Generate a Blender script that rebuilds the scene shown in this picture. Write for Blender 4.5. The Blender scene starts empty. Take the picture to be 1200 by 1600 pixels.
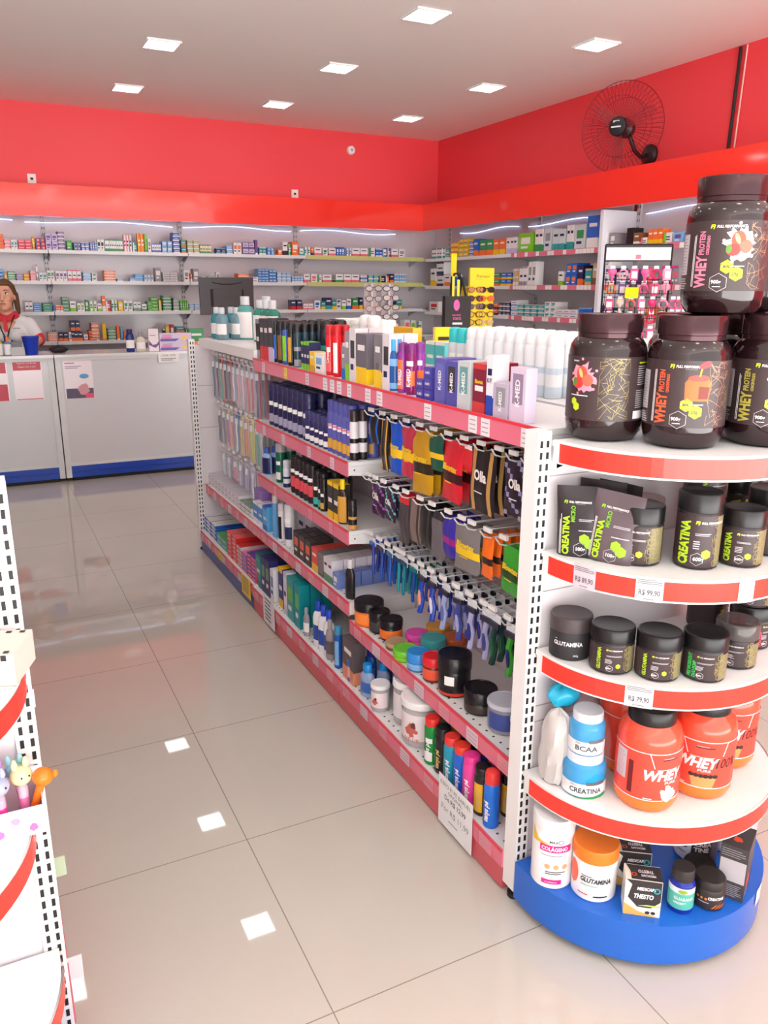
import bpy, bmesh, math, random
from mathutils import Matrix, Vector
S = bpy.context.scene
COL = S.collection
PI = math.pi
rnd = random.Random(7)

# ------------------------------------------------------------------ camera, light, exposure
cam_data = bpy.data.cameras.new('camera')
cam = bpy.data.objects.new('camera', cam_data)
COL.objects.link(cam)
S.camera = cam
CAM={'loc': [-0.494, -1.215, 1.439], 'rows': [[0.894902, -0.446252, 0.002957], [0.117424, 0.241862, 0.963179], [0.430536, 0.861604, -0.268843]], 'lens': 28.022}
_r = CAM['rows']
cam.matrix_world = Matrix(((_r[0][0], _r[1][0], -_r[2][0], CAM['loc'][0]),
                           (_r[0][1], _r[1][1], -_r[2][1], CAM['loc'][1]),
                           (_r[0][2], _r[1][2], -_r[2][2], CAM['loc'][2]),
                           (0, 0, 0, 1)))
cam_data.sensor_fit = 'VERTICAL'
cam_data.sensor_height = 36
cam_data.sensor_width = 27
cam_data.lens = CAM['lens']
cam_data.clip_start = 0.02

world = bpy.data.worlds.new('daylight')
S.world = world
world.use_nodes = True
bg = world.node_tree.nodes['Background']
bg.inputs['Color'].default_value = (1.0, 0.975, 0.95, 1)
# open shop front: moderate sky above the horizon, unseen pavement glow below, added to brighten the ceiling
_wt = world.node_tree
_tc = _wt.nodes.new('ShaderNodeTexCoord'); _sp = _wt.nodes.new('ShaderNodeSeparateXYZ'); _mr = _wt.nodes.new('ShaderNodeMapRange')
_wt.links.new(_tc.outputs['Generated'], _sp.inputs[0]); _wt.links.new(_sp.outputs['Z'], _mr.inputs['Value'])
_mr.inputs['From Min'].default_value = -0.03; _mr.inputs['From Max'].default_value = 0.03
_mr.inputs['To Min'].default_value = 7.0; _mr.inputs['To Max'].default_value = 1.9
_wt.links.new(_mr.outputs['Result'], bg.inputs['Strength'])

S.view_settings.view_transform = 'Standard'
S.view_settings.look = 'None'
S.view_settings.gamma = 1
S.view_settings.use_curve_mapping = False
S.view_settings.exposure = 0.50
PANEL_POWER = 9.0      # ceiling light panels, watts of surface emission strength

# ------------------------------------------------------------------ materials
def lin(c):
    c = c / 255.0
    return c / 12.92 if c <= 0.04045 else ((c + 0.055) / 1.055) ** 2.4

_mats = {}
def M(rgb, rough=0.45, metal=0.0, trans=0.0, alpha=1.0, emit=0.0, coat=0.0, ior=1.45, name='paint'):
    key = (tuple(rgb), rough, metal, trans, alpha, emit, coat, name)
    if key in _mats:
        return _mats[key]
    m = bpy.data.materials.new(name)
    m.use_nodes = True
    b = m.node_tree.nodes['Principled BSDF']
    c = tuple(lin(v) for v in rgb) + (1,)
    b.inputs['Base Color'].default_value = c
    b.inputs['Roughness'].default_value = rough
    b.inputs['Metallic'].default_value = metal
    b.inputs['IOR'].default_value = ior
    b.inputs['Transmission Weight'].default_value = trans
    b.inputs['Alpha'].default_value = alpha
    b.inputs['Coat Weight'].default_value = coat
    b.inputs['Coat Roughness'].default_value = 0.05
    if emit:
        b.inputs['Emission Color'].default_value = c
        b.inputs['Emission Strength'].default_value = emit
    m.diffuse_color = c
    _mats[key] = m
    return m

PAL = dict(w=(238, 236, 236), pk=(238, 108, 130), rd=(214, 40, 48), yl=(246, 200, 30), gn=(50, 150, 90), lg=(130, 205, 40),
           tl=(40, 158, 160), bl=(30, 105, 205), nv=(28, 34, 88), lb=(125, 178, 226), pu=(118, 76, 150), gy=(150, 148, 156),
           ol=(176, 172, 92), bk=(26, 24, 28), lav=(205, 192, 228), cr=(238, 228, 190), gg=(130, 165, 150), cl=(205, 218, 222),
           sa=(214, 176, 130), br=(140, 90, 55), mg=(226, 60, 140), dg=(58, 58, 64), gd=(214, 160, 60), sl=(170, 172, 178),
           mr=(120, 24, 50), vi=(72, 66, 158), ro=(214, 190, 205))
PAL['or'] = (244, 118, 48)
NAMES = dict(w='white', pk='pink', rd='red', yl='yellow', gn='green', lg='lime green', tl='teal', bl='blue', nv='navy',
             lb='light blue', pu='purple', gy='grey', ol='olive', bk='black', lav='lavender', cr='cream', gg='grey-green',
             cl='clear', sa='sand', br='brown', mg='magenta', dg='dark grey', gd='gold', sl='silver', mr='maroon', vi='violet', ro='rose')
NAMES['or'] = 'orange'
def P(k, rough=0.4):
    return M(PAL[k], rough, name=NAMES[k].replace(' ', '_') + '_print')

WHITE = M((236, 234, 234), 0.35, name='white_enamel')
SHELFW = M((232, 231, 232), 0.3, name='white_shelf_enamel')
PANELW = M((226, 220, 224), 0.4, name='white_back_panel')
PLINK = M((226, 118, 140), 0.25, name='rose_price_strip')
REDS = M((246, 62, 50), 0.22, name='red_price_strip')
KICKR = M((206, 88, 98), 0.35, name='red_kickplate')
BLUE = M((32, 102, 204), 0.22, name='blue_enamel')
KICKB = M((66, 82, 150), 0.35, name='blue_kickplate')
DARK = M((28, 26, 28), 0.5, name='dark_slot')
TAGW = M((240, 240, 240), 0.4, name='white_tag')
INK = M((40, 38, 42), 0.5, name='ink')
STEEL = M((226, 226, 228), 0.25, metal=0.2, name='white_wire')

# ------------------------------------------------------------------ mesh builder
class MB:
    def __init__(self):
        self.v = []; self.f = []; self.mi = []; self.mats = []; self.sm = []
    def mat(self, m):
        if m not in self.mats: self.mats.append(m)
        return self.mats.index(m)
    def face(self, idx, m, smooth=False):
        self.f.append(tuple(idx)); self.mi.append(self.mat(m)); self.sm.append(smooth)
    def quad(self, pts, m, smooth=False):
        n = len(self.v); self.v += [tuple(p) for p in pts]
        self.face(range(n, n + len(pts)), m, smooth)
    def box(self, x0, x1, y0, y1, z0, z1, m):
        n = len(self.v)
        self.v += [(x, y, z) for z in (z0, z1) for y in (y0, y1) for x in (x0, x1)]
        for q in ((0, 2, 3, 1), (4, 5, 7, 6), (0, 1, 5, 4), (2, 6, 7, 3), (0, 4, 6, 2), (1, 3, 7, 5)):
            self.face([n + i for i in q], m)
        return self
    def prism(self, poly, z0, z1, m, side=None, smooth=False):
        n = len(self.v); k = len(poly)
        self.v += [(x, y, z0) for x, y in poly] + [(x, y, z1) for x, y in poly]
        self.face([n + i for i in range(k)][::-1], m)
        self.face([n + k + i for i in range(k)], m)
        for i in range(k):
            j = (i + 1) % k
            self.face([n + i, n + j, n + k + j, n + k + i], side or m, smooth)
        return self
    def lathe(self, prof, m, seg=28, c=(0, 0, 0), mf=None, cap=True, sx=1, sy=1):
        """prof list of (r,z); mf(ring,sector)->material"""
        n = len(self.v); k = len(prof)
        for r, z in prof:
            for s in range(seg):
                a = 2 * PI * s / seg - PI / 2
                self.v.append((c[0] + sx * r * math.cos(a), c[1] + sy * r * math.sin(a), c[2] + z))
        for i in range(k - 1):
            for s in range(seg):
                t = (s + 1) % seg
                self.face([n + i * seg + s, n + i * seg + t, n + (i + 1) * seg + t, n + (i + 1) * seg + s],
                          mf(i, s) if mf else m, True)
        if cap:
            self.face([n + s for s in range(seg)][::-1], mf(0, 0) if mf else m)
            self.face([n + (k - 1) * seg + s for s in range(seg)], mf(k - 2, 0) if mf else m)
        return self
    def tube(self, pts, r, m, seg=6, cap=True):
        pts = [Vector(p) for p in pts]
        n = len(self.v)
        for i, q in enumerate(pts):
            d = (pts[min(i + 1, len(pts) - 1)] - pts[max(i - 1, 0)]).normalized()
            up = Vector((0, 0, 1)) if abs(d.z) < 0.9 else Vector((1, 0, 0))
            a = d.cross(up).normalized(); b = d.cross(a)
            for s in range(seg):
                t = 2 * PI * s / seg
                self.v.append(tuple(q + a * (r * math.cos(t)) + b * (r * math.sin(t))))
        for i in range(len(pts) - 1):
            for s in range(seg):
                t = (s + 1) % seg
                self.face([n + i * seg + s, n + i * seg + t, n + (i + 1) * seg + t, n + (i + 1) * seg + s], m, True)
        if cap:
            self.face([n + s for s in range(seg)], m)
            self.face([n + (len(pts) - 1) * seg + s for s in range(seg)][::-1], m)
        return self
    def mesh(self, name):
        me = bpy.data.meshes.new(name)
        me.from_pydata(self.v, [], self.f)
        for m in self.mats: me.materials.append(m)
        me.polygons.foreach_set('material_index', self.mi)
        me.polygons.foreach_set('use_smooth', self.sm)
        bm = bmesh.new(); bm.from_mesh(me)
        bmesh.ops.recalc_face_normals(bm, faces=bm.faces)
        bm.to_mesh(me); bm.free()
        if any(self.sm): me.set_sharp_from_angle(angle=math.radians(38))
        me.update()
        return me
    def build(self, name, parent=None, loc=(0, 0, 0), rotz=0):
        o = bpy.data.objects.new(name, self.mesh(name))
        COL.objects.link(o)
        o.location = loc; o.rotation_euler = (0, 0, rotz)
        if parent: o.parent = parent
        return o

def tag(o, label=None, cat=None, group=None, kind=None):
    if label: o['label'] = label
    if cat: o['category'] = cat
    if group: o['group'] = group
    if kind: o['kind'] = kind
    return o
def thing(name, label, cat, loc=(0, 0, 0), rotz=0, group=None):
    o = bpy.data.objects.new(name, None)
    COL.objects.link(o)
    o.empty_display_size = 0.05
    o.location = loc; o.rotation_euler = (0, 0, rotz)
    return tag(o, label, cat, group)
def struct(o):
    o['kind'] = 'structure'
    return o
def dup(root, loc, rot, label, cat, group=None):
    """copy a thing with its parts and sub-parts"""
    r = root.copy(); COL.objects.link(r)
    r.location = loc; r.rotation_euler = rot if isinstance(rot, tuple) else (0, 0, rot)
    for ch in list(root.children):
        c = ch.copy(); COL.objects.link(c); c.parent = r
        for g in list(ch.children):
            d = g.copy(); COL.objects.link(d); d.parent = c
    for k in ('group',):
        if k in r: del r[k]
    return tag(r, label, cat, group)

_proto = {}
LAST = [None]
def place(key, maker, loc, rot, label, cat, group=None):
    """first use builds the thing, later uses copy it"""
    if key not in _proto:
        o = maker()
        _proto[key] = o
        o.location = loc; o.rotation_euler = rot if isinstance(rot, tuple) else (0, 0, rot)
        for k in ('group',):
            if k in o: del o[k]
        LAST[0] = o
        return tag(o, label, cat, group)
    LAST[0] = dup(_proto[key], loc, rot, label, cat, group)
    return LAST[0]

# ------------------------------------------------------------------ printed art (lettering and label shapes)
class Art:
    """flat shapes in label space (u across, v up) that are wrapped onto a surface as one mesh"""
    def __init__(self): self.items = []
    def poly(self, pts, m, layer=1): self.items.append(([tuple(p) for p in pts], None, m, layer)); return self
    def rect(self, u0, v0, u1, v1, m, layer=1): return self.poly([(u0, v0), (u1, v0), (u1, v1), (u0, v1)], m, layer)
    def ell(self, u, v, a, b, m, layer=1, n=20, rot=0):
        return self.poly([(u + a * math.cos(t) * math.cos(rot) - b * math.sin(t) * math.sin(rot),
                           v + a * math.cos(t) * math.sin(rot) + b * math.sin(t) * math.cos(rot))
                          for t in [2 * PI * i / n for i in range(n)]], m, layer)
    def hexa(self, u, v, r, m, layer=1): return self.ell(u, v, r, r, m, layer, 6, PI / 6)
    def ring(self, u, v, r, w, m, layer=1, n=6, rot=PI / 6):
        for i in range(n):
            a = rot + 2 * PI * i / n; b = rot + 2 * PI * (i + 1) / n
            self.poly([(u + r * math.cos(a), v + r * math.sin(a)), (u + r * math.cos(b), v + r * math.sin(b)),
                       (u + (r - w) * math.cos(b), v + (r - w) * math.sin(b)), (u + (r - w) * math.cos(a), v + (r - w) * math.sin(a))], m, layer)
        return self
    def splash(self, u, v, r, m, layer=1, seed=1, n=26, depth=0.45):
        g = random.Random(seed)
        pts = []
        for i in range(n):
            a = 2 * PI * i / n
            rr = r * (1.0 - depth * g.random() if i % 2 else 1.0 - 0.3 * g.random())
            pts.append((u + rr * math.cos(a), v + rr * math.sin(a)))
        return self.poly(pts, m, layer)
    def web(self, u0, v0, u1, v1, m, n=26, seed=3, w=0.0005, layer=1):
        g = random.Random(seed)
        for i in range(n * 2):
            if i % 3 == 0: p = (g.uniform(u0, u1), g.uniform(v0, v1))
            q = (min(u1, max(u0, p[0] + g.uniform(-.4, .4) * (u1 - u0))), min(v1, max(v0, p[1] + g.uniform(-.18, .18) * (v1 - v0))))
            d = Vector((q[0] - p[0], q[1] - p[1]))
            if d.length > 1e-4:
                k = Vector((-d.y, d.x)).normalized() * (w / 2)
                self.poly([(p[0] - k.x, p[1] - k.y), (q[0] - k.x, q[1] - k.y), (q[0] + k.x, q[1] + k.y), (p[0] + k.x, p[1] + k.y)], m, layer)
            p = q
        return self
    def lines(self, u0, v0, u1, v1, m, n=5, seed=1, rot=0, layer=1, fill=.45):
        """tiny copy that the photo shows only as thin lines"""
        g = random.Random(seed); h = (v1 - v0) / n if not rot else (u1 - u0) / n
        for i in range(n):
            if not rot:
                e = u0 + (u1 - u0) * g.uniform(.72, 1)
                self.rect(u0, v0 + i * h, e, v0 + i * h + h * fill, m, layer)
            else:
                e = v0 + (v1 - v0) * g.uniform(.8, 1)
                self.rect(u0 + i * h, v0, u0 + i * h + h * fill, e, m, layer)
        return self
    def text(self, s, u, v, size, m, rot=0, align='LEFT', shear=0.0, bold=0.0, layer=2, sx=1.0):
        cu = bpy.data.curves.new('lettering', 'FONT')
        cu.body = s; cu.size = size; cu.align_x = align; cu.shear = shear; cu.offset = bold * size; cu.resolution_u = 2
        o = bpy.data.objects.new('lettering', cu)
        me = bpy.data.meshes.new_from_object(o)
        vs = [(x.co.x * sx, x.co.y) for x in me.vertices]
        c, sn = math.cos(rot), math.sin(rot)
        vs = [(u + a * c - b * sn, v + a * sn + b * c) for a, b in vs]
        self.items.append((vs, [tuple(p.vertices) for p in me.polygons], m, layer))
        bpy.data.objects.remove(o); bpy.data.curves.remove(cu); bpy.data.meshes.remove(me)
        return self
    def build(self, name, fn, parent, step=0.006, smooth=True):
        bm = bmesh.new(); mats = []
        for pts, faces, m, layer in self.items:
            if m not in mats: mats.append(m)
            mi = mats.index(m)
            vs = [bm.verts.new((a, b, layer)) for a, b in pts]
            for f in (faces or [tuple(range(len(pts)))]):
                try:
                    fc = bm.faces.new([vs[i] for i in f]); fc.material_index = mi
                except ValueError: pass
        if step:
            us = [q.co.x for q in bm.verts]
            u = min(us) + step
            while u < max(us):
                bmesh.ops.bisect_plane(bm, geom=bm.verts[:] + bm.edges[:] + bm.faces[:], plane_co=(u, 0, 0), plane_no=(1, 0, 0))
                u += step
        for q in bm.verts:
            q.co = fn(q.co.x, q.co.y, q.co.z)
        me = bpy.data.meshes.new(name); bm.to_mesh(me); bm.free()
        for m in mats: me.materials.append(m)
        o = bpy.data.objects.new(name, me); COL.objects.link(o)
        if parent: o.parent = parent
        return o

def cyl_map(r, th0=0.0, off=0.0006, k=0.00025):
    def fn(u, v, l):
        R_ = r + off + k * l; a = u / r + th0
        return (R_ * math.sin(a), -R_ * math.cos(a), v)
    return fn
def flat_map(y=0.0, off=0.0004, k=0.00025, u0=0, v0=0):
    return lambda u, v, l: (u + u0, y - off - k * l, v + v0)
def top_map(z, off=0.0004, k=0.00025):
    return lambda u, v, l: (u, v, z + off + k * l)
# ------------------------------------------------------------------ room shell
X0, X1, Y0, Y1, ZC = -2.6, 4.25, -3.2, 6.98, 3.0

def floor_material():
    m = bpy.data.materials.new('porcelain_tiles'); m.use_nodes = True
    nt = m.node_tree; N = nt.nodes; L = nt.links
    b = N['Principled BSDF']
    geo = N.new('ShaderNodeNewGeometry')
    sep = N.new('ShaderNodeSeparateXYZ'); L.new(geo.outputs['Position'], sep.inputs[0])
    masks = []
    for ax in ('X', 'Y'):
        a = N.new('ShaderNodeMath'); a.operation = 'DIVIDE'; a.inputs[1].default_value = 0.6; L.new(sep.outputs[ax], a.inputs[0])
        f = N.new('ShaderNodeMath'); f.operation = 'ADD'; f.inputs[1].default_value = 0.5; L.new(a.outputs[0], f.inputs[0])
        g = N.new('ShaderNodeMath'); g.operation = 'FRACT'; L.new(f.outputs[0], g.inputs[0])
        h = N.new('ShaderNodeMath'); h.operation = 'SUBTRACT'; h.inputs[1].default_value = 0.5; L.new(g.outputs[0], h.inputs[0])
        i = N.new('ShaderNodeMath'); i.operation = 'ABSOLUTE'; L.new(h.outputs[0], i.inputs[0])
        j = N.new('ShaderNodeMath'); j.operation = 'LESS_THAN'; j.inputs[1].default_value = 0.0022; L.new(i.outputs[0], j.inputs[0])
        masks.append(j)
    mx = N.new('ShaderNodeMath'); mx.operation = 'MAXIMUM'
    L.new(masks[0].outputs[0], mx.inputs[0]); L.new(masks[1].outputs[0], mx.inputs[1])
    noise = N.new('ShaderNodeTexNoise'); noise.inputs['Scale'].default_value = 1.3; noise.inputs['Detail'].default_value = 5
    L.new(geo.outputs['Position'], noise.inputs['Vector'])
    ramp = N.new('ShaderNodeValToRGB')
    ramp.color_ramp.elements[0].position = .3; ramp.color_ramp.elements[0].color = (lin(190), lin(184), lin(175), 1)
    ramp.color_ramp.elements[1].position = .7; ramp.color_ramp.elements[1].color = (lin(197), lin(191), lin(182), 1)
    L.new(noise.outputs['Fac'], ramp.inputs[0])
    mix = N.new('ShaderNodeMix'); mix.data_type = 'RGBA'
    L.new(mx.outputs[0], mix.inputs['Factor']); L.new(ramp.outputs['Color'], mix.inputs['A'])
    mix.inputs['B'].default_value = (lin(140), lin(130), lin(120), 1)
    L.new(mix.outputs['Result'], b.inputs['Base Color'])
    b.inputs['Roughness'].default_value = 0.025
    b.inputs['IOR'].default_value = 1.5
    return m

def wall_material(name, rgb, rough, bump=0.02):
    m = M(rgb, rough, name=name)
    nt = m.node_tree; N = nt.nodes; L = nt.links
    n = N.new('ShaderNodeTexNoise'); n.inputs['Scale'].default_value = 120; n.inputs['Detail'].default_value = 3
    bp = N.new('ShaderNodeBump'); bp.inputs['Strength'].default_value = bump; bp.inputs['Distance'].default_value = 0.01
    L.new(n.outputs['Fac'], bp.inputs['Height']); L.new(bp.outputs['Normal'], N['Principled BSDF'].inputs['Normal'])
    return m
REDW = wall_material('red_wall_paint', (232, 66, 74), 0.5)
CEILM = wall_material('white_ceiling_paint', (240, 237, 232), 0.8)
WALLW = wall_material('white_wall_paint', (225, 222, 220), 0.6)

struct(MB().box(X0 - .1, X1 + .1, Y0, Y1 + .1, -.1, 0, floor_material()).build('floor'))
cb = MB(); 
struct(cb.box(X0 - .1, X1 + .1, Y0, Y1 + .1, ZC, ZC + .1, CEILM).build('ceiling'))
struct(MB().box(X0 - .1, X1 + .1, Y1, Y1 + .1, 0, ZC, REDW).build('wall_back'))
struct(MB().box(X1, X1 + .1, Y0, Y1, 0, ZC, REDW).build('wall_right'))
struct(MB().box(X0 - .1, X0, Y0, Y1, 0, ZC, WALLW).build('wall_left'))

# glossy red fascia above the shelving (along both walls)
FAS = M((248, 56, 44), 0.08, coat=0.5, name='glossy_red_fascia')
FZ0, FZ1, FD = 2.035, 2.295, 0.38
o = MB().box(X0, X1 - FD, Y1 - FD - .02, Y1 - FD, FZ0, FZ1, FAS).box(X0 + .001, X1 - FD, Y1 - FD, Y1 - .001, FZ1 - .02, FZ1, FAS).build('fascia')
tag(o, 'long glossy red fascia panel above the shelves of the back wall', 'fascia')
o = MB().box(X1 - FD - .02, X1 - FD, Y0, Y1 - FD - .02, FZ0, FZ1, FAS).box(X1 - FD, X1 - .001, Y0, Y1 - FD - .02, FZ1 - .02, FZ1, FAS).build('fascia')
tag(o, 'long glossy red fascia panel above the shelves of the right wall', 'fascia')

# LED strips behind the fascia
LEDM = M((196, 214, 255), 0.5, emit=2.6, name='cool_led_light')
def led(pts, label):
    t = thing('led_strip', label, 'light strip', pts[0], 0, 'cool white LED strips under the fascia')
    b = Vector(pts[0])
    MB().tube([Vector(p) - b for p in pts], 0.003, LEDM, 6).build('light_tube', t)
for i, (xa, xb, w) in enumerate(((-2.3, -.1, 'behind the fascia end left of the first upright'), (.0, 1.3, 'above the top back shelf over the white cartons'), (1.4, 2.5, 'above the top back shelf over the cream cartons'), (2.6, 3.7, 'above the top back shelf beside the room corner'))):
    pts = [(xa + (xb - xa) * k / 8, 6.925, 2.02 - .014 * math.sin(k * PI / 4 + i)) for k in range(9)]
    led(pts, 'thin wavy white LED strip ' + w)
for i, (ya, yb, w) in enumerate(((6.4, 5.35, 'on the right wall nearest the room corner'), (5.2, 4.0, 'on the right wall above the clear packs'), (3.7, 2.6, 'on the right wall beyond the white divider'))):
    pts = [(4.2, ya + (yb - ya) * k / 8, 2.015 - .014 * math.sin(k * PI / 4 + i)) for k in range(9)]
    led(pts, 'thin wavy white LED strip ' + w)

# ceiling light panels
PANL = M((250, 255, 255), 0.5, emit=PANEL_POWER, name='led_panel_glow')
def light_panel():
    t = thing('ceiling_light', 'x', 'ceiling light')
    f = MB()
    for a in (0, 1, 2, 3):
        f2 = [(-.112, -.112, .112, -.10), (-.112, .10, .112, .112), (-.112, -.10, -.10, .10), (.10, -.10, .112, .10)][a]
        f.box(f2[0], f2[2], f2[1], f2[3], -.012, 0, WHITE)
    f.build('frame', t)
    MB().box(-.10, .10, -.10, .10, -.010, -.001, PANL).build('diffuser', t)
    return t
cols = {-.46: 'leftmost', .82: 'second', 2.09: 'third', 3.38: 'rightmost'}
rows_ = {6.07: 'row nearest the back wall', 4.73: 'second row from the back wall', 3.43: 'third row from the back wall',
         2.12: 'fourth row from the back wall', .82: 'fifth row from the back wall', -.5: 'row nearest the shop front', -1.8: 'row beside the entrance'}
LP = []
for lx, cn in cols.items():
    for ly, rn in rows_.items():
        place('panel', light_panel, (lx, ly, ZC - .0005), 0, 'square white ceiling light panel, %s column, %s' % (cn, rn), 'ceiling light', 'square ceiling lights')

# small fittings on the back wall
def socket(x, z, label):
    t = thing('wall_socket', label, 'socket', (x, Y1 - .0005, z))
    MB().box(-.035, .035, -.012, 0, -.04, .04, WHITE).build('plate', t)
    MB().box(-.012, .012, -.014, -.012, -.01, .01, DARK).build('socket_hole', t)
socket(.10, 2.375, 'small white wall socket on the red back wall, far left')
socket(2.57, 2.375, 'small white wall socket on the red back wall below the round detector')
t = thing('smoke_detector', 'round white sensor on the red back wall near the corner', 'sensor', (3.2, Y1 - .0005, 2.83))
o = MB().lathe([(.045, 0), (.045, .018), (.036, .03), (.001, .034)], WHITE, 28).build('housing', t); o.rotation_euler = (PI / 2, 0, 0)
o = MB().lathe([(.014, .03), (.014, .038), (.001, .042)], M((160, 160, 160), .3, name='grey_lens'), 16).build('lens', t); o.rotation_euler = (PI / 2, 0, 0)
# cables down the right wall
tag(MB().tube([(4.238, 3.005, 2.99), (4.236, 3.01, 2.7), (4.238, 3.024, 2.3)], .011, M((28, 20, 22), .5, name='black_cable'), 8).build('cable_duct'),
    'black cable duct running down the red right wall', 'cable')
tag(MB().tube([(4.24, 2.955, 2.99), (4.239, 2.965, 2.6), (4.24, 2.975, 2.3)], .005, M((232, 190, 180), .5, name='pale_cable'), 8).build('cable'),
    'thin pale cable beside the black duct on the right wall', 'cable')

# ------------------------------------------------------------------ wall shelving
def slots(mb, x, y, z0, z1, pitch=.05, w=.006, h=.02, axis='y', m=DARK):
    z = z0
    while z + h < z1:
        for s in (-1, 1):
            if axis == 'y': mb.box(x + s * .009 - w / 2, x + s * .009 + w / 2, y - .0008, y, z, z + h, m)
            else: mb.box(x - .0008, x, y + s * .009 - w / 2, y + s * .009 + w / 2, z, z + h, m)
        z += pitch
PANEL_G = M((222, 214, 220), 0.16, name='glossy_white_back_panel')
def shelving(label, width, nz, pink, depth=.34):
    """bay along local x, wall at local y=0, shelves reach to -depth"""
    t = thing('wall_shelving', label, 'shelving')
    MB().box(0, width, -.03, -.012, .05, 2.27, PANEL_G).build('back_panel', t)
    u = MB().box(-.02, .02, -.045, -.03, 0, 2.25, M((205, 204, 208), .35, name='upright_enamel'))
    slots(u, 0, -.045, .1, 2.2); u.build('upright', t)
    for k, z in enumerate(nz):
        s = MB().box(.003, width - .003, -depth + .01, -.03, z - .004, z, SHELFW).box(.003, width - .003, -depth, -depth + .01, z - .03, z, SHELFW)
        so = s.build('shelf', t)
        if pink and k in pink:
            st = MB().box(.003, width - .003, -depth - .004, -depth - .0005, z - .036, z + .006, PLINK if pink[k] == 1 else M((206, 206, 130), .4, name='olive_price_strip'))
            q = .05
            g = random.Random(int(width * 100) + k)
            while q < width - .08 and pink[k] == 1:
                st.box(q, q + .04, -depth - .0055, -depth - .004, z - .033, z + .002, TAGW)
                q += .045 if g.random() < .55 else .16
            st.build('price_strip', so)
        for xx in (.02, width - .02):
            b = MB()
            b.prism([(-depth + .05, z - .012), (-.045, z - .012), (-.045, z - .09)], xx - .002, xx + .002, M((190, 190, 196), .4, name='bracket_enamel'))
            for i, v in enumerate(b.v): b.v[i] = (v[2], v[0], v[1])
            b.build('bracket', t)
    return t
SHZ = [1.765, 1.505, 1.24, .98, .72, .46, .2]
bx = [-2.27, -1.06, .146, 1.369, 2.551]
bl = ['leftmost bay, behind the shop assistant', 'second bay, left of the shop assistant', 'third bay, above the white counter', 'fourth bay, behind the computer monitor', 'fifth bay, with olive edge strips, by the corner']
for i, x in enumerate(bx):
    w = (bx[i + 1] if i < 4 else 3.90) - x
    t = shelving('white wall shelving on the back wall, ' + bl[i], w, SHZ, {0: 2, 1: 2} if i == 4 else None)
    t.location = (x, Y1, 0)
# corner piece joining the two runs of shelving
t = thing('wall_shelving', 'white corner shelving piece where back and right wall shelves meet', 'shelving')
MB().box(3.903, X1 - .013, Y1 - .026, Y1 - .013, .05, 2.27, PANEL_G).build('back_panel', t)
MB().box(X1 - .026, X1 - .013, 6.642, Y1 - .028, .05, 2.27, PANEL_G).build('side_panel', t)
for z in (1.76, 1.49, 1.225, .96, .70, .44, .19):
    MB().box(3.905, X1 - .03, 6.645, Y1 - .03, z - .02, z, SHELFW).build('shelf', t)
# right wall bays run from the corner towards the front
rb = [(6.62, 5.04, 'white edged bay next to the room corner', None), (5.04, 3.875, 'rose edged bay left of the white divider', {0: 1, 1: 1, 2: 1, 3: 1, 4: 1}),
      (3.785, 2.62, 'rose edged bay behind the black wire rack', {0: 1, 1: 1, 2: 1, 3: 1, 4: 1}), (2.62, 1.42, 'rose edged bay hidden behind the dark tubs', {0: 1, 1: 1, 2: 1, 3: 1, 4: 1}), (1.42, .22, 'rose edged bay nearest the shop front', {0: 1, 1: 1, 2: 1, 3: 1, 4: 1})]
SHR = [1.755, 1.475, 1.21, .94, .68, .42, .18]
for a, b, l, pk in rb:
    t = shelving('white wall shelving on the right wall, ' + l, a - b, SHR, pk)
    t.location = (X1, a, 0); t.rotation_euler = (0, 0, -PI / 2)
o = MB().box(3.88, X1 - .012, 3.812, 3.848, 0, 2.03, M((235, 236, 244), .3, name='white_divider_panel')).build('divider_panel')
tag(o, 'tall white divider panel between shelving bays on the right wall', 'panel')

# ------------------------------------------------------------------ cartons on the wall shelves
def carton_faces(c1, c2, style):
    """unit carton: x -.5..+.5, y -1..0 (front at y=-1), z 0..1, printed front"""
    a, b = P(c1) if isinstance(c1, str) else M(c1, .4, name='carton_print'), P(c2) if isinstance(c2, str) else M(c2, .4, name='carton_print')
    ink = P('nv') if c1 in ('w', 'cl', 'cr', 'lav') or (not isinstance(c1, str) and sum(c1) > 560) else P('w')
    out = []
    nu, nv = 6, 9
    def col(i, j):
        if style == 0: return b if j == 0 else a
        if style == 1:
            if j in (0, 1, 8): return b
            return ink if (j == 4 and 0 < i < 5) else a
        if style == 2: return b if i < 2 else (ink if j in (3, 5) and i < 5 else a)
        if style == 6: return b if 1 <= i <= 4 and 3 <= j <= 7 else a
        if style == 3:
            if 1 <= i <= 4 and 4 <= j <= 6: return b
            return ink if j == 2 and 0 < i < 4 else a
        if j < 3: return b
        return ink if j == 6 and 0 < i < 5 else a
    for i in range(nu):
        for j in range(nv):
            u0, u1, v0, v1 = i / nu - .5, (i + 1) / nu - .5, j / nv, (j + 1) / nv
            out.append(([(u0, -1, v0), (u1, -1, v0), (u1, -1, v1), (u0, -1, v1)], col(i, j)))
    top = a if style != 1 else b
    out += [([(-.5, -1, 1), (.5, -1, 1), (.5, 0, 1), (-.5, 0, 1)], top), ([(-.5, 0, 0), (.5, 0, 0), (.5, -1, 0), (-.5, -1, 0)], a),
            ([(-.5, 0, 0), (-.5, 0, 1), (.5, 0, 1), (.5, 0, 0)], a)]
    for s in (-.5, .5):
        for v0, v1, m in ((0, .3, b if style == 4 else a), (.3, 1, a)):
            out.append(([(s, -1, v0), (s, 0, v0), (s, 0, v1), (s, -1, v1)], m))
    return out
def carton_mesh(c1, c2, style):
    key = (c1, c2, style)
    if key not in _carton:
        mb = MB()
        for q, m in carton_faces(c1, c2, style): mb.quad(q, m)
        _carton[key] = mb.mesh('carton')
    return _carton[key]
_carton = {}
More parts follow.
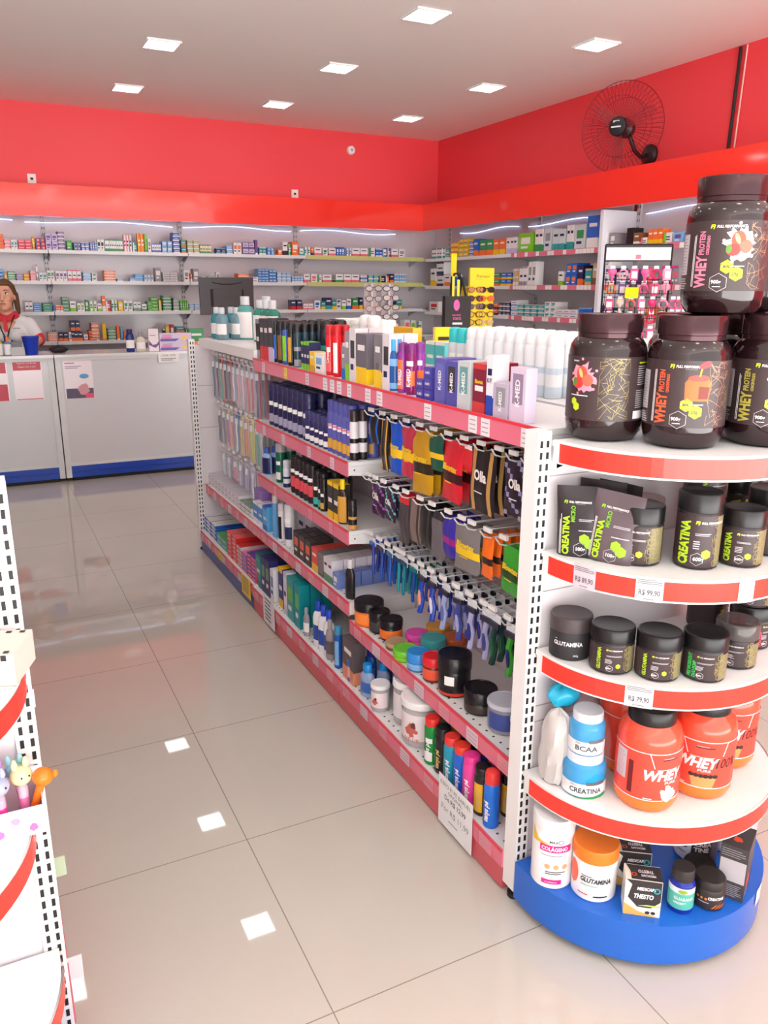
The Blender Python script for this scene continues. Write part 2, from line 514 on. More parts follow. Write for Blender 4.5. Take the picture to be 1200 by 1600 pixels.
def carton(c1, c2, style, loc, rotz, w, d, h, label, group=None, cat='carton', name='carton'):
    o = bpy.data.objects.new(name, carton_mesh(c1, c2, style))
    COL.objects.link(o)
    o.location = loc; o.rotation_euler = (0, 0, rotz); o.scale = (w, d, h)
    return tag(o, label, cat, group)

BACKROWS=[(1, -0.337, -0.248, 0.082, 3, 1, 'pk', 'w', 1), (1, -0.238, -0.198, 0.12, 1, 4, 'or', 'rd', 0), (1, -0.198, -0.148, 0.082, 1, 3, 'pk', 'w', 1), (1, -0.143, -0.093, 0.077, 2, 1, 'w', 'tl', 3),
(1, -0.088, 0.02, 0.078, 2, 3, 'pk', 'rd', 1), (1, 0.025, 0.045, 0.106, 1, 1, 'yl', 'or', 1), (1, 0.051, 0.128, 0.095, 2, 3, 'rd', 'pu', 2), (1, 0.134, 0.233, 0.135, 2, 2, 'lav', 'pu', 3),
(1, 0.233, 0.291, 0.158, 1, 5, 'pu', 'w', 1), (1, 0.302, 0.35, 0.085, 1, 1, 'gn', 'lg', 3), (1, 0.361, 0.42, 0.068, 2, 2, 'pu', 'tl', 2), (1, 0.425, 0.49, 0.068, 2, 2, 'bl', 'w', 1),
(1, 0.496, 0.556, 0.074, 3, 1, 'lb', 'pu', 2), (1, 0.561, 0.622, 0.098, 2, 1, 'w', 'bk', 3), (1, 0.627, 0.784, 0.104, 8, 1, 'w', 'gn', 1), (1, 0.789, 0.863, 0.146, 3, 1, 'w', 'pk', 2),
(1, 0.869, 0.908, 0.082, 1, 1, 'tl', 'w', 2), (1, 0.914, 0.972, 0.164, 2, 1, 'or', 'yl', 2), (1, 0.977, 1.0, 0.159, 1, 1, 'lg', 'gn', 0), (1, 1.006, 1.035, 0.118, 1, 1, 'w', 'gy', 3),
(1, 1.041, 1.123, 0.077, 4, 1, 'w', 'bl', 1), (1, 1.134, 1.229, 0.101, 2, 2, 'lb', 'w', 3), (1, 1.235, 1.3, 0.18, 1, 5, 'bl', 'w', 1), (1, 1.312, 1.36, 0.12, 1, 2, 'tl', 'or', 1),
(1, 1.366, 1.481, 0.115, 2, 3, 'ol', 'w', 1), (1, 1.487, 1.592, 0.079, 4, 1, 'cr', 'gn', 1), (1, 1.641, 1.735, 0.049, 2, 1, 'nv', 'lb', 1), (1, 1.741, 1.804, 0.074, 1, 2, 'lb', 'w', 1),
(1, 1.811, 1.893, 0.105, 2, 1, 'w', 'or', 3), (1, 1.906, 2.022, 0.112, 2, 2, 'lav', 'pu', 1), (1, 2.028, 2.054, 0.138, 1, 1, 'pu', 'w', 0), (1, 2.067, 2.139, 0.069, 2, 1, 'tl', 'w', 1),
(1, 2.146, 2.218, 0.069, 2, 2, 'lb', 'bl', 2), (1, 2.258, 2.305, 0.057, 1, 1, 'or', 'w', 3), (1, 2.312, 2.365, 0.127, 1, 1, 'w', 'bk', 4), (1, 2.372, 2.399, 0.108, 1, 1, 'gn', 'w', 2),
(1, 2.406, 2.48, 0.134, 1, 1, 'or', 'w', 3), (1, 2.487, 2.528, 0.077, 1, 1, 'w', 'tl', 1), (1, 2.535, 2.604, 0.084, 2, 1, 'w', 'tl', 2), (1, 2.61, 2.638, 0.084, 1, 1, 'or', 'nv', 4),
(1, 2.645, 2.729, 0.084, 1, 1, 'w', 'pk', 4), (1, 2.736, 2.792, 0.078, 1, 1, 'w', 'gn', 3), (1, 2.799, 2.884, 0.078, 1, 1, 'w', 'pk', 4), (1, 2.891, 2.976, 0.092, 3, 1, 'bl', 'w', 3),
(1, 2.991, 3.056, 0.086, 2, 1, 'w', 'bl', 2), (1, 3.063, 3.245, 0.086, 2, 1, 'w', 'pk', 4), (1, 3.253, 3.327, 0.094, 1, 1, 'w', 'gn', 2), (1, 3.334, 3.416, 0.087, 2, 1, 'bl', 'w', 1),
(1, 3.424, 3.462, 0.094, 1, 1, 'w', 'bl', 1), (1, 3.469, 3.507, 0.095, 1, 1, 'pu', 'w', 2), (1, 3.515, 3.598, 0.088, 1, 1, 'w', 'pk', 4), (1, 3.606, 3.683, 0.089, 1, 1, 'w', 'gy', 3),
(2, -0.365, -0.23, 0.094, 2, 3, 'lb', 'bl', 1), (2, -0.225, -0.205, 0.061, 1, 1, 'yl', 'or', 1), (2, -0.2, -0.139, 0.078, 1, 4, 'gn', 'w', 1), (2, -0.134, -0.078, 0.056, 1, 3, 'pu', 'w', 1),
(2, -0.073, -0.026, 0.056, 1, 2, 'yl', 'or', 1), (2, -0.021, 0.025, 0.084, 1, 4, 'pk', 'w', 1), (2, 0.031, 0.046, 0.14, 1, 1, 'w', 'gy', 1), (2, 0.051, 0.114, 0.068, 2, 1, 'w', 'tl', 3),
(2, 0.119, 0.177, 0.09, 2, 1, 'w', 'gn', 3), (2, 0.188, 0.284, 0.085, 3, 1, 'w', 'pu', 3), (2, 0.289, 0.402, 0.097, 3, 1, 'w', 'pk', 1), (2, 0.413, 0.484, 0.075, 1, 3, 'lb', 'w', 1),
(2, 0.49, 0.534, 0.069, 1, 2, 'w', 'gn', 3), (2, 0.595, 0.701, 0.093, 1, 4, 'or', 'w', 1), (2, 0.707, 0.763, 0.023, 1, 1, 'lb', 'w', 1), (2, 0.82, 0.872, 0.029, 1, 1, 'lb', 'w', 1),
(2, 0.866, 0.941, 0.065, 1, 2, 'lb', 'w', 0), (2, 0.947, 1.034, 0.059, 3, 1, 'w', 'lb', 2), (2, 1.051, 1.11, 0.126, 1, 1, 'gy', 'w', 3), (2, 1.122, 1.259, 0.084, 2, 4, 'w', 'gy', 1),
(2, 1.319, 1.374, 0.109, 1, 1, 'w', 'gy', 3), (2, 1.38, 1.398, 0.079, 1, 1, 'or', 'w', 4), (2, 1.405, 1.466, 0.122, 1, 1, 'gy', 'w', 3), (2, 1.478, 1.534, 0.049, 1, 1, 'tl', 'w', 1),
(2, 1.546, 1.671, 0.055, 3, 1, 'w', 'gn', 1), (2, 1.627, 1.665, 0.093, 1, 1, 'w', 'gy', 3), (2, 1.772, 1.836, 0.044, 1, 1, 'gn', 'w', 1), (2, 1.842, 1.959, 0.081, 1, 3, 'or', 'w', 1),
(2, 1.965, 2.05, 0.05, 1, 2, 'w', 'pk', 2), (2, 2.05, 2.156, 0.127, 3, 5, 'lb', 'bl', 1), (2, 2.162, 2.235, 0.121, 2, 4, 'lb', 'bl', 1), (2, 2.242, 2.391, 0.096, 3, 3, 'lb', 'w', 1),
(2, 2.397, 2.521, 0.058, 4, 1, 'lb', 'w', 1), (2, 2.528, 2.597, 0.084, 1, 1, 'w', 'pk', 4), (2, 2.604, 2.674, 0.085, 1, 1, 'w', 'pk', 3), (2, 2.681, 2.723, 0.078, 1, 1, 'w', 'gn', 2),
(2, 2.73, 2.837, 0.079, 1, 1, 'w', 'pk', 4), (2, 2.879, 2.966, 0.086, 1, 1, 'w', 'gn', 4), (2, 2.966, 3.148, 0.087, 2, 1, 'w', 'pk', 4), (2, 3.156, 3.237, 0.081, 1, 2, 'w', 'bl', 4),
(2, 3.245, 3.372, 0.081, 2, 2, 'tl', 'w', 1), (2, 3.379, 3.448, 0.075, 1, 1, 'nv', 'ol', 2), (2, 3.455, 3.493, 0.075, 1, 1, 'or', 'w', 2), (2, 3.501, 3.547, 0.096, 1, 1, 'nv', 'or', 4),
(2, 3.555, 3.702, 0.096, 5, 1, 'lb', 'w', 1), (3, -0.089, -0.026, 0.096, 2, 1, 'w', 'gy', 1), (3, -0.026, 0.042, 0.074, 1, 4, 'lb', 'bl', 1), (3, 0.052, 0.131, 0.074, 1, 3, 'gn', 'tl', 1),
(3, 0.137, 0.153, 0.057, 1, 1, 'bl', 'w', 0), (3, 0.158, 0.222, 0.057, 3, 1, 'or', 'w', 1), (3, 0.217, 0.276, 0.126, 1, 4, 'gg', 'gn', 1), (3, 0.281, 0.335, 0.092, 1, 1, 'w', 'lg', 4),
(3, 0.341, 0.407, 0.075, 2, 1, 'w', 'lg', 3), (3, 0.412, 0.44, 0.105, 1, 1, 'gn', 'w', 3), (3, 0.445, 0.511, 0.093, 2, 1, 'w', 'lg', 2), (3, 0.517, 0.556, 0.07, 1, 1, 'w', 'lg', 4),
(3, 0.556, 0.59, 0.141, 1, 1, 'or', 'w', 4), (3, 0.59, 0.629, 0.094, 1, 1, 'rd', 'w', 2), (3, 0.635, 0.691, 0.1, 2, 1, 'w', 'gn', 2), (3, 0.697, 0.742, 0.089, 1, 1, 'yl', 'w', 3),
(3, 0.748, 0.828, 0.095, 2, 1, 'w', 'gn', 3), (3, 0.834, 0.904, 0.083, 2, 1, 'w', 'gg', 4), (3, 0.91, 0.956, 0.072, 1, 1, 'w', 'gn', 1), (3, 0.962, 1.015, 0.084, 1, 3, 'gn', 'lg', 1),
(3, 0.997, 1.062, 0.12, 1, 4, 'lg', 'gn', 1), (3, 1.068, 1.092, 0.097, 1, 1, 'yl', 'w', 2), (3, 1.104, 1.188, 0.139, 1, 5, 'gn', 'w', 1), (3, 1.2, 1.26, 0.116, 1, 4, 'gg', 'w', 1),
(3, 1.266, 1.345, 0.098, 4, 1, 'lg', 'gn', 2), (3, 1.351, 1.45, 0.061, 2, 3, 'lb', 'w', 1), (3, 2.382, 2.5, 0.098, 2, 1, 'nv', 'rd', 4), (3, 2.514, 2.626, 0.065, 2, 1, 'w', 'pk', 1),
(3, 2.633, 2.703, 0.092, 1, 1, 'w', 'bl', 3), (3, 2.711, 2.76, 0.079, 1, 1, 'tl', 'yl', 4), (3, 2.76, 2.832, 0.119, 1, 1, 'nv', 'tl', 4), (3, 2.832, 2.883, 0.093, 1, 1, 'tl', 'yl', 4),
(3, 2.883, 2.933, 0.1, 1, 2, 'w', 'nv', 3), (3, 2.941, 2.992, 0.094, 1, 1, 'w', 'lg', 4), (3, 2.999, 3.05, 0.107, 1, 1, 'w', 'bl', 4), (3, 3.058, 3.132, 0.114, 1, 1, 'gn', 'or', 4),
(3, 3.139, 3.184, 0.122, 1, 1, 'nv', 'yl', 4), (3, 3.191, 3.357, 0.095, 3, 1, 'w', 'or', 4), (3, 3.51, 3.572, 0.124, 1, 1, 'nv', 'yl', 4), (3, 3.58, 3.65, 0.097, 1, 1, 'tl', 'yl', 4),
(4, 0.07, 0.155, 0.075, 1, 4, 'or', 'w', 1), (4, 0.161, 0.242, 0.081, 2, 1, 'nv', 'or', 4), (4, 0.247, 0.285, 0.081, 1, 1, 'w', 'gy', 3), (4, 0.269, 0.351, 0.181, 2, 2, 'nv', 'or', 4),
(4, 0.291, 0.367, 0.082, 2, 1, 'nv', 'or', 4), (4, 0.373, 0.412, 0.064, 1, 1, 'w', 'pk', 1), (4, 0.417, 0.518, 0.088, 1, 3, 'or', 'rd', 1), (4, 0.445, 0.512, 0.159, 1, 5, 'or', 'w', 1),
(4, 0.54, 0.574, 0.154, 1, 1, 'yl', 'or', 0), (4, 0.585, 0.659, 0.107, 1, 4, 'gn', 'w', 1), (4, 0.665, 0.693, 0.131, 1, 1, 'or', 'w', 0), (4, 0.699, 0.722, 0.119, 1, 1, 'lb', 'bl', 0),
(4, 0.728, 0.757, 0.078, 1, 1, 'or', 'w', 0), (4, 1.086, 1.11, 0.091, 1, 1, 'nv', 'w', 1), (4, 1.116, 1.152, 0.122, 1, 1, 'yl', 'or', 4), (4, 1.158, 1.195, 0.135, 1, 1, 'rd', 'w', 3),
(4, 1.213, 1.298, 0.111, 1, 2, 'tl', 'or', 4), (4, 1.305, 1.36, 0.086, 1, 1, 'gn', 'w', 2), (4, 3.685, 3.756, 0.147, 1, 1, 'w', 'pk', 3), (4, 3.764, 3.828, 0.141, 1, 1, 'w', 'lg', 3),
(4, 3.836, 3.901, 0.127, 1, 1, 'w', 'gn', 2)]
RIGHTROWS=[(1, 6.527, 6.247, 0.101, 5, 1, 'w', 'tl', 1), (1, 6.234, 6.157, 0.099, 1, 2, 'tl', 'w', 1), (1, 6.144, 5.995, 0.143, 2, 3, 'yl', 'or', 1), (1, 5.982, 5.802, 0.172, 2, 4, 'yl', 'ol', 1),
(1, 5.79, 5.709, 0.144, 1, 4, 'bl', 'w', 1), (1, 5.709, 5.617, 0.162, 1, 1, 'bl', 'or', 4), (1, 5.606, 5.364, 0.146, 2, 1, 'gn', 'or', 4), (1, 5.364, 5.166, 0.143, 2, 1, 'or', 'yl', 4),
(1, 5.155, 4.986, 0.145, 3, 1, 'w', 'lav', 4), (1, 4.966, 4.748, 0.17, 1, 1, 'lg', 'w', 3), (1, 4.729, 4.611, 0.194, 2, 1, 'w', 'gn', 4), (1, 4.602, 4.497, 0.196, 1, 1, 'cl', 'gy', 3),
(1, 4.488, 4.319, 0.176, 2, 1, 'cl', 'tl', 4), (1, 4.302, 4.212, 0.199, 2, 1, 'w', 'tl', 4), (1, 4.204, 4.062, 0.196, 1, 1, 'cl', 'gn', 3), (1, 4.054, 3.902, 0.253, 1, 1, 'bl', 'w', 4),
(1, 3.873, 3.8, 0.134, 1, 1, 'w', 'yl', 3), (1, 3.785, 3.714, 0.108, 1, 1, 'gy', 'w', 3), (1, 3.603, 3.535, 0.133, 1, 1, 'bk', 'dg', 0), (1, 3.529, 3.463, 0.094, 1, 1, 'br', 'w', 4),
(1, 3.456, 3.391, 0.056, 1, 1, 'w', 'pk', 2), (1, 3.385, 3.24, 0.11, 3, 1, 'or', 'yl', 4), (1, 3.228, 3.149, 0.077, 1, 1, 'w', 'lg', 2), (1, 3.137, 3.049, 0.075, 1, 1, 'lb', 'pu', 3),
(1, 3.032, 2.896, 0.07, 3, 1, 'w', 'or', 1), (2, 6.542, 6.432, 0.185, 1, 1, 'w', 'yl', 4), (2, 6.419, 6.259, 0.243, 1, 2, 'w', 'nv', 1), (2, 6.245, 6.129, 0.12, 1, 1, 'w', 'or', 4),
(2, 6.116, 6.041, 0.092, 1, 1, 'bl', 'w', 3), (2, 5.355, 5.227, 0.12, 1, 2, 'gn', 'or', 4), (2, 5.217, 5.043, 0.118, 2, 2, 'bl', 'yl', 4), (2, 5.023, 4.944, 0.151, 2, 1, 'sa', 'w', 1),
(2, 4.934, 4.809, 0.172, 2, 1, 'w', 'gy', 1), (2, 4.799, 4.687, 0.209, 2, 1, 'w', 'gy', 3), (2, 4.378, 4.31, 0.118, 1, 1, 'w', 'lg', 4), (2, 4.285, 4.138, 0.179, 2, 2, 'bl', 'or', 3),
(2, 4.13, 4.059, 0.161, 1, 1, 'nv', 'or', 4), (2, 4.043, 3.959, 0.133, 1, 1, 'tl', 'sa', 1), (2, 3.951, 3.898, 0.173, 1, 1, 'sa', 'br', 4), (2, 3.876, 3.817, 0.211, 1, 3, 'pu', 'w', 1),
(2, 3.809, 3.758, 0.209, 1, 3, 'w', 'pu', 3), (2, 3.744, 3.694, 0.128, 1, 2, 'nv', 'w', 1), (2, 3.68, 3.576, 0.097, 3, 1, 'w', 'lb', 4), (2, 3.555, 3.474, 0.115, 2, 1, 'pu', 'w', 3),
(2, 3.408, 3.331, 0.131, 2, 1, 'pk', 'w', 3), (2, 3.218, 3.127, 0.137, 2, 1, 'mg', 'w', 3), (2, 3.121, 3.05, 0.117, 2, 1, 'gy', 'pk', 3), (3, 6.559, 6.352, 0.11, 1, 1, 'w', 'rd', 3),
(3, 5.335, 5.25, 0.109, 1, 2, 'or', 'nv', 4), (3, 5.239, 5.052, 0.12, 3, 3, 'nv', 'w', 1), (3, 5.042, 4.942, 0.141, 1, 3, 'w', 'lb', 1), (3, 4.932, 4.546, 0.103, 4, 3, 'tl', 'w', 1),
(3, 4.546, 4.388, 0.132, 2, 3, 'w', 'tl', 3), (3, 4.38, 4.106, 0.075, 3, 2, 'w', 'lav', 1), (3, 4.09, 3.918, 0.093, 2, 1, 'bl', 'lb', 1), (3, 3.828, 3.769, 0.131, 2, 1, 'nv', 'w', 1),
(3, 3.755, 3.682, 0.1, 2, 1, 'nv', 'w', 4), (3, 3.668, 3.612, 0.079, 2, 1, 'dg', 'w', 1), (3, 3.605, 3.382, 0.068, 6, 1, 'w', 'gy', 1), (3, 3.375, 3.311, 0.113, 1, 2, 'or', 'w', 2),
(3, 3.304, 3.241, 0.112, 1, 2, 'or', 'w', 2), (3, 3.229, 3.154, 0.092, 2, 1, 'w', 'tl', 1)]
used = set()
def form(w, h, n, s):
    if s > 1: return 'stacked flat cartons'
    if h > 2.2 * w: return 'slim tall cartons' if n > 1 else 'slim tall carton'
    if h < .7 * w: return 'low cartons' if n > 1 else 'low carton'
    return 'cartons' if n > 1 else 'carton'
SPECS = []
def fill(rows, where, rotz, axis, zs, front, bayname):
    for ri, (k, a, b, h, n, s, c1, c2, st) in enumerate(rows):
        span = abs(b - a); w = span / n * .95; hh = h / s * .97
        f = form(w, hh, n, s)
        nxt = rows[ri + 1] if ri + 1 < len(rows) and rows[ri + 1][0] == k else None
        prv = rows[ri - 1] if ri > 0 and rows[ri - 1][0] == k else None
        nb = ''
        if prv is not None: nb = ', right of %s' % NAMES[prv[6]]
        elif nxt is not None: nb = ', left of %s' % NAMES[nxt[6]]
        cn = NAMES[c1] if c1 == c2 else '%s-%s' % (NAMES[c1].replace(' ', '-'), NAMES[c2].replace(' ', '-'))
        cands = ['%s %s, %s%s' % (cn, f, where[k], nb), '%s %s, %s%s, %s' % (cn, f, where[k], nb, bayname((a + b) / 2)),
                 '%s %s, %s, left of %s, %s' % (cn, f, where[k], NAMES[nxt[6]] if nxt else 'nothing', bayname((a + b) / 2))]
        lab = next((c for c in cands if c not in used), None)
        assert lab, cands
        used.add(lab)
        grp = lab if n * s > 1 else None
        dd = min(.15, max(.05, w * 1.6)) if s == 1 else .13
        for i in range(n):
            for j in range(s):
                c = a + (b - a) * (i + .5) / n
                jit = rnd.uniform(-.004, .004)
                zz = zs[k] + j * hh * 1.0306 if s > 1 else zs[k]
                loc = (c, front + dd + jit, zz) if axis == 'x' else (front + dd + jit, c, zz)
                dist = (Vector(loc) - Vector(CAM['loc'])).length
                SPECS.append((w * hh / dist ** 2 * (2 if st != 0 else 1), (c1, c2, st, loc, rotz + rnd.uniform(-.015, .015), w * .96, dd, hh, lab, grp)))
def backbay(x): return 'above the assistant' if x < .146 else 'over the counter' if x < 1.369 else 'monitor bay' if x < 2.551 else 'corner bay'
fill(BACKROWS, {1: 'top back shelf', 2: 'second back shelf', 3: 'third back shelf', 4: 'fourth back shelf'}, 0, 'x',
     {1: 1.7655, 2: 1.5055, 3: 1.2405, 4: .9805}, 6.66, backbay)
def rightbay(y): return 'near the corner' if y > 5.04 else 'before the divider' if y > 3.85 else 'past the divider'
fill(RIGHTROWS, {1: 'top right-hand shelf', 2: 'second right-hand shelf', 3: 'third right-hand shelf'}, -PI / 2, 'y',
     {1: 1.7555, 2: 1.4755, 3: 1.2105}, 3.93, rightbay)
SPECS.sort(key=lambda q: -q[0])
for q in SPECS[:298]: carton(*q[1])
smb = MB()
for _, (c1, c2, st, loc, rz, w, d, h, lab, grp) in SPECS[298:]:
    mt = Matrix.Translation(loc) @ Matrix.Rotation(rz, 4, 'Z') @ Matrix.Diagonal((w, d, h, 1))
    for q, m in carton_faces(c1, c2, st): smb.quad([mt @ Vector(v) for v in q], m)
tag(smb.build('small_cartons'), 'many tiny medicine cartons between the larger ones on the wall shelves', 'carton', None, 'stuff')

# ------------------------------------------------------------------ gondola in the middle of the shop
GX0, GXC = 0.512, 0.83          # aisle face of the base, centre panel
GYS = [.135, 1.15, 2.145, 3.125]
def post(mb, x, y, h, sgn=1):
    """slotted steel post, slots on its -y face"""
    mb.box(x, x + .034 * sgn if sgn > 0 else x + .034, y, y + .05, .03, h, WHITE) if sgn > 0 else mb.box(x - .034, x, y, y + .05, .03, h, WHITE)
    cx = x + .017 * sgn
    z = .10
    while z < h - .03:
        for s in (-1, 1):
            mb.box(cx + s * .0085 - .003, cx + s * .0085 + .003, y - .0008, y, z, z + .0145, DARK)
        z += .025
    return mb
def foot(mb, x, y): mb.lathe([(.016, 0), (.016, .012), (.006, .014), (.006, .03)], DARK, 14, (x, y, 0))

def end_cap(label, ox, shelves, base_z, tags, mirror=False):
    """half-round end display: centre local (0,0), round side towards -y; panel at y=.03"""
    t = thing('end_cap_display', label, 'display', (ox, .06, 0))
    f = MB(); f.box(-.285, .285, .035, .045, .1, 1.135, PANELW)
    for z in (.13, .48, .52, .8, 1.06): f.box(-.285, .285, .0335, .035, z, z + .0025, M((175, 168, 170), .5, name='panel_seam'))
    f.build('back_panel', t)
    for s in (-1, 1):
        m = MB(); 
        x = -.318 if s < 0 else .284
        m.box(x, x + .034, .03, .075, .03, 1.158, WHITE)
        cx = x + .017
        z = .12
        while z < 1.14:
            for q in (-1, 1): m.box(cx + q * .008 - .003, cx + q * .008 + .003, .0288, .03, z, z + .0145, DARK)
            z += .0245
        foot(m, cx, .05)
        m.build('post', t)
    def arc(R_, n=40, back=.028, inset=0.0):
        p = [(-R_, back)] + [(R_ * math.cos(a), R_ * math.sin(a)) for a in [PI + PI * i / n for i in range(n + 1)]] + [(R_, back)]
        return p
    MB().prism(arc(.32, back=.026), .02, base_z, BLUE, smooth=True).build('base', t)
    for k, (z, R_) in enumerate(shelves):
        s = MB().prism(arc(R_ - .002, back=.028), z - .012, z, SHELFW, smooth=True)
        # rim carrying the strip
        pr = arc(R_, back=.02)[0:]
        n = len(pr)
        for i in range(n - 1):
            (xa, ya), (xb, yb) = pr[i], pr[i + 1]
            s.quad([(xa, ya, z - .046), (xb, yb, z - .046), (xb, yb, z + .003), (xa, ya, z + .003)], SHELFW, True)
        for sx in (-1, 1):   # curved side bracket
            s.prism([(0, 0), (.09, 0), (.065, -.02), (.03, -.035), (0, -.05)], -.002, .002, SHELFW)
            nn = len(s.v) - 10
            for i in range(nn, nn + 10):
                a, b, c = s.v[i]; s.v[i] = (sx * (.268), .028 - a, z - .012 + b) if True else 0
        so = s.build('shelf', t)
        st = MB(); pr = arc(R_ + .001, back=.018)
        for i in range(1, n - 2):
            (xa, ya), (xb, yb) = pr[i], pr[i + 1]
            st.quad([(xa, ya, z - .042), (xb, yb, z - .042), (xb, yb, z - .003), (xa, ya, z - .003)], REDS, True)
        st.build('price_strip', so)
        for (kk, ang, txt, w, col) in tags:
            if kk != k: continue
            a = Art(); a.rect(-w / 2, -.046, w / 2, .004, M(col, .45, name='paper_label'), 0)
            if txt:
                a.text(txt, 0, -.033, .0155, M((96, 92, 98), .5, name='faint_grey_ink'), align='CENTER', layer=2, bold=.02, sx=.72)
                a.lines(-w / 2 + .003, -.010, w / 2 - .003, .001, M((120, 118, 122), .5, name='grey_ink'), 3, 2, layer=2)
                a.lines(-w / 2 + .016, -.042, w / 2 - .016, -.038, M((120, 118, 122), .5, name='grey_ink'), 1, 2, layer=2)
            a.build('price_tag', lambda u, v, l, R_=R_, z=z, ang=ang: ((R_ + .002 + .0002 * l) * math.sin(ang + u / R_), -(R_ + .002 + .0002 * l) * math.cos(ang + u / R_), z + v), so)
    return t
T_END = [(1, -1.24, 'R$ 89,90', .05, (206, 192, 202)), (1, -.80, 'R$ 99,90', .052, (216, 212, 216)), (1, -.16, '', .036, (232, 232, 232)),
         (2, -.80, 'R$ 79,90', .055, (216, 214, 216))]
EC = end_cap('half-round white end display with red strips and blue base, full of dark tubs', .83, [(1.14, .285), (.90, .296), (.67, .296), (.365, .312)], .12, T_END)
L_END = [(2, .62, 'R$ 4,90', .06, (226, 222, 226))]
LEC = end_cap('half-round white end display at the left picture edge with toys', -.80, [(1.14, .300), (.875, .310), (.60, .295), (.30, .31)], .11, L_END)

HOLEM = M((60, 60, 62), .6, name='deck_hole')
def strip(parent, x, y0, y1, z, m=PLINK, h=.052, tags=(), top=.004):
    s = MB().box(x - .004, x, y0, y1, z + top - h, z + top, m)
    s.box(x - .006, x - .004, y0, y1, z + top - .007, z + top, M((226, 60, 76), .25, name='strip_lip'))
    s.build('price_strip', parent)
    for (y, w, c) in tags:
        a = MB().box(x - .0062, x - .005, y - w / 2, y + w / 2, z + top - h + .002, z + top - .008, c)
        for q in range(3):
            a.box(x - .0066, x - .0062, y - w / 2 + .004, y + w / 2 - .005, z - h + .014 + q * .011, z - h + .0165 + q * .011, M((168, 160, 166), .5, name='tag_print'))
        a.build('price_tag', parent)
GT = M((222, 190, 204), .4, name='pale_tag'); GW = M((236, 226, 232), .4, name='pale_tag_white'); GYL = M((246, 206, 60), .4, name='yellow_tag')
GPK = M((232, 132, 150), .3, name='faded_tag')

def bay(label, y0, y1, kick, shelves, deck_z, grid=None):
    """shelves: list (z, front_x, pink, tags)"""
    t = thing('gondola_shelving', label, 'shelving', (0, 0, 0))
    e = .002
    MB().box(GXC - .008, GXC + .008, y0 + e, y1 - e, .04, 1.12, M((226, 206, 210), .4, name='inner_back_panel')).build('back_panel', t)
    MB().box(GX0 + .004, GX0 + .02, y0 + e, y1 - e, .006, .07, kick).build('kickplate', t)
    for s in (0,):
        d = MB().box(GX0 + .012, GXC - .01, y0 + e, y1 - e, deck_z - .02, deck_z, SHELFW)
        d.box(GX0, GX0 + .012, y0 + e, y1 - e, deck_z - .045, deck_z, SHELFW)
        y = y0 + .03
        while y < y1 - .02:
            for x in (GX0 + .022, GX0 + .05):
                d.box(x, x + .006, y, y + .006, deck_z, deck_z + .0006, HOLEM)
            y += .032
        do = d.build('deck', t)
        strip(do, GX0, y0 + e, y1 - e, deck_z, tags=shelves[0][3], h=.05)
        MB().box(GX0 - .001, GX0 + .004, y0 + e, y1 - e, .006, deck_z - .046, kick).build('kickplate', t)
    for z, fx, pink, tags in shelves[1:]:
        s = MB().box(fx + .012, GXC - .01, y0 + .006, y1 - .006, z - .014, z, SHELFW).box(fx, fx + .012, y0 + .006, y1 - .006, z - .045, z, SHELFW)
        y = y0 + .03
        if z < .5:
            while y < y1 - .02:
                s.box(fx + .02, fx + .026, y, y + .006, z, z + .0006, HOLEM); y += .032
        for yy in (y0 + .006, y1 - .010):   # side cheek with a screw dot
            n0 = len(s.v)
            s.prism([(fx + .012, z - .045), (GXC - .01, z - .075), (GXC - .01, z - .015), (fx + .012, z - .015)], yy + .0005, yy + .0045, SHELFW)
            for i in range(n0, len(s.v)):
                a, b, c = s.v[i]; s.v[i] = (a, c, b)
        s.box(fx + .02, fx + .025, y0 + .0050, y0 + .006, z - .030, z - .025, DARK)
        so = s.build('shelf', t)
        if pink: strip(so, fx, y0 + .004, y1 - .004, z, tags=tags)
        elif grid: pass
    return t
def tg(ys, c=GT, w=.034): return [(y, w, c) for y in ys]
DT = lambda a, b: [(a + (b - a) * (k + .5) / 7, .055, GT if k % 2 else GPK) for k in range(7)]
bay('near bay of the rose-edged gondola, with hanging sachets and razors', GYS[0], GYS[1], KICKR,
    [(0, 0, 1, DT(GYS[0], GYS[1])), (1.152, .557, 1, tg([.99, .91, .62, .40, .345, .185], GW, .036) + tg([1.13], GW, .03)), (.325, .557, 1, DT(GYS[0], GYS[1]))], .112)
bay('middle bay of the rose-edged gondola, stacked with deodorant cans', GYS[1], GYS[2], KICKR,
    [(0, 0, 1, DT(GYS[1], GYS[2])), (1.152, .557, 1, tg([2.0, 1.5], GT) + tg([1.73], GYL) + tg([1.33, 1.27, 1.21], GW, .034)), (.885, .557, 1, tg([2.02, 1.78, 1.5, 1.28], GT)),
     (.645, .557, 1, tg([1.9, 1.5, 1.3], GPK)), (.385, .557, 1, DT(GYS[1], GYS[2]))], .112)
bay('far bay of the gondola with hanging toothbrushes and blue kickplate', GYS[2], GYS[3] - .01, KICKB,
    [(0, 0, 1, DT(GYS[2], GYS[3])), (1.187, .56, 0, []), (.385, .557, 1, DT(GYS[2], GYS[3]))], .118)
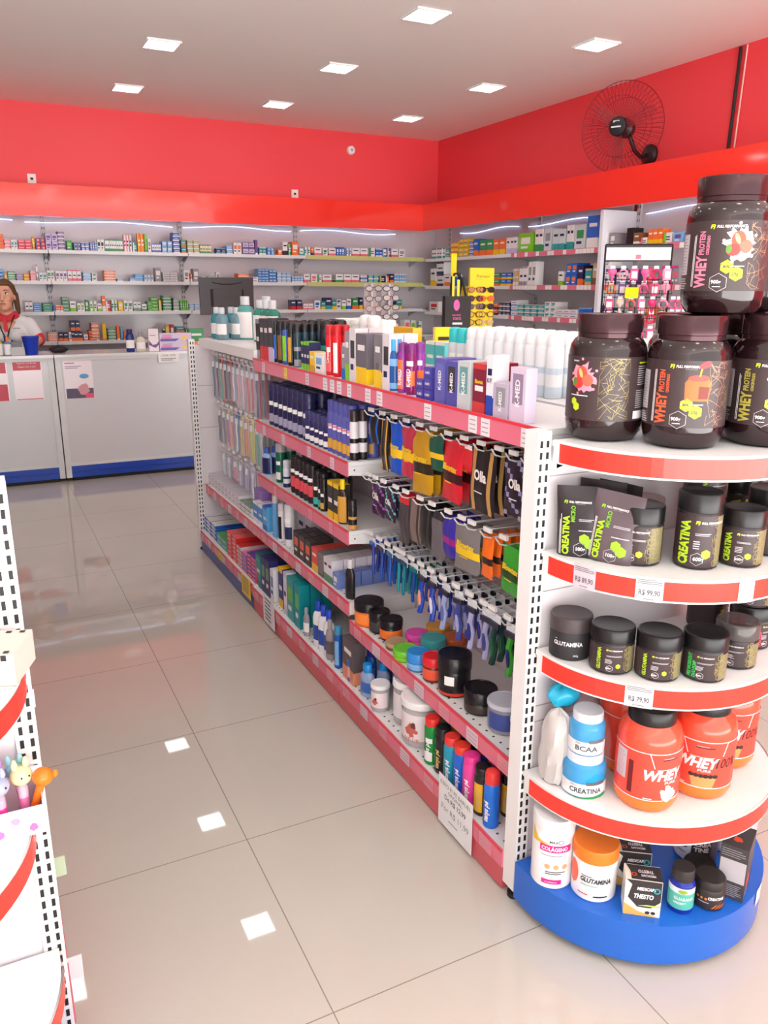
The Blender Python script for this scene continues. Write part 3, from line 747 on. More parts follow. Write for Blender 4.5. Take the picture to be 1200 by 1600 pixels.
# far end frame of the gondola
t = thing('end_partition', 'slotted white end frame closing the far side of the gondola', 'shelving', (0, 0, 0))
m = MB().box(GX0 - .004, GX0 + .028, GYS[3], GYS[3] + .045, .03, 1.18, WHITE); foot(m, GX0 + .012, GYS[3] + .02)
z = .1
while z < 1.16:
    for q in (-1, 1): m.box(GX0 + .012 + q * .007 - .0028, GX0 + .012 + q * .007 + .0028, GYS[3] - .0012, GYS[3], z, z + .0145, DARK)
    z += .0245
m.build('post', t)
f = MB().box(GX0 + .028, 1.12, GYS[3] + .012, GYS[3] + .022, .05, 1.15, PANELW)
for z in (.38, .70, .93): f.box(GX0 + .028, 1.12, GYS[3] + .0105, GYS[3] + .012, z, z + .003, M((175, 168, 170), .5, name='panel_seam'))
f.build('side_panel', t)
m = MB().box(1.12, 1.15, GYS[3], GYS[3] + .045, .03, 1.15, WHITE); m.build('post', t)
# far side of the gondola (only its top shelves show)
t = thing('gondola_shelving', 'opposite side of the gondola, its white top holding white spray bottles', 'shelving')
MB().box(GXC + .010, GXC + .016, .14, 3.11, .04, 1.12, PANELW).build('back_panel', t)
for k in range(3):
    MB().box(GXC + .016, 1.09, GYS[k] + .004, GYS[k + 1] - .016, 1.138, 1.152, SHELFW).box(1.09, 1.10, GYS[k] + .004, GYS[k + 1] - .016, 1.11, 1.152, SHELFW).build('shelf', t)
    MB().box(GXC + .018, 1.148, GYS[k] + .004, GYS[k + 1] - .016, .08, .112, SHELFW).build('deck', t)
    MB().box(1.13, 1.148, GYS[k] + .004, GYS[k + 1] - .016, .005, .08, KICKR).build('kickplate', t)
# narrow fascia of the left gondola (seen through the slots of its post)
t = thing('gondola_shelving', 'left gondola behind the slotted post at the left picture edge', 'shelving')
MB().box(-.80 - .008, -.80 + .008, .145, 3.1, .04, 1.12, PANELW).build('back_panel', t)
for k, z in enumerate((.112, .385, .645, .885, 1.152)):
    fx = -.482 if k == 0 else -.527
    so = MB().box(-.79, fx, .145, 3.1, z - .02, z, SHELFW).build('shelf', t)
    MB().box(fx, fx + .004, .145, 3.1, z - .045, z + .004, PLINK).build('price_strip', so)
MB().box(-.487, -.482, .145, 3.1, .005, .066, KICKR).build('kickplate', t)

# paper signs on the gondola base
def paper(name, label, y0, y1, z0, z1, m, art=None, x=GX0 - .0085):
    t = thing(name, label, 'sign', (x, (y0 + y1) / 2, z0), -PI / 2)
    MB().box(-(y1 - y0) / 2, (y1 - y0) / 2, 0, .001, 0, z1 - z0, m).build('sheet', t)
    if art: art.build('lettering', flat_map(0, .0002, .0001), t, step=0)
    return t
GIN = M((110, 108, 114), .5, name='sign_ink')
a = Art().text('KERO P/ PE BARUEL', 0, .125, .0175, GIN, align='CENTER').text('ORIGINAL', 0, .109, .0155, GIN, align='CENTER').text('De R$ 12,99', 0, .087, .021, M((80, 78, 84), .5, name='sign_ink_dark'), align='CENTER', bold=.01)
a.text('Por R$ 11,99', 0, .050, .026, M((150, 148, 154), .5, name='sign_ink_pale'), align='CENTER').lines(-.03, .028, .03, .034, GIN, 1)
paper('price_sign', 'white paper price sign on the red base, R$ 11,99', .265, .435, -.035 + .045, .15 + .012, M((238, 238, 240), .5, name='sign_paper'), a, GX0 - .009)
a = Art().lines(-.05, .02, .05, .13, GIN, 6, 4)
paper('price_sign', 'small white paper price sign on the red base of the middle bay', 1.83, 1.98, .015, .15, M((236, 236, 240), .5, name='sign_paper_small'), a)
a = Art().lines(-.05, .02, .05, .10, GIN, 6, 5)
paper('price_sign', 'yellow price sign hanging over the blue kickplate', 2.17, 2.31, .035, .135, M((244, 204, 40), .5, name='yellow_paper'), a)
a = Art().lines(-.012, .01, .012, .03, GIN, 2, 5)
paper('price_tag', 'tiny yellow tag on the blue kickplate bay', 2.66, 2.73, .075, .12, M((244, 204, 40), .5, name='yellow_paper'), a)

# ------------------------------------------------------------------ peg hooks
def peg_hook():
    """wire hook, root at local x=0 pointing to -x by .24; price bar above"""
    t = thing('peg_hook', 'x', 'hook')
    MB().tube([(0, 0, 0), (-.21, 0, 0), (-.228, 0, .006), (-.240, 0, .022)], .0022, STEEL, 6).build('wire', t)
    MB().tube([(0, 0, .018), (-.20, .006, .020), (-.213, .006, .020)], .0018, STEEL, 6).box(-.216, -.209, -.010, .022, .014, .026, WHITE).build('tag_arm', t)
    return t
HOOKS=[('A', 1.08, 1.048), ('A', 1.0, 1.048), ('A', 0.92, 1.048), ('A', 0.84, 1.048),
('A', 0.76, 1.048), ('A', 0.68, 1.048), ('A', 0.6, 1.048), ('A', 0.52, 1.048),
('A', 0.44, 1.048), ('A', 0.36, 1.048), ('A', 0.3, 1.048), ('A', 0.24, 1.048),
('B', 1.1, 0.832), ('B', 1.05, 0.832), ('B', 0.99, 0.832), ('B', 0.905, 0.832),
('B', 0.84, 0.832), ('B', 0.75, 0.832), ('B', 0.68, 0.832), ('B', 0.59, 0.832),
('B', 0.52, 0.832), ('B', 0.47, 0.832), ('B', 0.395, 0.832), ('B', 0.325, 0.832),
('C', 1.09, 0.632), ('C', 1.02, 0.632), ('C', 0.96, 0.632), ('C', 0.9, 0.632),
('C', 0.86, 0.632), ('C', 0.8, 0.632), ('C', 0.74, 0.632), ('C', 0.68, 0.632),
('C', 0.61, 0.632), ('C', 0.54, 0.632), ('C', 0.47, 0.632), ('C', 0.4, 0.632),
('C', 0.36, 0.632), ('C', 0.29, 0.632), ('C', 0.23, 0.632), ('X', 3.02, 1.095),
('X', 2.945, 1.095), ('X', 2.87, 1.095), ('X', 2.795, 1.095), ('X', 2.72, 1.095),
('X', 2.645, 1.095), ('X', 2.57, 1.095), ('X', 2.495, 1.095), ('X', 2.42, 1.095),
('X', 2.345, 1.095), ('X', 2.27, 1.095), ('Y', 2.95, 0.845), ('Y', 2.87, 0.845),
('Y', 2.79, 0.845), ('Y', 2.71, 0.845), ('Y', 2.63, 0.845), ('Y', 2.55, 0.845),
('Y', 2.47, 0.845), ('Y', 2.39, 0.845), ('Y', 2.31, 0.845), ('Y', 2.23, 0.845),
('Z', 2.9, 0.615), ('Z', 2.8, 0.615), ('Z', 2.7, 0.615), ('Z', 2.6, 0.615),
('Z', 2.5, 0.615), ('Z', 2.4, 0.615), ('Z', 2.3, 0.615)]
ROWN = {'A': 'top hook row', 'B': 'second hook row', 'C': 'third hook row', 'X': 'top row of the far bay', 'Y': 'second row of the far bay', 'Z': 'third row of the far bay'}
for row, y, z in HOOKS:
    place('hook', peg_hook, (GXC - .009, y, z), 0, 'thin white wire hook in the ' + ROWN[row], 'hook', 'white hooks, ' + ROWN[row])

# ------------------------------------------------------------------ goods that hang on the hooks
def sachet(w, h, th, c1, c2, style, seed=1, word=''):
    """pillow pack hanging at origin (top hole), front towards -x"""
    t = thing('sachet_pack', 'x', 'sachet')
    mb = MB(); a = M(c1, .28, name='foil_pack'); b = M(c2, .3, name='foil_print'); ink = M((235, 232, 230), .4, name='pack_print')
    nu, nv = 8, 12
    g = random.Random(seed)
    def pt(i, j, s):
        u = i / nu - .5; v = j / nv
        k = max(0, math.sin(PI * min(1, max(0, (v - .06) / .86)))) ** .6 * max(0, 1 - (2 * u) ** 4) ** .7
        wob = .0012 * math.sin(9 * v + seed) + .0008 * math.sin(13 * u + seed * 2)
        return (s * th / 2 * k + wob, -u * w * (1 - .05 * math.sin(PI * v)), -h * (1 - v) + .004)
    for s in (-1, 1):
        n = len(mb.v)
        for j in range(nv + 1):
            for i in range(nu + 1): mb.v.append(pt(i, j, s))
        for j in range(nv):
            for i in range(nu):
                m = a
                if style == 0 and 4 <= j <= 5: m = b
                if style == 1 and (i in (1, 6)) : m = b
                if style == 2 and (i + j) % 5 == 0: m = b
                if style == 3 and j >= 10: m = b
                mb.face([n + j * (nu + 1) + i, n + j * (nu + 1) + i + 1, n + (j + 1) * (nu + 1) + i + 1, n + (j + 1) * (nu + 1) + i], m, True)
    mb.build('pouch', t)
    if word:
        a = Art(); wk = M((240, 236, 232), .4, name='pack_lettering') if word != 'Blowtex' else M((246, 206, 40), .4, name='pack_lettering_yellow')
        a.text(word, 0, -h * .46, w * (.30 if len(word) < 5 else .22), wk, align='CENTER', bold=.04, shear=0 if word == 'Olla' else .2, sx=.9)
        a.lines(-w * .2, -h * .66, w * .2, -h * .62, wk, 1)
        a.build('lettering', lambda u, v, l: (-th / 2 - .0022, -u, v), t, step=0)
    return t
def hang(key, mk, y, z, n, step, label, cat, first=.205, tilt=.06, phrase=None):
    """n packs one behind the other on a hook, the front one nearest the tip"""
    grp = label if n > 1 else None
    for i in range(n):
        place(key, mk, (GXC - .009 - first + i * step, y + rnd.uniform(-.003, .003), z - .002), (rnd.uniform(-tilt, tilt), 0, rnd.uniform(-tilt, tilt)), label, cat, grp)
HANGS=[(1.08, 1.048, 0.085, 0.09, 0.012, 'bk', 'bl', 1, 3, 0.02, 'small black sachet with blue edge, far left of the top hook row'), (1.0, 1.048, 0.055, 0.165, 0.012, 'bk', 'gd', 1, 3, 0.02, 'slim black sachet beside the blue edged one on the top hook row'), (0.92, 1.048, 0.075, 0.16, 0.016, (16, 84, 205), 'yl', 0, 3, 0.02, 'bright blue sachet with yellow lettering band on the top hook row'), (0.84, 1.048, 0.09, 0.155, 0.014, (196, 44, 76), 'yl', 0, 2, 0.03, 'crimson sachet half hidden behind the gold ones'),
(0.76, 1.048, 0.125, 0.185, 0.02, (198, 148, 26), (46, 36, 20), 0, 5, 0.028, 'shiny gold sachet with a black band on the top hook row'), (0.68, 1.048, 0.09, 0.1, 0.012, (18, 84, 66), 'yl', 0, 2, 0.03, 'dark green sachet between gold and red ones'), (0.585, 1.048, 0.115, 0.17, 0.02, (214, 30, 48), (60, 14, 20), 0, 4, 0.034, 'shiny red sachet with a dark band on the top hook row'), (0.52, 1.048, 0.06, 0.07, 0.008, 'rd', 'w', 3, 1, 0.02, 'small red header card above the black and gold pack'),
(0.44, 1.048, 0.125, 0.165, 0.014, (34, 28, 30), (190, 146, 84), 1, 4, 0.03, 'black pack with gold wavy stripes on the top hook row'), (0.3, 1.048, 0.11, 0.14, 0.014, (40, 32, 44), (150, 140, 190), 2, 4, 0.03, 'black pack with lilac flecks near the slotted post'), (0.235, 1.048, 0.09, 0.145, 0.014, (38, 34, 36), (170, 166, 170), 2, 3, 0.03, 'black pack with grey flecks right beside the slotted post'), (1.05, 0.832, 0.105, 0.11, 0.016, (52, 28, 60), (150, 84, 168), 2, 6, 0.018, 'black and purple spotted pack on the second hook row'),
(0.965, 0.832, 0.085, 0.105, 0.012, (58, 32, 66), (90, 190, 180), 2, 3, 0.02, 'purple and teal spotted pack on the second hook row'), (0.87, 0.832, 0.07, 0.155, 0.014, (70, 64, 68), 'rd', 3, 3, 0.02, 'dark grey pack with a red top on the second hook row'), (0.8, 0.832, 0.085, 0.13, 0.012, (128, 108, 104), (60, 50, 50), 1, 2, 0.03, 'brown grey pack behind the red-topped one'), (0.735, 0.832, 0.085, 0.125, 0.016, (30, 30, 30), (60, 60, 60), 1, 4, 0.024, 'plain black pack in the middle of the second hook row'),
(0.665, 0.832, 0.09, 0.14, 0.012, (104, 98, 104), (50, 46, 50), 3, 3, 0.026, 'grey card pack left of the purple blue sachets'), (0.6, 0.832, 0.08, 0.115, 0.016, (58, 44, 160), (160, 30, 130), 0, 4, 0.026, 'purple and blue foil sachet on the second hook row'), (0.505, 0.832, 0.12, 0.13, 0.016, (126, 120, 122), (244, 204, 30), 0, 3, 0.03, 'grey sachet with yellow lettering band on the second hook row'), (0.41, 0.832, 0.055, 0.115, 0.014, (240, 112, 30), (50, 34, 30), 0, 6, 0.026, 'orange and black sachet on the second hook row'),
(0.295, 0.832, 0.1, 0.125, 0.016, (58, 160, 48), (34, 70, 36), 0, 7, 0.026, 'bright green sachet on the second hook row by the post')]
WORDS = {2: 'Blowtex', 3: 'Blowtex', 4: 'Blowtex', 6: 'Blowtex', 8: 'Olla', 9: 'Olla', 11: 'Olla', 12: 'Olla', 18: 'Blowtex', 20: 'Blowtex'}
for n_, (y, z, w, h, th, c1, c2, st, n, step, lab) in enumerate(HANGS):
    hang('sachet%d' % n_, lambda: sachet(w, h, th, PAL.get(c1, c1), PAL.get(c2, c2), st, n_, WORDS.get(n_, '')), y, z, n, step, lab, 'sachet')
# lettering on the front packs that can be read
def face_text(y, z, s, size, m, label_parent_name='lettering', x=None, bold=.02, rot=0, dz=0, shear=.2):
    pass
def razor(c1, c2, kind):
    t = thing('razor_pack', 'x', 'razor')
    a = M(c1, .3, name='razor_handle'); b = M(c2, .3, name='razor_grip')
    if kind == 0:     # slim disposable razor under a clear card
        MB().tube([(0, 0, -.02), (.002, .001, -.05), (-.002, 0, -.095), (0, 0, -.122)], .0055, a, 8).build('handle', t)
        MB().box(-.006, .006, -.018, .018, -.02, -.008, b).build('razor_head', t)
    else:             # curved rubber-grip razor
        MB().tube([(0, 0, -.03), (-.004, .004, -.06), (.002, 0, -.09), (-.004, -.002, -.12), (-.006, 0, -.135)], .0085, a, 8).build('handle', t)
        MB().tube([(-.005, .004, -.05), (-.009, .001, -.08), (-.006, -.001, -.11)], .0055, b, 8).build('grip', t)
        MB().box(-.008, .008, -.02, .02, -.03, -.016, M((40, 40, 60), .3, name='razor_head_dark')).build('razor_head', t)
    MB().box(-.0008, .0008, -.02, .02, -.022, .006, M((222, 226, 232), .2, name='header_card')).build('header_card', t)
    return t
RAZORS=[(1.09, 0.632, (24, 52, 150), (40, 90, 190), 0, 7, 'blue slim razor on the leftmost hook of the third row'), (1.02, 0.632, (22, 66, 160), (50, 50, 60), 0, 7, 'blue slim razor with dark head, second hook of the third row'), (0.96, 0.632, (20, 80, 170), (30, 110, 150), 0, 7, 'mid-blue slim razor left of the teal razors'), (0.9, 0.632, (20, 140, 150), (30, 60, 120), 0, 7, 'teal slim razor, left one of two teal hooks'),
(0.86, 0.632, (16, 120, 140), (40, 70, 90), 0, 7, 'dark teal slim razor, right one of two teal hooks'), (0.8, 0.632, (26, 70, 150), (20, 110, 110), 0, 6, 'deep blue slim razor right of the teal ones'), (0.74, 0.632, (24, 66, 176), (220, 150, 120), 1, 5, 'blue leaf-shaped razor with pale orange grip'), (0.68, 0.632, (30, 62, 170), (200, 200, 215), 1, 5, 'blue razor with pale grey grip'),
(0.61, 0.632, (150, 158, 200), (90, 100, 160), 1, 4, 'pale lilac razor with blue grip in the third hook row'), (0.54, 0.632, (60, 66, 140), (150, 154, 190), 1, 5, 'slate blue razor above the big black tub'), (0.47, 0.632, (160, 158, 196), (40, 44, 120), 1, 7, 'lilac razor with navy grip in the third hook row'), (0.4, 0.632, (150, 150, 186), (60, 64, 130), 1, 5, 'grey lilac razor left of the dark green ones'),
(0.36, 0.632, (22, 60, 52), (40, 90, 60), 1, 6, 'dark green razor in the third hook row'), (0.29, 0.632, (60, 150, 50), (30, 40, 90), 1, 4, 'green razor with navy grip by the post'), (0.23, 0.632, (120, 190, 60), (30, 60, 60), 1, 4, 'lime green razor nearest the slotted post')]
for n_, (y, z, c1, c2, kd, n, lab) in enumerate(RAZORS):
    hang('razor%s%s%d' % (c1, c2, kd), lambda: razor(PAL.get(c1, c1), PAL.get(c2, c2), kd), y, z, n, .03 if kd else .022, lab, 'razor', tilt=.10)
def brush(c1, c2, w=.03, h=.20):
    t = thing('toothbrush_pack', 'x', 'toothbrush')
    MB().box(-.0006, .0006, -w / 2, w / 2, -h, .006, M(c2, .3, name='blister_card')).build('card', t)
    MB().tube([(-.007, 0, -.03), (-.010, .002, -.08), (-.007, -.001, -.13), (-.008, 0, -h + .012)], .0045, M(c1, .3, name='brush_handle'), 8).box(-.014, -.004, -.006, .006, -.05, -.022, M((240, 240, 245), .5, name='bristles')).build('toothbrush', t)
    b = MB().box(-.016, -.001, -w * .38, w * .38, -h + .006, -.016, M((235, 240, 248), .05, alpha=.22, name='clear_blister')); b.build('blister', t)
    return t
BRUSHES=[(3.02, 1.095, (80, 90, 120), (120, 130, 150), 2, 0.22, 'slate toothbrush pack, farthest on the top hooks of the far bay'), (2.945, 1.095, (110, 40, 60), (90, 100, 130), 2, 0.21, 'maroon toothbrush pack on the far bay'), (2.87, 1.095, (60, 170, 150), (240, 100, 60), 2, 0.22, 'teal and orange toothbrush pack on the far bay'), (2.795, 1.095, (60, 30, 60), (70, 60, 70), 2, 0.21, 'dark plum toothbrush pack on the far bay'),
(2.72, 1.095, (50, 40, 60), (230, 70, 60), 2, 0.2, 'black toothbrush pack with red card foot'), (2.645, 1.095, (230, 230, 240), (110, 180, 200), 2, 0.2, 'white toothbrush pack with pale teal card'), (2.57, 1.095, (230, 150, 170), (220, 200, 210), 2, 0.22, 'pink toothbrush pack on the top hooks of the far bay'), (2.495, 1.095, (240, 200, 210), (200, 190, 200), 2, 0.22, 'pale pink toothbrush pack beside the red ones'),
(2.42, 1.095, (210, 60, 70), (220, 200, 205), 2, 0.22, 'red toothbrush pack, left one of two'), (2.345, 1.095, (216, 40, 50), (190, 200, 220), 2, 0.21, 'red toothbrush pack, right one of two'), (2.27, 1.095, (40, 60, 120), (200, 60, 70), 3, 0.23, 'navy and red toothbrush pack next to the middle bay'), (2.95, 0.845, (90, 80, 90), (170, 160, 170), 2, 0.2, 'grey toothbrush pack, farthest on the second hooks'),
(2.87, 0.845, (120, 110, 120), (180, 160, 170), 2, 0.2, 'dull grey toothbrush pack beside the pink and purple ones'), (2.79, 0.845, (200, 90, 190), (240, 210, 80), 2, 0.2, 'magenta toothbrush pack with yellow card'), (2.71, 0.845, (240, 150, 120), (160, 110, 190), 2, 0.2, 'salmon toothbrush pack with purple card'), (2.63, 0.845, (240, 240, 240), (60, 110, 170), 2, 0.2, 'white wavy toothbrush pack on the second hooks'),
(2.55, 0.845, (230, 190, 40), (240, 220, 120), 2, 0.2, 'yellow toothbrush pack on the second hooks'), (2.47, 0.845, (240, 140, 100), (240, 190, 160), 2, 0.19, 'orange toothbrush pack on the second hooks'), (2.39, 0.845, (215, 205, 50), (230, 230, 150), 2, 0.2, 'lemon toothbrush pack on the second hooks'), (2.31, 0.845, (70, 160, 140), (150, 200, 190), 2, 0.21, 'green toothbrush pack on the second hooks'),
(2.23, 0.845, (230, 230, 235), (90, 90, 60), 3, 0.22, 'white toothbrush pack next to the stacked deodorants'), (2.9, 0.615, (210, 210, 216), (190, 190, 200), 2, 0.13, 'small clear accessory pack on the lowest hooks, far end'), (2.8, 0.615, (200, 200, 210), (200, 180, 200), 2, 0.13, 'small grey accessory pack on the lowest hooks'), (2.7, 0.615, (235, 80, 140), (220, 210, 220), 2, 0.12, 'small pink accessory pack on the lowest hooks'),
(2.6, 0.615, (200, 190, 220), (210, 200, 225), 2, 0.13, 'pale lilac accessory pack on the lowest hooks'), (2.5, 0.615, (180, 160, 210), (200, 190, 225), 2, 0.14, 'lilac accessory pack on the lowest hooks'), (2.4, 0.615, (235, 235, 240), (215, 210, 235), 2, 0.16, 'white accessory pack on the lowest hooks')]
for n_, (y, z, c1, c2, n, h, lab) in enumerate(BRUSHES):
    hang('brush%s%s' % (c1, c2), lambda: brush(PAL.get(c1, c1), PAL.get(c2, c2), .034, h), y, z, n, .028, lab, 'toothbrush', tilt=.08)

# ------------------------------------------------------------------ goods standing on the gondola
def ringmat(rules, default, seg):
    def mf(i, s):
        for (i0, i1, s0, s1, m) in rules:
            if i0 <= i < i1 and (s0 is None or s0 <= s < s1): return m
        return default
    return mf
def can(r, h, c1, c2, cap, style=0, capf=.2, dome=True, name='spray_can', cat='can', metal=0.0):
    """aerosol can; front towards -y"""
    t = thing(name, 'x', cat)
    a = M(PAL.get(c1, c1), .25, metal, name='can_body'); b = M(PAL.get(c2, c2), .35, name='can_print'); ck = M(PAL.get(cap, cap), .3, name='can_cap')
    hb = h * (1 - capf)
    z = [0, .02, .10, .22, .34, .46, .58, .70, .82, .93, 1.0]
    prof = [(r * .93, 0), (r, hb * .02)] + [(r, hb * q) for q in z[2:10]] + [(r * .9, hb)]
    seg = 20
    def mf(i, s):
        f = s < 5 or s >= 15
        if style == 0: return b if (i in (2, 3) and (s < 2 or s >= 18)) else (TAGW if i == 6 and (s < 2 or s >= 19) else a)
        if style == 1: return b if i in (3, 4, 5) and (s < 4 or s >= 16) else (TAGW if i == 7 and (s < 3 or s > 16) else a)
        if style == 2: return b if (s in (0, 1, 19, 18)) and 1 < i < 8 else a
        if style == 3: return b if i in (1, 2, 5) else a
        return a
    MB().lathe(prof, a, seg, mf=mf).build('body', t)
    cr = r * .93
    cp = [(cr, hb), (cr, h - r * .5), (cr * .9, h - r * .2), (cr * .6, h - r * .04), (.001, h)] if dome else [(cr, hb), (cr, h - .003), (cr * .92, h), (.001, h)]
    MB().lathe(cp, ck, seg).build('cap', t)
    return t
def bottle(r, h, c1, c2, cap, style=0, flat=.62, capf=.22, neck=.42, trans=0.0, name='bottle', cat='bottle'):
    t = thing(name, 'x', cat)
    a = M(PAL.get(c1, c1), .15, trans=trans, name='bottle_plastic'); b = M(PAL.get(c2, c2), .35, name='bottle_label'); ck = M(PAL.get(cap, cap), .3, name='bottle_cap')
    hb = h * (1 - capf)
    prof = [(r * .9, 0), (r, hb * .05), (r, hb * .2), (r, hb * .42), (r, hb * .62), (r * .98, hb * .8), (r * .82, hb * .92), (r * neck, hb)]
    seg = 24
    def mf(i, s):
        f = s < 5 or s >= 19
        if style == 0: return b if i in (2, 3) and f else a
        if style == 1: return b if i in (1, 2, 3, 4) and f else a
        if style == 2: return b if i in (1, 4) else a
        return a
    MB().lathe(prof, a, seg, mf=mf, sy=flat).build('body', t)
    cr = r * neck * 1.15
    MB().lathe([(cr, hb), (cr, h - .003), (cr * .88, h), (.001, h)], ck, 20, sy=max(flat, .8)).build('cap', t)
    return t
def tub(r, h, c1, c2, lid, style=0, lidf=.3, lidr=1.04, name='jar', cat='jar', trans=0.0, alpha=1.0):
    t = thing(name, 'x', cat)
    a = M(PAL.get(c1, c1), .22, trans=trans, alpha=alpha, name='jar_plastic'); b = M(PAL.get(c2, c2), .35, name='jar_label'); ck = M(PAL.get(lid, lid), .25, alpha=alpha if lid == c1 else 1, name='jar_lid')
    hb = h * (1 - lidf)
    prof = [(r * .88, 0), (r * .98, hb * .08), (r, hb * .2), (r, hb * .5), (r, hb * .85), (r * .94, hb)]
    def mf(i, s):
        f = s < 8 or s >= 22
        if style == 0: return b if i in (2, 3) and f else a
        if style == 1: return b if i in (2, 3) else a
        if style == 2: return b if i == 1 else (TAGW if i == 3 and s < 3 else a)
        if style == 3: return b if i in (2, 3) and (s < 4 or s >= 27) else a
        return a
    MB().lathe(prof, a, 30, mf=mf).build('body', t)
    R_ = r * lidr
    MB().lathe([(R_, hb), (R_, h - .004), (R_ * .96, h - .0008), (R_ * .86, h), (R_ * .84, h - .0015), (.001, h - .0015)], ck, 30).build('lid', t)
    return t
def pack(w, d, h, c1, c2, style, name='product_box', cat='box'):
    """printed box, front towards -y, origin bottom centre front"""
    t = thing(name, 'x', cat)
    o = bpy.data.objects.new('carton', carton_mesh(c1, c2, style)); COL.objects.link(o)
    o.parent = t; o.location = (0, d, 0); o.scale = (w, d, h)
    return t

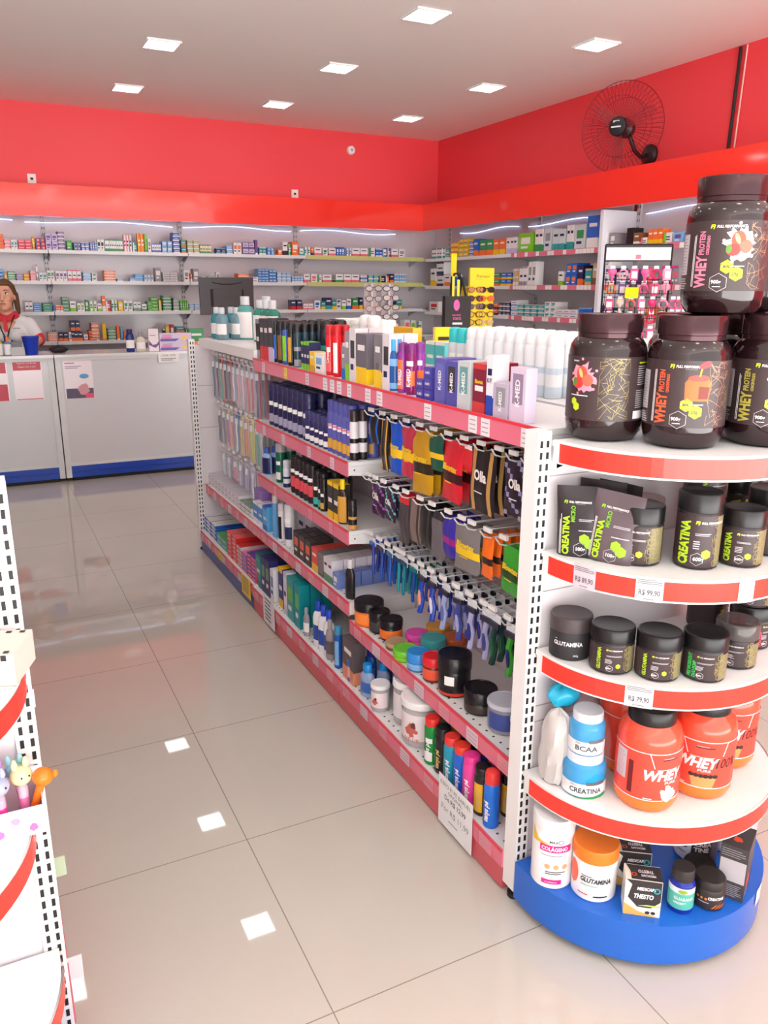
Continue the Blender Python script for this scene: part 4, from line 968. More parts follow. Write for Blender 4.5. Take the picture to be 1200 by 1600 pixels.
GOODS=[('box', 0.575, 2.161, 2.108, 1.152, 0.169, 'bk', 'gy', '', 1, 1, 2, 1, 'black slim box at the far end of the top shelf'), ('box', 0.575, 2.108, 1.998, 1.152, 0.174, 'dg', 'rd', '', 4, 2, 2, 1, 'dark grey slim box with red foot on the top shelf'), ('box', 0.575, 1.998, 1.933, 1.152, 0.179, 'dg', 'lav', '', 4, 1, 2, 1, 'dark grey slim box with lavender foot on the top shelf'), ('can', 0.575, 1.96, 1.927, 1.152, 0.166, 'bk', 'bl', 'bk', 2, 1, 3, 1, 'black spray can with blue stripe on the top shelf'),
('can', 0.575, 1.897, 1.865, 1.152, 0.168, 'bk', 'br', 'bk', 2, 1, 3, 1, 'black spray can with brown stripe on the top shelf'), ('can', 0.575, 1.841, 1.808, 1.152, 0.168, (60, 90, 170), 'lg', 'bk', 2, 1, 3, 1, 'blue spray can with lime stripe and black top'), ('can', 0.575, 1.779, 1.746, 1.152, 0.165, 'bk', 'gd', 'bk', 2, 1, 3, 1, 'black spray can with tall gold stripe on the top shelf'), ('can', 0.575, 1.711, 1.679, 1.152, 0.163, (34, 60, 72), 'gy', 'bk', 3, 1, 3, 1, 'dark teal spray can with black twist top on the top shelf'),
('can', 0.66, 1.865, 1.832, 1.152, 0.17, (30, 56, 70), 'tl', 'bk', 3, 1, 2, 1, 'dark teal spray can standing behind the small navy boxes'), ('can', 0.66, 1.737, 1.606, 1.152, 0.177, (30, 40, 52), 'tl', 'bk', 3, 2, 2, 1, 'dark spray can with black nozzle ring left of the red cans'), ('box', 0.575, 1.619, 1.534, 1.152, 0.104, 'nv', 'lg', '', 1, 3, 1, 1, 'small navy box with lime print on the top shelf'), ('box', 0.572, 1.526, 1.482, 1.152, 0.074, 'yl', 'gd', '', 4, 1, 1, 1, 'small yellow box on the top shelf, left of the white box'),
('box', 0.572, 1.476, 1.398, 1.152, 0.072, 'w', 'lb', '', 3, 1, 1, 1, 'small white box with blue swirl on the top shelf'), ('can', 0.572, 1.386, 1.353, 1.152, 0.171, (220, 34, 44), (240, 90, 90), (190, 20, 32), 0, 1, 2, 1, 'tall red spray can, left one of the red pair'), ('can', 0.572, 1.321, 1.289, 1.152, 0.173, (214, 30, 42), 'w', (190, 20, 32), 2, 1, 2, 1, 'tall red spray can, right one of the red pair'), ('box', 0.572, 1.236, 1.209, 1.152, 0.109, 'gy', 'bl', '', 4, 1, 1, 1, 'small grey box with blue foot right of the red cans'),
('box', 0.572, 1.209, 1.173, 1.152, 0.162, 'gy', 'lg', '', 4, 1, 2, 1, 'grey box with lime corner on the top shelf'), ('box', 0.572, 1.173, 1.123, 1.152, 0.172, (226, 220, 226), 'dg', '', 3, 1, 2, 1, 'white box with a dark bottle picture on the top shelf'), ('box', 0.572, 1.123, 1.042, 1.152, 0.159, (106, 102, 112), 'yl', '', 4, 1, 2, 1, 'large grey and yellow sunscreen box marked 30, left one'), ('box', 0.572, 0.991, 0.939, 1.152, 0.162, (128, 124, 132), (244, 206, 50), '', 4, 1, 2, 1, 'grey and yellow sunscreen box marked 30, right one'),
('box', 0.572, 0.934, 0.883, 1.152, 0.167, (228, 222, 228), 'dg', '', 3, 1, 2, 1, 'white box with crossed dark lines on the top shelf'), ('bottle', 0.572, 0.9, 0.867, 1.152, 0.148, (34, 84, 150), 'lb', (70, 160, 220), 2, 1, 2, 1, 'blue bottle with yellow collar on the top shelf'), ('can', 0.572, 0.847, 0.815, 1.152, 0.143, (150, 50, 150), 'or', (120, 40, 120), 2, 1, 1, 1, 'purple gel bottle, left one of three'), ('can', 0.572, 0.797, 0.764, 1.152, 0.143, (132, 24, 100), 'or', (120, 30, 110), 1, 1, 1, 1, 'deep magenta gel bottle with orange collar, middle of three'),
('can', 0.6, 0.799, 0.766, 1.152, 0.145, (150, 60, 160), 'or', (130, 50, 140), 1, 1, 1, 1, 'purple gel bottle, right one of three'), ('box', 0.566, 0.712, 0.672, 1.152, 0.054, 'vi', (84, 80, 170), '', 6, 1, 1, 2, 'tiny violet box in the low stack, left column'), ('box', 0.566, 0.669, 0.63, 1.152, 0.089, 'vi', (84, 80, 170), '', 6, 1, 1, 3, 'tiny violet box in the taller stack, right column'), ('box', 0.566, 0.613, 0.557, 1.152, 0.119, (96, 96, 176), (110, 110, 190), '', 6, 1, 2, 1, 'violet lubricant box with white lettering, left one'),
('box', 0.566, 0.554, 0.5, 1.152, 0.116, (86, 84, 166), 'dg', '', 6, 1, 2, 1, 'violet lubricant box with a dark oval, right one'), ('box', 0.566, 0.5, 0.44, 1.152, 0.121, (196, 202, 206), (110, 160, 165), '', 6, 1, 2, 1, 'grey lubricant box with a teal oval'), ('box', 0.566, 0.429, 0.372, 1.152, 0.121, (128, 30, 56), (200, 60, 60), '', 1, 1, 2, 1, 'maroon condom box on the top shelf'), ('box', 0.566, 0.37, 0.342, 1.152, 0.145, (232, 228, 236), (40, 70, 170), '', 4, 1, 1, 1, 'tall white and blue lubricant box on the top shelf'),
('box', 0.566, 0.34, 0.278, 1.152, 0.082, (190, 180, 200), 'gy', '', 6, 1, 1, 1, 'grey lubricant box beside the lilac one'), ('box', 0.566, 0.275, 0.212, 1.152, 0.125, (216, 200, 222), (150, 130, 160), '', 6, 1, 1, 1, 'large lilac lubricant box at the near end of the top shelf'), ('can', 0.572, 2.036, 1.582, 0.885, 0.181, (34, 34, 78), (160, 158, 186), (38, 38, 84), 0, 8, 4, 1, 'navy deodorant can with a round white mark on the second shelf'), ('can', 0.66, 1.803, 1.605, 0.885, 0.163, (28, 26, 30), 'w', (24, 22, 26), 0, 3, 2, 1, 'tall black deodorant can behind the roll-ons on the second shelf'),
('stick', 0.572, 1.609, 1.386, 0.885, 0.119, (44, 44, 96), 'w', (52, 52, 104), 0, 5, 2, 1, 'small navy roll-on deodorant on the second shelf'), ('fcan', 0.572, 1.386, 1.179, 0.885, 0.183, (88, 90, 168), 'gd', (76, 78, 158), 0, 5, 3, 1, 'violet-blue deodorant can with red script on the second shelf'), ('fcan', 0.572, 1.192, 1.159, 0.885, 0.17, (222, 216, 222), 'bk', (50, 38, 40), 3, 1, 2, 1, 'white deodorant can with a dark cap at the shelf end'), ('bottle', 0.572, 2.146, 2.088, 0.645, 0.123, (150, 180, 225), 'nv', (60, 90, 180), 1, 1, 2, 1, 'pale blue bottle with navy label at the far end of the third shelf'),
('fcan', 0.575, 1.978, 1.93, 0.645, 0.168, (16, 100, 76), 'w', (176, 168, 170), 0, 1, 2, 1, 'green shaving can with a silver cap'), ('stick', 0.57, 1.867, 1.835, 0.645, 0.116, (220, 220, 230), 'nv', (210, 208, 220), 3, 1, 2, 1, 'white and navy roll-on next to the green can'), ('can', 0.57, 1.78, 1.545, 0.645, 0.152, (40, 34, 38), (220, 80, 90), (38, 32, 34), 1, 5, 3, 1, 'black deodorant can with a colourful label on the third shelf'), ('can', 0.57, 1.538, 1.441, 0.645, 0.142, (36, 34, 36), (60, 180, 170), (30, 28, 30), 0, 2, 3, 1, 'black deodorant can with teal print on the third shelf'),
('fcan', 0.57, 1.459, 1.426, 0.645, 0.123, (38, 34, 34), 'gd', (34, 30, 30), 0, 1, 2, 1, 'slim black can with gold rings on the third shelf'), ('box', 0.566, 1.364, 1.259, 0.645, 0.141, (50, 46, 40), 'yl', '', 1, 2, 1, 1, 'black and yellow hanging box on the third shelf'), ('bottle', 0.566, 1.279, 1.237, 0.645, 0.16, (52, 44, 38), (214, 158, 62), (246, 214, 20), 1, 1, 1, 1, 'dark bottle with a gold label and yellow cap'), ('fcan', 0.566, 1.193, 1.161, 0.645, 0.104, (36, 32, 34), (206, 150, 70), (36, 32, 34), 3, 1, 1, 1, 'small black and copper tube at the end of the third shelf'),
('lying', 0.575, 3.138, 2.54, 0.385, 0.06, (232, 230, 234), (206, 204, 214), '', 1, 9, 1, 2, 'flat white toothpaste box on the far lower shelf'), ('lying', 0.575, 2.54, 2.34, 0.385, 0.046, (232, 230, 234), (120, 150, 130), '', 1, 3, 1, 2, 'flat white box with green writing on the far lower shelf'), ('box', 0.61, 2.4, 2.263, 0.385, 0.14, (150, 110, 190), (180, 150, 215), '', 0, 2, 2, 1, 'purple packet standing behind the blue boxes'), ('box', 0.575, 2.31, 2.166, 0.385, 0.099, (60, 140, 220), 'w', '', 1, 2, 2, 1, 'blue and white plaster box on the lower shelf, small pair'),
('box', 0.57, 2.15, 2.086, 0.385, 0.117, (90, 175, 230), (40, 110, 210), '', 1, 1, 2, 1, 'sky blue box with yellow top print on the lower shelf'), ('can', 0.57, 2.027, 1.994, 0.385, 0.193, (100, 160, 215), 'w', (214, 206, 210), 4, 1, 2, 1, 'light blue can with a frosted cap on the lower shelf'), ('can', 0.57, 1.951, 1.918, 0.385, 0.173, (228, 226, 230), 'bk', (214, 206, 210), 2, 1, 1, 1, 'white can with a vertical black script'), ('can', 0.572, 1.879, 1.832, 0.385, 0.189, (232, 230, 236), (34, 44, 90), (226, 224, 228), 1, 1, 1, 1, 'white shaving foam can with navy band'),
('box', 0.66, 1.935, 1.775, 0.385, 0.17, (222, 214, 222), 'gy', '', 1, 2, 1, 1, 'pale grey carton standing behind the black boxes'), ('box', 0.57, 1.748, 1.554, 0.385, 0.108, (62, 56, 56), (226, 100, 70), '', 3, 3, 3, 1, 'small black box with an orange dot on the lower shelf'), ('box', 0.57, 1.547, 1.486, 0.385, 0.096, (222, 80, 70), (236, 190, 80), '', 4, 1, 4, 1, 'red box with a yellow foot on the lower shelf'), ('box', 0.57, 1.48, 1.428, 0.385, 0.096, (120, 116, 118), (90, 88, 90), '', 0, 1, 4, 1, 'grey box right of the red one on the lower shelf'),
('box', 0.57, 1.422, 1.341, 0.385, 0.095, (226, 222, 230), (90, 140, 110), '', 4, 2, 4, 1, 'small white box with green foot on the lower shelf'), ('box', 0.57, 1.335, 1.288, 0.385, 0.059, (112, 134, 200), 'w', '', 3, 1, 5, 1, 'cornflower blue box with white dot on the lower shelf'), ('bottle', 0.566, 1.219, 1.176, 0.385, 0.145, (44, 38, 42), 'bk', (214, 206, 214), 0, 1, 1, 1, 'dark bottle with a clear cap at the end of the lower shelf'), ('lying', 0.535, 3.185, 2.879, 0.118, 0.086, (34, 104, 200), 'w', '', 1, 3, 1, 4, 'blue toothpaste box stacked at the far end of the bottom shelf'),
('lying', 0.535, 2.866, 2.678, 0.118, 0.06, (110, 180, 190), (90, 170, 90), '', 1, 2, 1, 2, 'teal and green toothpaste box on the bottom shelf'), ('lying', 0.53, 2.637, 2.464, 0.118, 0.133, (208, 40, 44), (240, 110, 110), '', 1, 2, 1, 6, 'red toothpaste box in the stack on the bottom shelf'), ('lying', 0.53, 2.464, 2.388, 0.118, 0.11, (222, 214, 216), (214, 60, 60), '', 1, 1, 1, 5, 'white topped toothpaste box right of the red stack'), ('lying', 0.53, 2.388, 2.294, 0.118, 0.095, (110, 80, 170), (226, 120, 170), '', 1, 1, 1, 5, 'purple toothpaste box in the stack on the bottom shelf'),
('lying', 0.53, 2.294, 2.164, 0.118, 0.12, (232, 70, 110), (90, 70, 170), '', 1, 2, 1, 6, 'pink and red toothpaste box in the stack on the bottom shelf'), ('box', 0.535, 2.171, 2.104, 0.112, 0.164, (50, 150, 150), (30, 110, 110), '', 1, 1, 3, 1, 'teal shampoo box next to the pink stack on the bottom shelf'), ('box', 0.535, 2.095, 1.977, 0.112, 0.174, (44, 44, 108), (110, 150, 110), '', 3, 2, 4, 1, 'navy shampoo box on the bottom shelf'), ('box', 0.535, 1.968, 1.916, 0.112, 0.151, (232, 232, 240), (120, 140, 190), '', 3, 1, 1, 1, 'white shampoo box with a blue swirl on the bottom shelf'),
('box', 0.545, 1.886, 1.828, 0.112, 0.186, (48, 50, 120), 'yl', '', 1, 1, 3, 1, 'navy box with a yellow top band on the bottom shelf'), ('box', 0.535, 1.792, 1.752, 0.112, 0.195, (230, 226, 236), (200, 200, 220), '', 1, 1, 1, 1, 'slim white box left of the teal boxes'), ('box', 0.535, 1.752, 1.667, 0.112, 0.19, (40, 150, 150), (110, 180, 60), '', 3, 1, 3, 1, 'teal hair box with yellow band, left one on the bottom shelf'), ('box', 0.533, 1.654, 1.595, 0.112, 0.194, (10, 140, 150), (90, 190, 90), '', 3, 1, 3, 1, 'teal hair box, right one on the bottom shelf'),
('bottle', 0.528, 1.551, 1.518, 0.112, 0.12, (150, 150, 158), 'w', (150, 150, 158), 0, 1, 1, 1, 'grey tube standing at the edge of the bottom shelf'), ('bottle', 0.53, 1.454, 1.293, 0.112, 0.187, (232, 232, 236), (40, 80, 170), (36, 70, 190), 0, 3, 1, 1, 'white bottle with a royal blue cap on the bottom shelf'), ('bottle', 0.528, 1.318, 1.28, 0.112, 0.159, (150, 142, 146), (90, 84, 88), (160, 152, 156), 0, 1, 1, 1, 'taupe shampoo bottle on the bottom shelf'), ('can', 0.528, 1.243, 1.211, 0.112, 0.163, (30, 90, 180), 'lb', (60, 140, 180), 2, 1, 1, 1, 'slim blue tube on the bottom shelf'),
('box', 0.53, 1.163, 1.064, 0.112, 0.161, (90, 80, 84), (220, 140, 110), '', 4, 1, 1, 1, 'hair colour box with a face picture on the bottom shelf'), ('can', 0.72, 1.447, 1.318, 1.152, 0.201, (236, 234, 236), 'w', (236, 234, 236), 4, 2, 1, 1, 'tall white can behind the grey and yellow boxes'), ('can', 0.88, 0.98, 0.52, 1.1526, 0.175, (236, 238, 242), (200, 214, 226), (242, 243, 245), 3, 9, 3, 1, 'tall white antiperspirant spray on the far side of the gondola top'), ('can', 1.05, 0.5, 0.36, 1.1526, 0.165, (228, 234, 242), (160, 196, 226), (240, 242, 246), 2, 3, 1, 1, 'white and pale blue spray nearest the dark tubs'),
('stick', 0.93, 1.17, 1.02, 1.1526, 0.165, (220, 224, 230), 'w', (50, 200, 205), 0, 3, 1, 1, 'white roll-on with a turquoise dome cap'), ('cup', 0.9, 2.1, 1.76, 1.1526, 0.165, (240, 238, 234), 'w', (238, 238, 236), 1, 4, 2, 1, 'white cotton roll behind the spray cans'), ('box', 0.93, 1.56, 1.4, 1.1526, 0.155, (246, 186, 40), (206, 120, 30), '', 4, 2, 1, 1, 'amber and cream display box with a small star'), ('box', 0.97, 1.38, 1.24, 1.1526, 0.11, (80, 190, 196), 'w', '', 1, 2, 1, 1, 'turquoise box behind the purple gel bottles'),
('clearbottle', 0.6, 3.06, 2.98, 1.1876, 0.16, (40, 180, 196), 'w', (200, 206, 212), 0, 1, 2, 1, 'small turquoise mouthwash bottle on the far end of the gondola'), ('clearbottle', 0.6, 2.96, 2.88, 1.1876, 0.16, (150, 190, 206), 'w', (200, 206, 212), 0, 1, 2, 1, 'small pale mouthwash bottle beside the turquoise ones'), ('clearbottle', 0.7, 2.96, 2.84, 1.1876, 0.215, (120, 206, 204), 'w', (206, 210, 214), 1, 1, 2, 1, 'large pale green mouthwash bottle in front of the monitor'), ('clearbottle', 0.72, 2.72, 2.44, 1.1876, 0.2, (60, 170, 150), 'w', (206, 210, 214), 1, 3, 1, 1, 'green mouthwash bottle behind the black boxes'),
('box', 0.7, 2.28, 2.2, 1.1876, 0.05, (236, 240, 242), 'w', '', 0, 1, 1, 1, 'small plain white box at the seam of the gondola top')]
# rows: kind, x(front), y, z, r or width, depth, height, colours, style, count across, rows deep, label
ROT = -PI / 2
seen_lab = set()
LETTER = {'grey and yellow sunscreen box marked 30, left': ('30', .030, (250, 206, 40), 0, .62), 'grey and yellow sunscreen box marked 30, right': ('30', .026, (90, 84, 90), 0, .35),
          'violet lubricant box with white': ('K-MED', .020, (240, 240, 246), 1, .3), 'violet lubricant box with a dark': ('K-MED', .020, (240, 240, 246), 1, .3), 'grey lubricant box with a teal': ('K-MED', .022, (240, 246, 246), 1, .3),
          'maroon condom box': ('Blowtex', .014, (246, 206, 40), 0, .6), 'tall white and blue lubricant': ('K-Y', .014, (50, 46, 60), 0, .55), 'grey lubricant box beside': ('K-MED', .018, (240, 240, 246), 1, .2),
          'large lilac lubricant': ('K-MED', .024, (244, 240, 246), 1, .28), 'tiny violet box in the low': ('K-MED', .009, (240, 240, 246), 0, .4), 'tiny violet box in the taller': ('K-MED', .009, (240, 240, 246), 0, .4),
          'deep magenta gel': ('K-MED', .020, (240, 220, 240), 1, .15), 'purple gel bottle, left': ('K-MED', .018, (240, 220, 240), 1, .15), 'white box with crossed': ('K', .034, (50, 46, 50), 0, .5),
          'blue toothpaste box': ('Oral-B', .014, (240, 244, 250), 0, .3), 'red toothpaste box in': ('Colgate', .012, (245, 235, 235), 0, .3), 'violet-blue deodorant': ('Rexona', .014, (214, 60, 110), 0, .5),
          'tall red spray can, left': ('Citronela', .014, (245, 230, 220), 1, .25), 'dark bottle with a gold': ('barba', .012, (60, 44, 30), 1, .2)}
def letter(o, lab, r=0, w=1, d=1, h=1, scaled=False):
    for k, (s, size, c, vert, v0) in LETTER.items():
        if lab.startswith(k):
            a = Art().text(s, (size * .35 if vert else 0), h * v0, size, M(c, .4, name='lettering_print'), rot=PI / 2 if vert else 0, align='LEFT' if vert else 'CENTER', bold=.03, sx=.85 if vert or len(s) < 4 else min(.9, w * .8 / (len(s) * .6 * size)))
            if scaled:
                q = a.build('lettering', flat_map(-d), o, step=0); q.scale = (1 / w, 1 / d, 1 / h)
            else: a.build('lettering', cyl_map(r), o, step=.006)
for gi, (kind, x, y0, y1, z, h, c1, c2, c3, st, n, rows_deep, stack, lab) in enumerate(GOODS):
    assert lab not in seen_lab, lab
    seen_lab.add(lab)
    w = abs(y1 - y0) / n * .96
    grp = lab if n * rows_deep * stack > 1 else None
    for i in range(n):
        yc = y0 + (y1 - y0) * (i + .5) / n
        for k in range(rows_deep):
            for s in range(stack):
                jr = rnd.uniform(-.05, .05)
                if kind in ('box', 'lying'):
                    dep = min(.5 * w if w > .06 else .045, .06) if kind == 'box' else .17
                    hh = h / stack * .97
                    xx = x + k * (dep + .003)
                    o = bpy.data.objects.new('product_box' if kind == 'box' else 'flat_box', carton_mesh(c1, c2, st)); COL.objects.link(o)
                    o.location = (xx + dep, yc, z + .0006 + s * hh * 1.031); o.rotation_euler = (0, 0, ROT + (0 if stack > 1 else jr * .3)); o.scale = (w * .97, dep, hh)
                    tag(o, lab, 'box', grp)
                    if k == 0: letter(o, lab, 0, w * .97, dep, hh, True)
                    continue
                r = w / 2 * (.98 if kind != 'bottle' else 1)
                if kind in ('can', 'fcan', 'stick'): r = min(r, .027)
                xx = x + r * (1.0 if kind != 'bottle' else .62) + k * (2 * r * (1.02 if kind != 'bottle' else .66)) + (0.001)
                key = '%s_%d' % (kind, gi)
                mk = {'can': lambda: can(r, h, c1, c2, c3, st), 'stick': lambda: can(r, h, c1, c2, c3, st, .3, True, 'roll_on_deodorant', 'deodorant'),
                      'fcan': lambda: can(r, h, c1, c2, c3, st, .22, False), 'bottle': lambda: bottle(r, h, c1, c2, c3, st),
                      'clearbottle': lambda: bottle(r, h, c1, c2, c3, st, .7, .2, .4, .55), 'tub': lambda: tub(r, h, c1, c2, c3, st),
                      'cup': lambda: tub(r, h, c1, c2, c3, st, .12, .99, 'cotton_roll', 'roll'),
                      'flattub': lambda: tub(r, h, c1, c2, c3, st, .5), 'cleartub': lambda: tub(r, h, c1, c2, c3, st, .16, 1.05, 'plastic_pot', 'pot', 0, .55)}[kind]
                place(key, mk, (xx, yc + rnd.uniform(-.001, .001), z + .0006), ROT + jr * 2 + .45, lab, {'can': 'can', 'fcan': 'can', 'stick': 'deodorant', 'bottle': 'bottle', 'clearbottle': 'bottle', 'tub': 'jar', 'cup': 'roll', 'flattub': 'jar', 'cleartub': 'pot'}[kind], grp)
                if kind in ('can', 'fcan') and _proto[key] is LAST[0]: letter(LAST[0], lab, r, 2 * r, 0, h)
ROUND=[('tub', 0.606, 1.1, 0.325, 0.05, 0.085, (240, 120, 40), (250, 140, 60), 'bk', 1, 'orange hair cream tub with a black lid'), ('tub', 0.608, 1.022, 0.325, 0.035, 0.075, 'bk', (60, 60, 60), 'bk', 0, 'black gel jar with a green mark on its lid'), ('tub', 0.617, 0.953, 0.325, 0.038, 0.072, 'bk', (236, 120, 50), 'bk', 1, 'black gel jar with an orange band'), ('flattub', 0.6, 0.88, 0.325, 0.036, 0.024, (130, 100, 70), 'br', (176, 150, 120), 1, 'low brown wax tin'),
('flattub', 0.59, 0.8, 0.325, 0.038, 0.036, (100, 190, 50), 'lg', (110, 200, 60), 1, 'low lime green hair gel tub'), ('flattub', 0.592, 0.722, 0.325, 0.034, 0.058, (40, 120, 200), 'lb', (50, 140, 220), 1, 'bright blue hair gel tub'), ('tub', 0.598, 0.64, 0.325, 0.032, 0.078, (110, 50, 40), (230, 90, 60), (220, 40, 48), 0, 'small jar with a red lid, gum and cola writing'), ('tub', 0.614, 0.548, 0.325, 0.047, 0.122, 'bk', (210, 60, 44), 'bk', 2, 'big black tub under the lilac razors'),
('flattub', 0.626, 0.43, 0.325, 0.045, 0.068, (34, 30, 32), (60, 50, 48), 'bk', 0, 'low wide black tub on the lower near shelf'), ('cleartub', 0.63, 0.318, 0.325, 0.047, 0.085, (190, 192, 208), (60, 80, 150), (196, 198, 212), 3, 'clear lilac gel pot with a navy label, left of pair'), ('cleartub', 0.628, 0.215, 0.325, 0.045, 0.085, (190, 192, 208), (90, 90, 150), (196, 198, 212), 3, 'clear lilac gel pot right beside the post'), ('flattub', 0.675, 0.88, 0.325, 0.036, 0.04, (220, 60, 170), 'pk', (226, 80, 180), 1, 'magenta hair gel tub in the second line'),
('flattub', 0.69, 0.8, 0.325, 0.04, 0.052, (50, 150, 150), 'tl', (70, 170, 175), 1, 'teal hair gel tub in the second line'), ('flattub', 0.705, 0.715, 0.325, 0.038, 0.036, (220, 150, 180), 'pk', (226, 170, 196), 1, 'dusty pink hair gel tub in the second line'), ('flattub', 0.765, 0.8, 0.325, 0.04, 0.04, (210, 90, 50), 'or', (220, 110, 60), 1, 'rust orange hair gel tub at the back'), ('flattub', 0.765, 0.9, 0.325, 0.038, 0.04, (240, 160, 60), 'yl', (236, 170, 70), 1, 'yellow orange hair gel tub at the back'),
('bottle', 0.545, 1.1, 0.112, 0.026, 0.125, (24, 90, 190), (230, 170, 160), (30, 60, 160), 0, 'blue bottle with a pink label, front of five'), ('bottle', 0.6, 1.075, 0.112, 0.026, 0.13, (26, 84, 180), (60, 100, 190), (30, 50, 150), 0, 'blue bottle with a royal blue cap behind'), ('bottle', 0.65, 1.05, 0.112, 0.026, 0.13, (24, 80, 176), (60, 100, 190), (28, 40, 120), 0, 'blue bottle with a navy cap at the back'), ('bottle', 0.548, 0.99, 0.112, 0.03, 0.118, (150, 170, 210), (60, 110, 190), (30, 140, 220), 0, 'pale bottle with a sky blue cap, front one'),
('bottle', 0.598, 0.972, 0.112, 0.028, 0.122, (150, 170, 210), (200, 200, 220), (30, 134, 214), 0, 'pale bottle with a sky blue cap, rear one'), ('cleartub', 0.548, 0.893, 0.112, 0.031, 0.094, (236, 230, 234), (236, 222, 224), (238, 238, 240), 0, 'small frosted pot with a red drawing'), ('cleartub', 0.598, 0.788, 0.112, 0.05, 0.148, (236, 232, 236), (236, 232, 236), (240, 240, 242), 0, 'tall frosted pot without writing'), ('cleartub', 0.58, 0.672, 0.112, 0.062, 0.15, (236, 232, 236), (236, 226, 228), (240, 240, 242), 0, 'big frosted pot with a red girl drawing'),
('can', 0.549, 0.553, 0.112, 0.024, 0.145, (20, 140, 60), 'w', (226, 52, 48), 0, 'green foot powder can with a red cap'), ('can', 0.553, 0.5, 0.112, 0.024, 0.14, (28, 28, 30), (200, 160, 60), (30, 30, 32), 4, 'black foot powder can, farther one of the row'), ('can', 0.55, 0.446, 0.112, 0.024, 0.142, (30, 150, 180), 'w', (224, 60, 56), 4, 'turquoise foot powder can with a red cap'), ('can', 0.552, 0.396, 0.112, 0.024, 0.142, (34, 100, 210), 'w', (230, 64, 50), 4, 'blue foot powder can with a red cap'),
('can', 0.549, 0.344, 0.112, 0.024, 0.142, (236, 70, 160), (246, 120, 190), (232, 60, 150), 4, 'pink foot powder can with a pink cap'), ('can', 0.551, 0.292, 0.112, 0.024, 0.138, (34, 32, 32), (240, 180, 40), (32, 32, 34), 2, 'black foot powder can with a yellow strip, nearer one'), ('aero', 0.542, 0.238, 0.112, 0.021, 0.16, (30, 110, 215), 'w', (226, 60, 56), 4, 'blue foot spray with a red dome cap in front'), ('can', 0.61, 0.255, 0.112, 0.023, 0.138, (34, 32, 32), (230, 170, 40), (32, 32, 34), 2, 'black foot powder can behind the blue spray'),
('can', 0.6, 0.2, 0.112, 0.023, 0.142, (236, 70, 160), (246, 120, 190), (232, 60, 150), 4, 'pink foot powder can half hidden by the post'), ('can', 0.61, 0.51, 0.112, 0.024, 0.142, (200, 130, 40), 'w', (200, 140, 50), 4, 'amber foot powder can in the back line'), ('can', 0.61, 0.45, 0.112, 0.024, 0.142, (28, 28, 30), 'w', (30, 30, 32), 4, 'plain black foot powder can in the back line'), ('can', 0.608, 0.372, 0.112, 0.024, 0.142, (34, 90, 200), 'w', (222, 54, 50), 4, 'second red-capped can in the back line'),
('can', 0.608, 0.318, 0.112, 0.024, 0.142, (236, 70, 160), 'w', (234, 64, 152), 4, 'pink capped can in the back line')]
for gi, (kind, x, y, z, r, h, c1, c2, c3, st, lab) in enumerate(ROUND):
    mk = {'tub': lambda: tub(r, h, c1, c2, c3, st, .36), 'flattub': lambda: tub(r, h, c1, c2, c3, st, .5), 'can': lambda: can(r, h, c1, c2, c3, st, .16, False, 'foot_powder_can', 'can'),
          'aero': lambda: can(r, h, c1, c2, c3, st, .22, True), 'cleartub': lambda: tub(r, h, c1, c2, c3, st, .14, 1.05, 'plastic_pot', 'pot', 0, .5),
          'bottle': lambda: bottle(r, h, c1, c2, c3, st, .6, .24, .5)}[kind]
    place('%s_r%d' % (kind, gi), mk, (x, y, z + .0006), -PI / 2 + .35 + rnd.uniform(-.1, .1), lab, {'tub': 'jar', 'flattub': 'jar', 'can': 'can', 'aero': 'can', 'cleartub': 'pot', 'bottle': 'bottle'}[kind])
    if 'foot' in lab and kind in ('can', 'aero') and 'back' not in lab:
        Art().text('tenys pé', .006, h * .12, .019, M((240, 240, 244) if 'black' not in lab else (214, 190, 120), .4, name='script_lettering'), rot=PI / 2, bold=.03, shear=.3, sx=.9).build('lettering', cyl_map(r, .0), LAST[0], step=.006)
    if 'frosted pot with a red' in lab:
        a = Art().splash(0, h * .40, r * .42, M((200, 100, 92), .4, name='red_drawing'), 1, 5, 22, .6).splash(r * .1, h * .5, r * .2, M((110, 60, 56), .4, name='brown_drawing'), 2, 6, 16, .5)
        if 'big' in lab: a.text('FIT UP', 0, h * .14, .018, M((206, 110, 100), .4, name='red_lettering2'), align='CENTER')
        a.build('label_print', cyl_map(r, .2), LAST[0], step=.006)

# ------------------------------------------------------------------ supplements on the half-round display
LIME = M((196, 214, 40), .4, name='lime_print'); LGR = M((150, 205, 40), .4, name='green_print'); PW = M((236, 232, 234), .4, name='white_print')
GLD = M((170, 150, 86), .3, metal=.4, name='gold_foil_print'); LBR = M((62, 48, 50), .35, name='dark_label'); SILV = M((196, 190, 196), .4, name='grey_print')
OLV = M((126, 116, 84), .4, name='olive_pattern')
WINE = M((34, 16, 20), .10, name='dark_glossy_plastic', coat=.4); LIDM = M((66, 42, 46), .16, metal=.55, name='shiny_dark_lid'); BLK = M((24, 22, 24), .3, name='black_plastic')

def logo(a, u, v, s, m, name='FULL PERFORMANCE', tm=PW):
    """angular double P emblem and name"""
    a.poly([(u, v), (u + s * .35, v), (u + s * .55, v + s), (u + s * .2, v + s)], m).rect(u + s * .35, v + s * .72, u + s * 1.15, v + s, m).rect(u + s * .3, v + s * .34, u + s * .85, v + s * .58, m)
    a.poly([(u + s * .7, v - s * .2), (u + s, v - s * .2), (u + s * 1.3, v + s * .8), (u + s, v + s * .8)], m)
    a.text(name, u + s * 1.6, v + s * .12, s * .92, tm, bold=.03, shear=.2, sx=.84)
    a.lines(u + s * 4, v - s * .3, u + s * 8, v - s * .1, M((150, 140, 140), .5, name='faint_print'), 1)

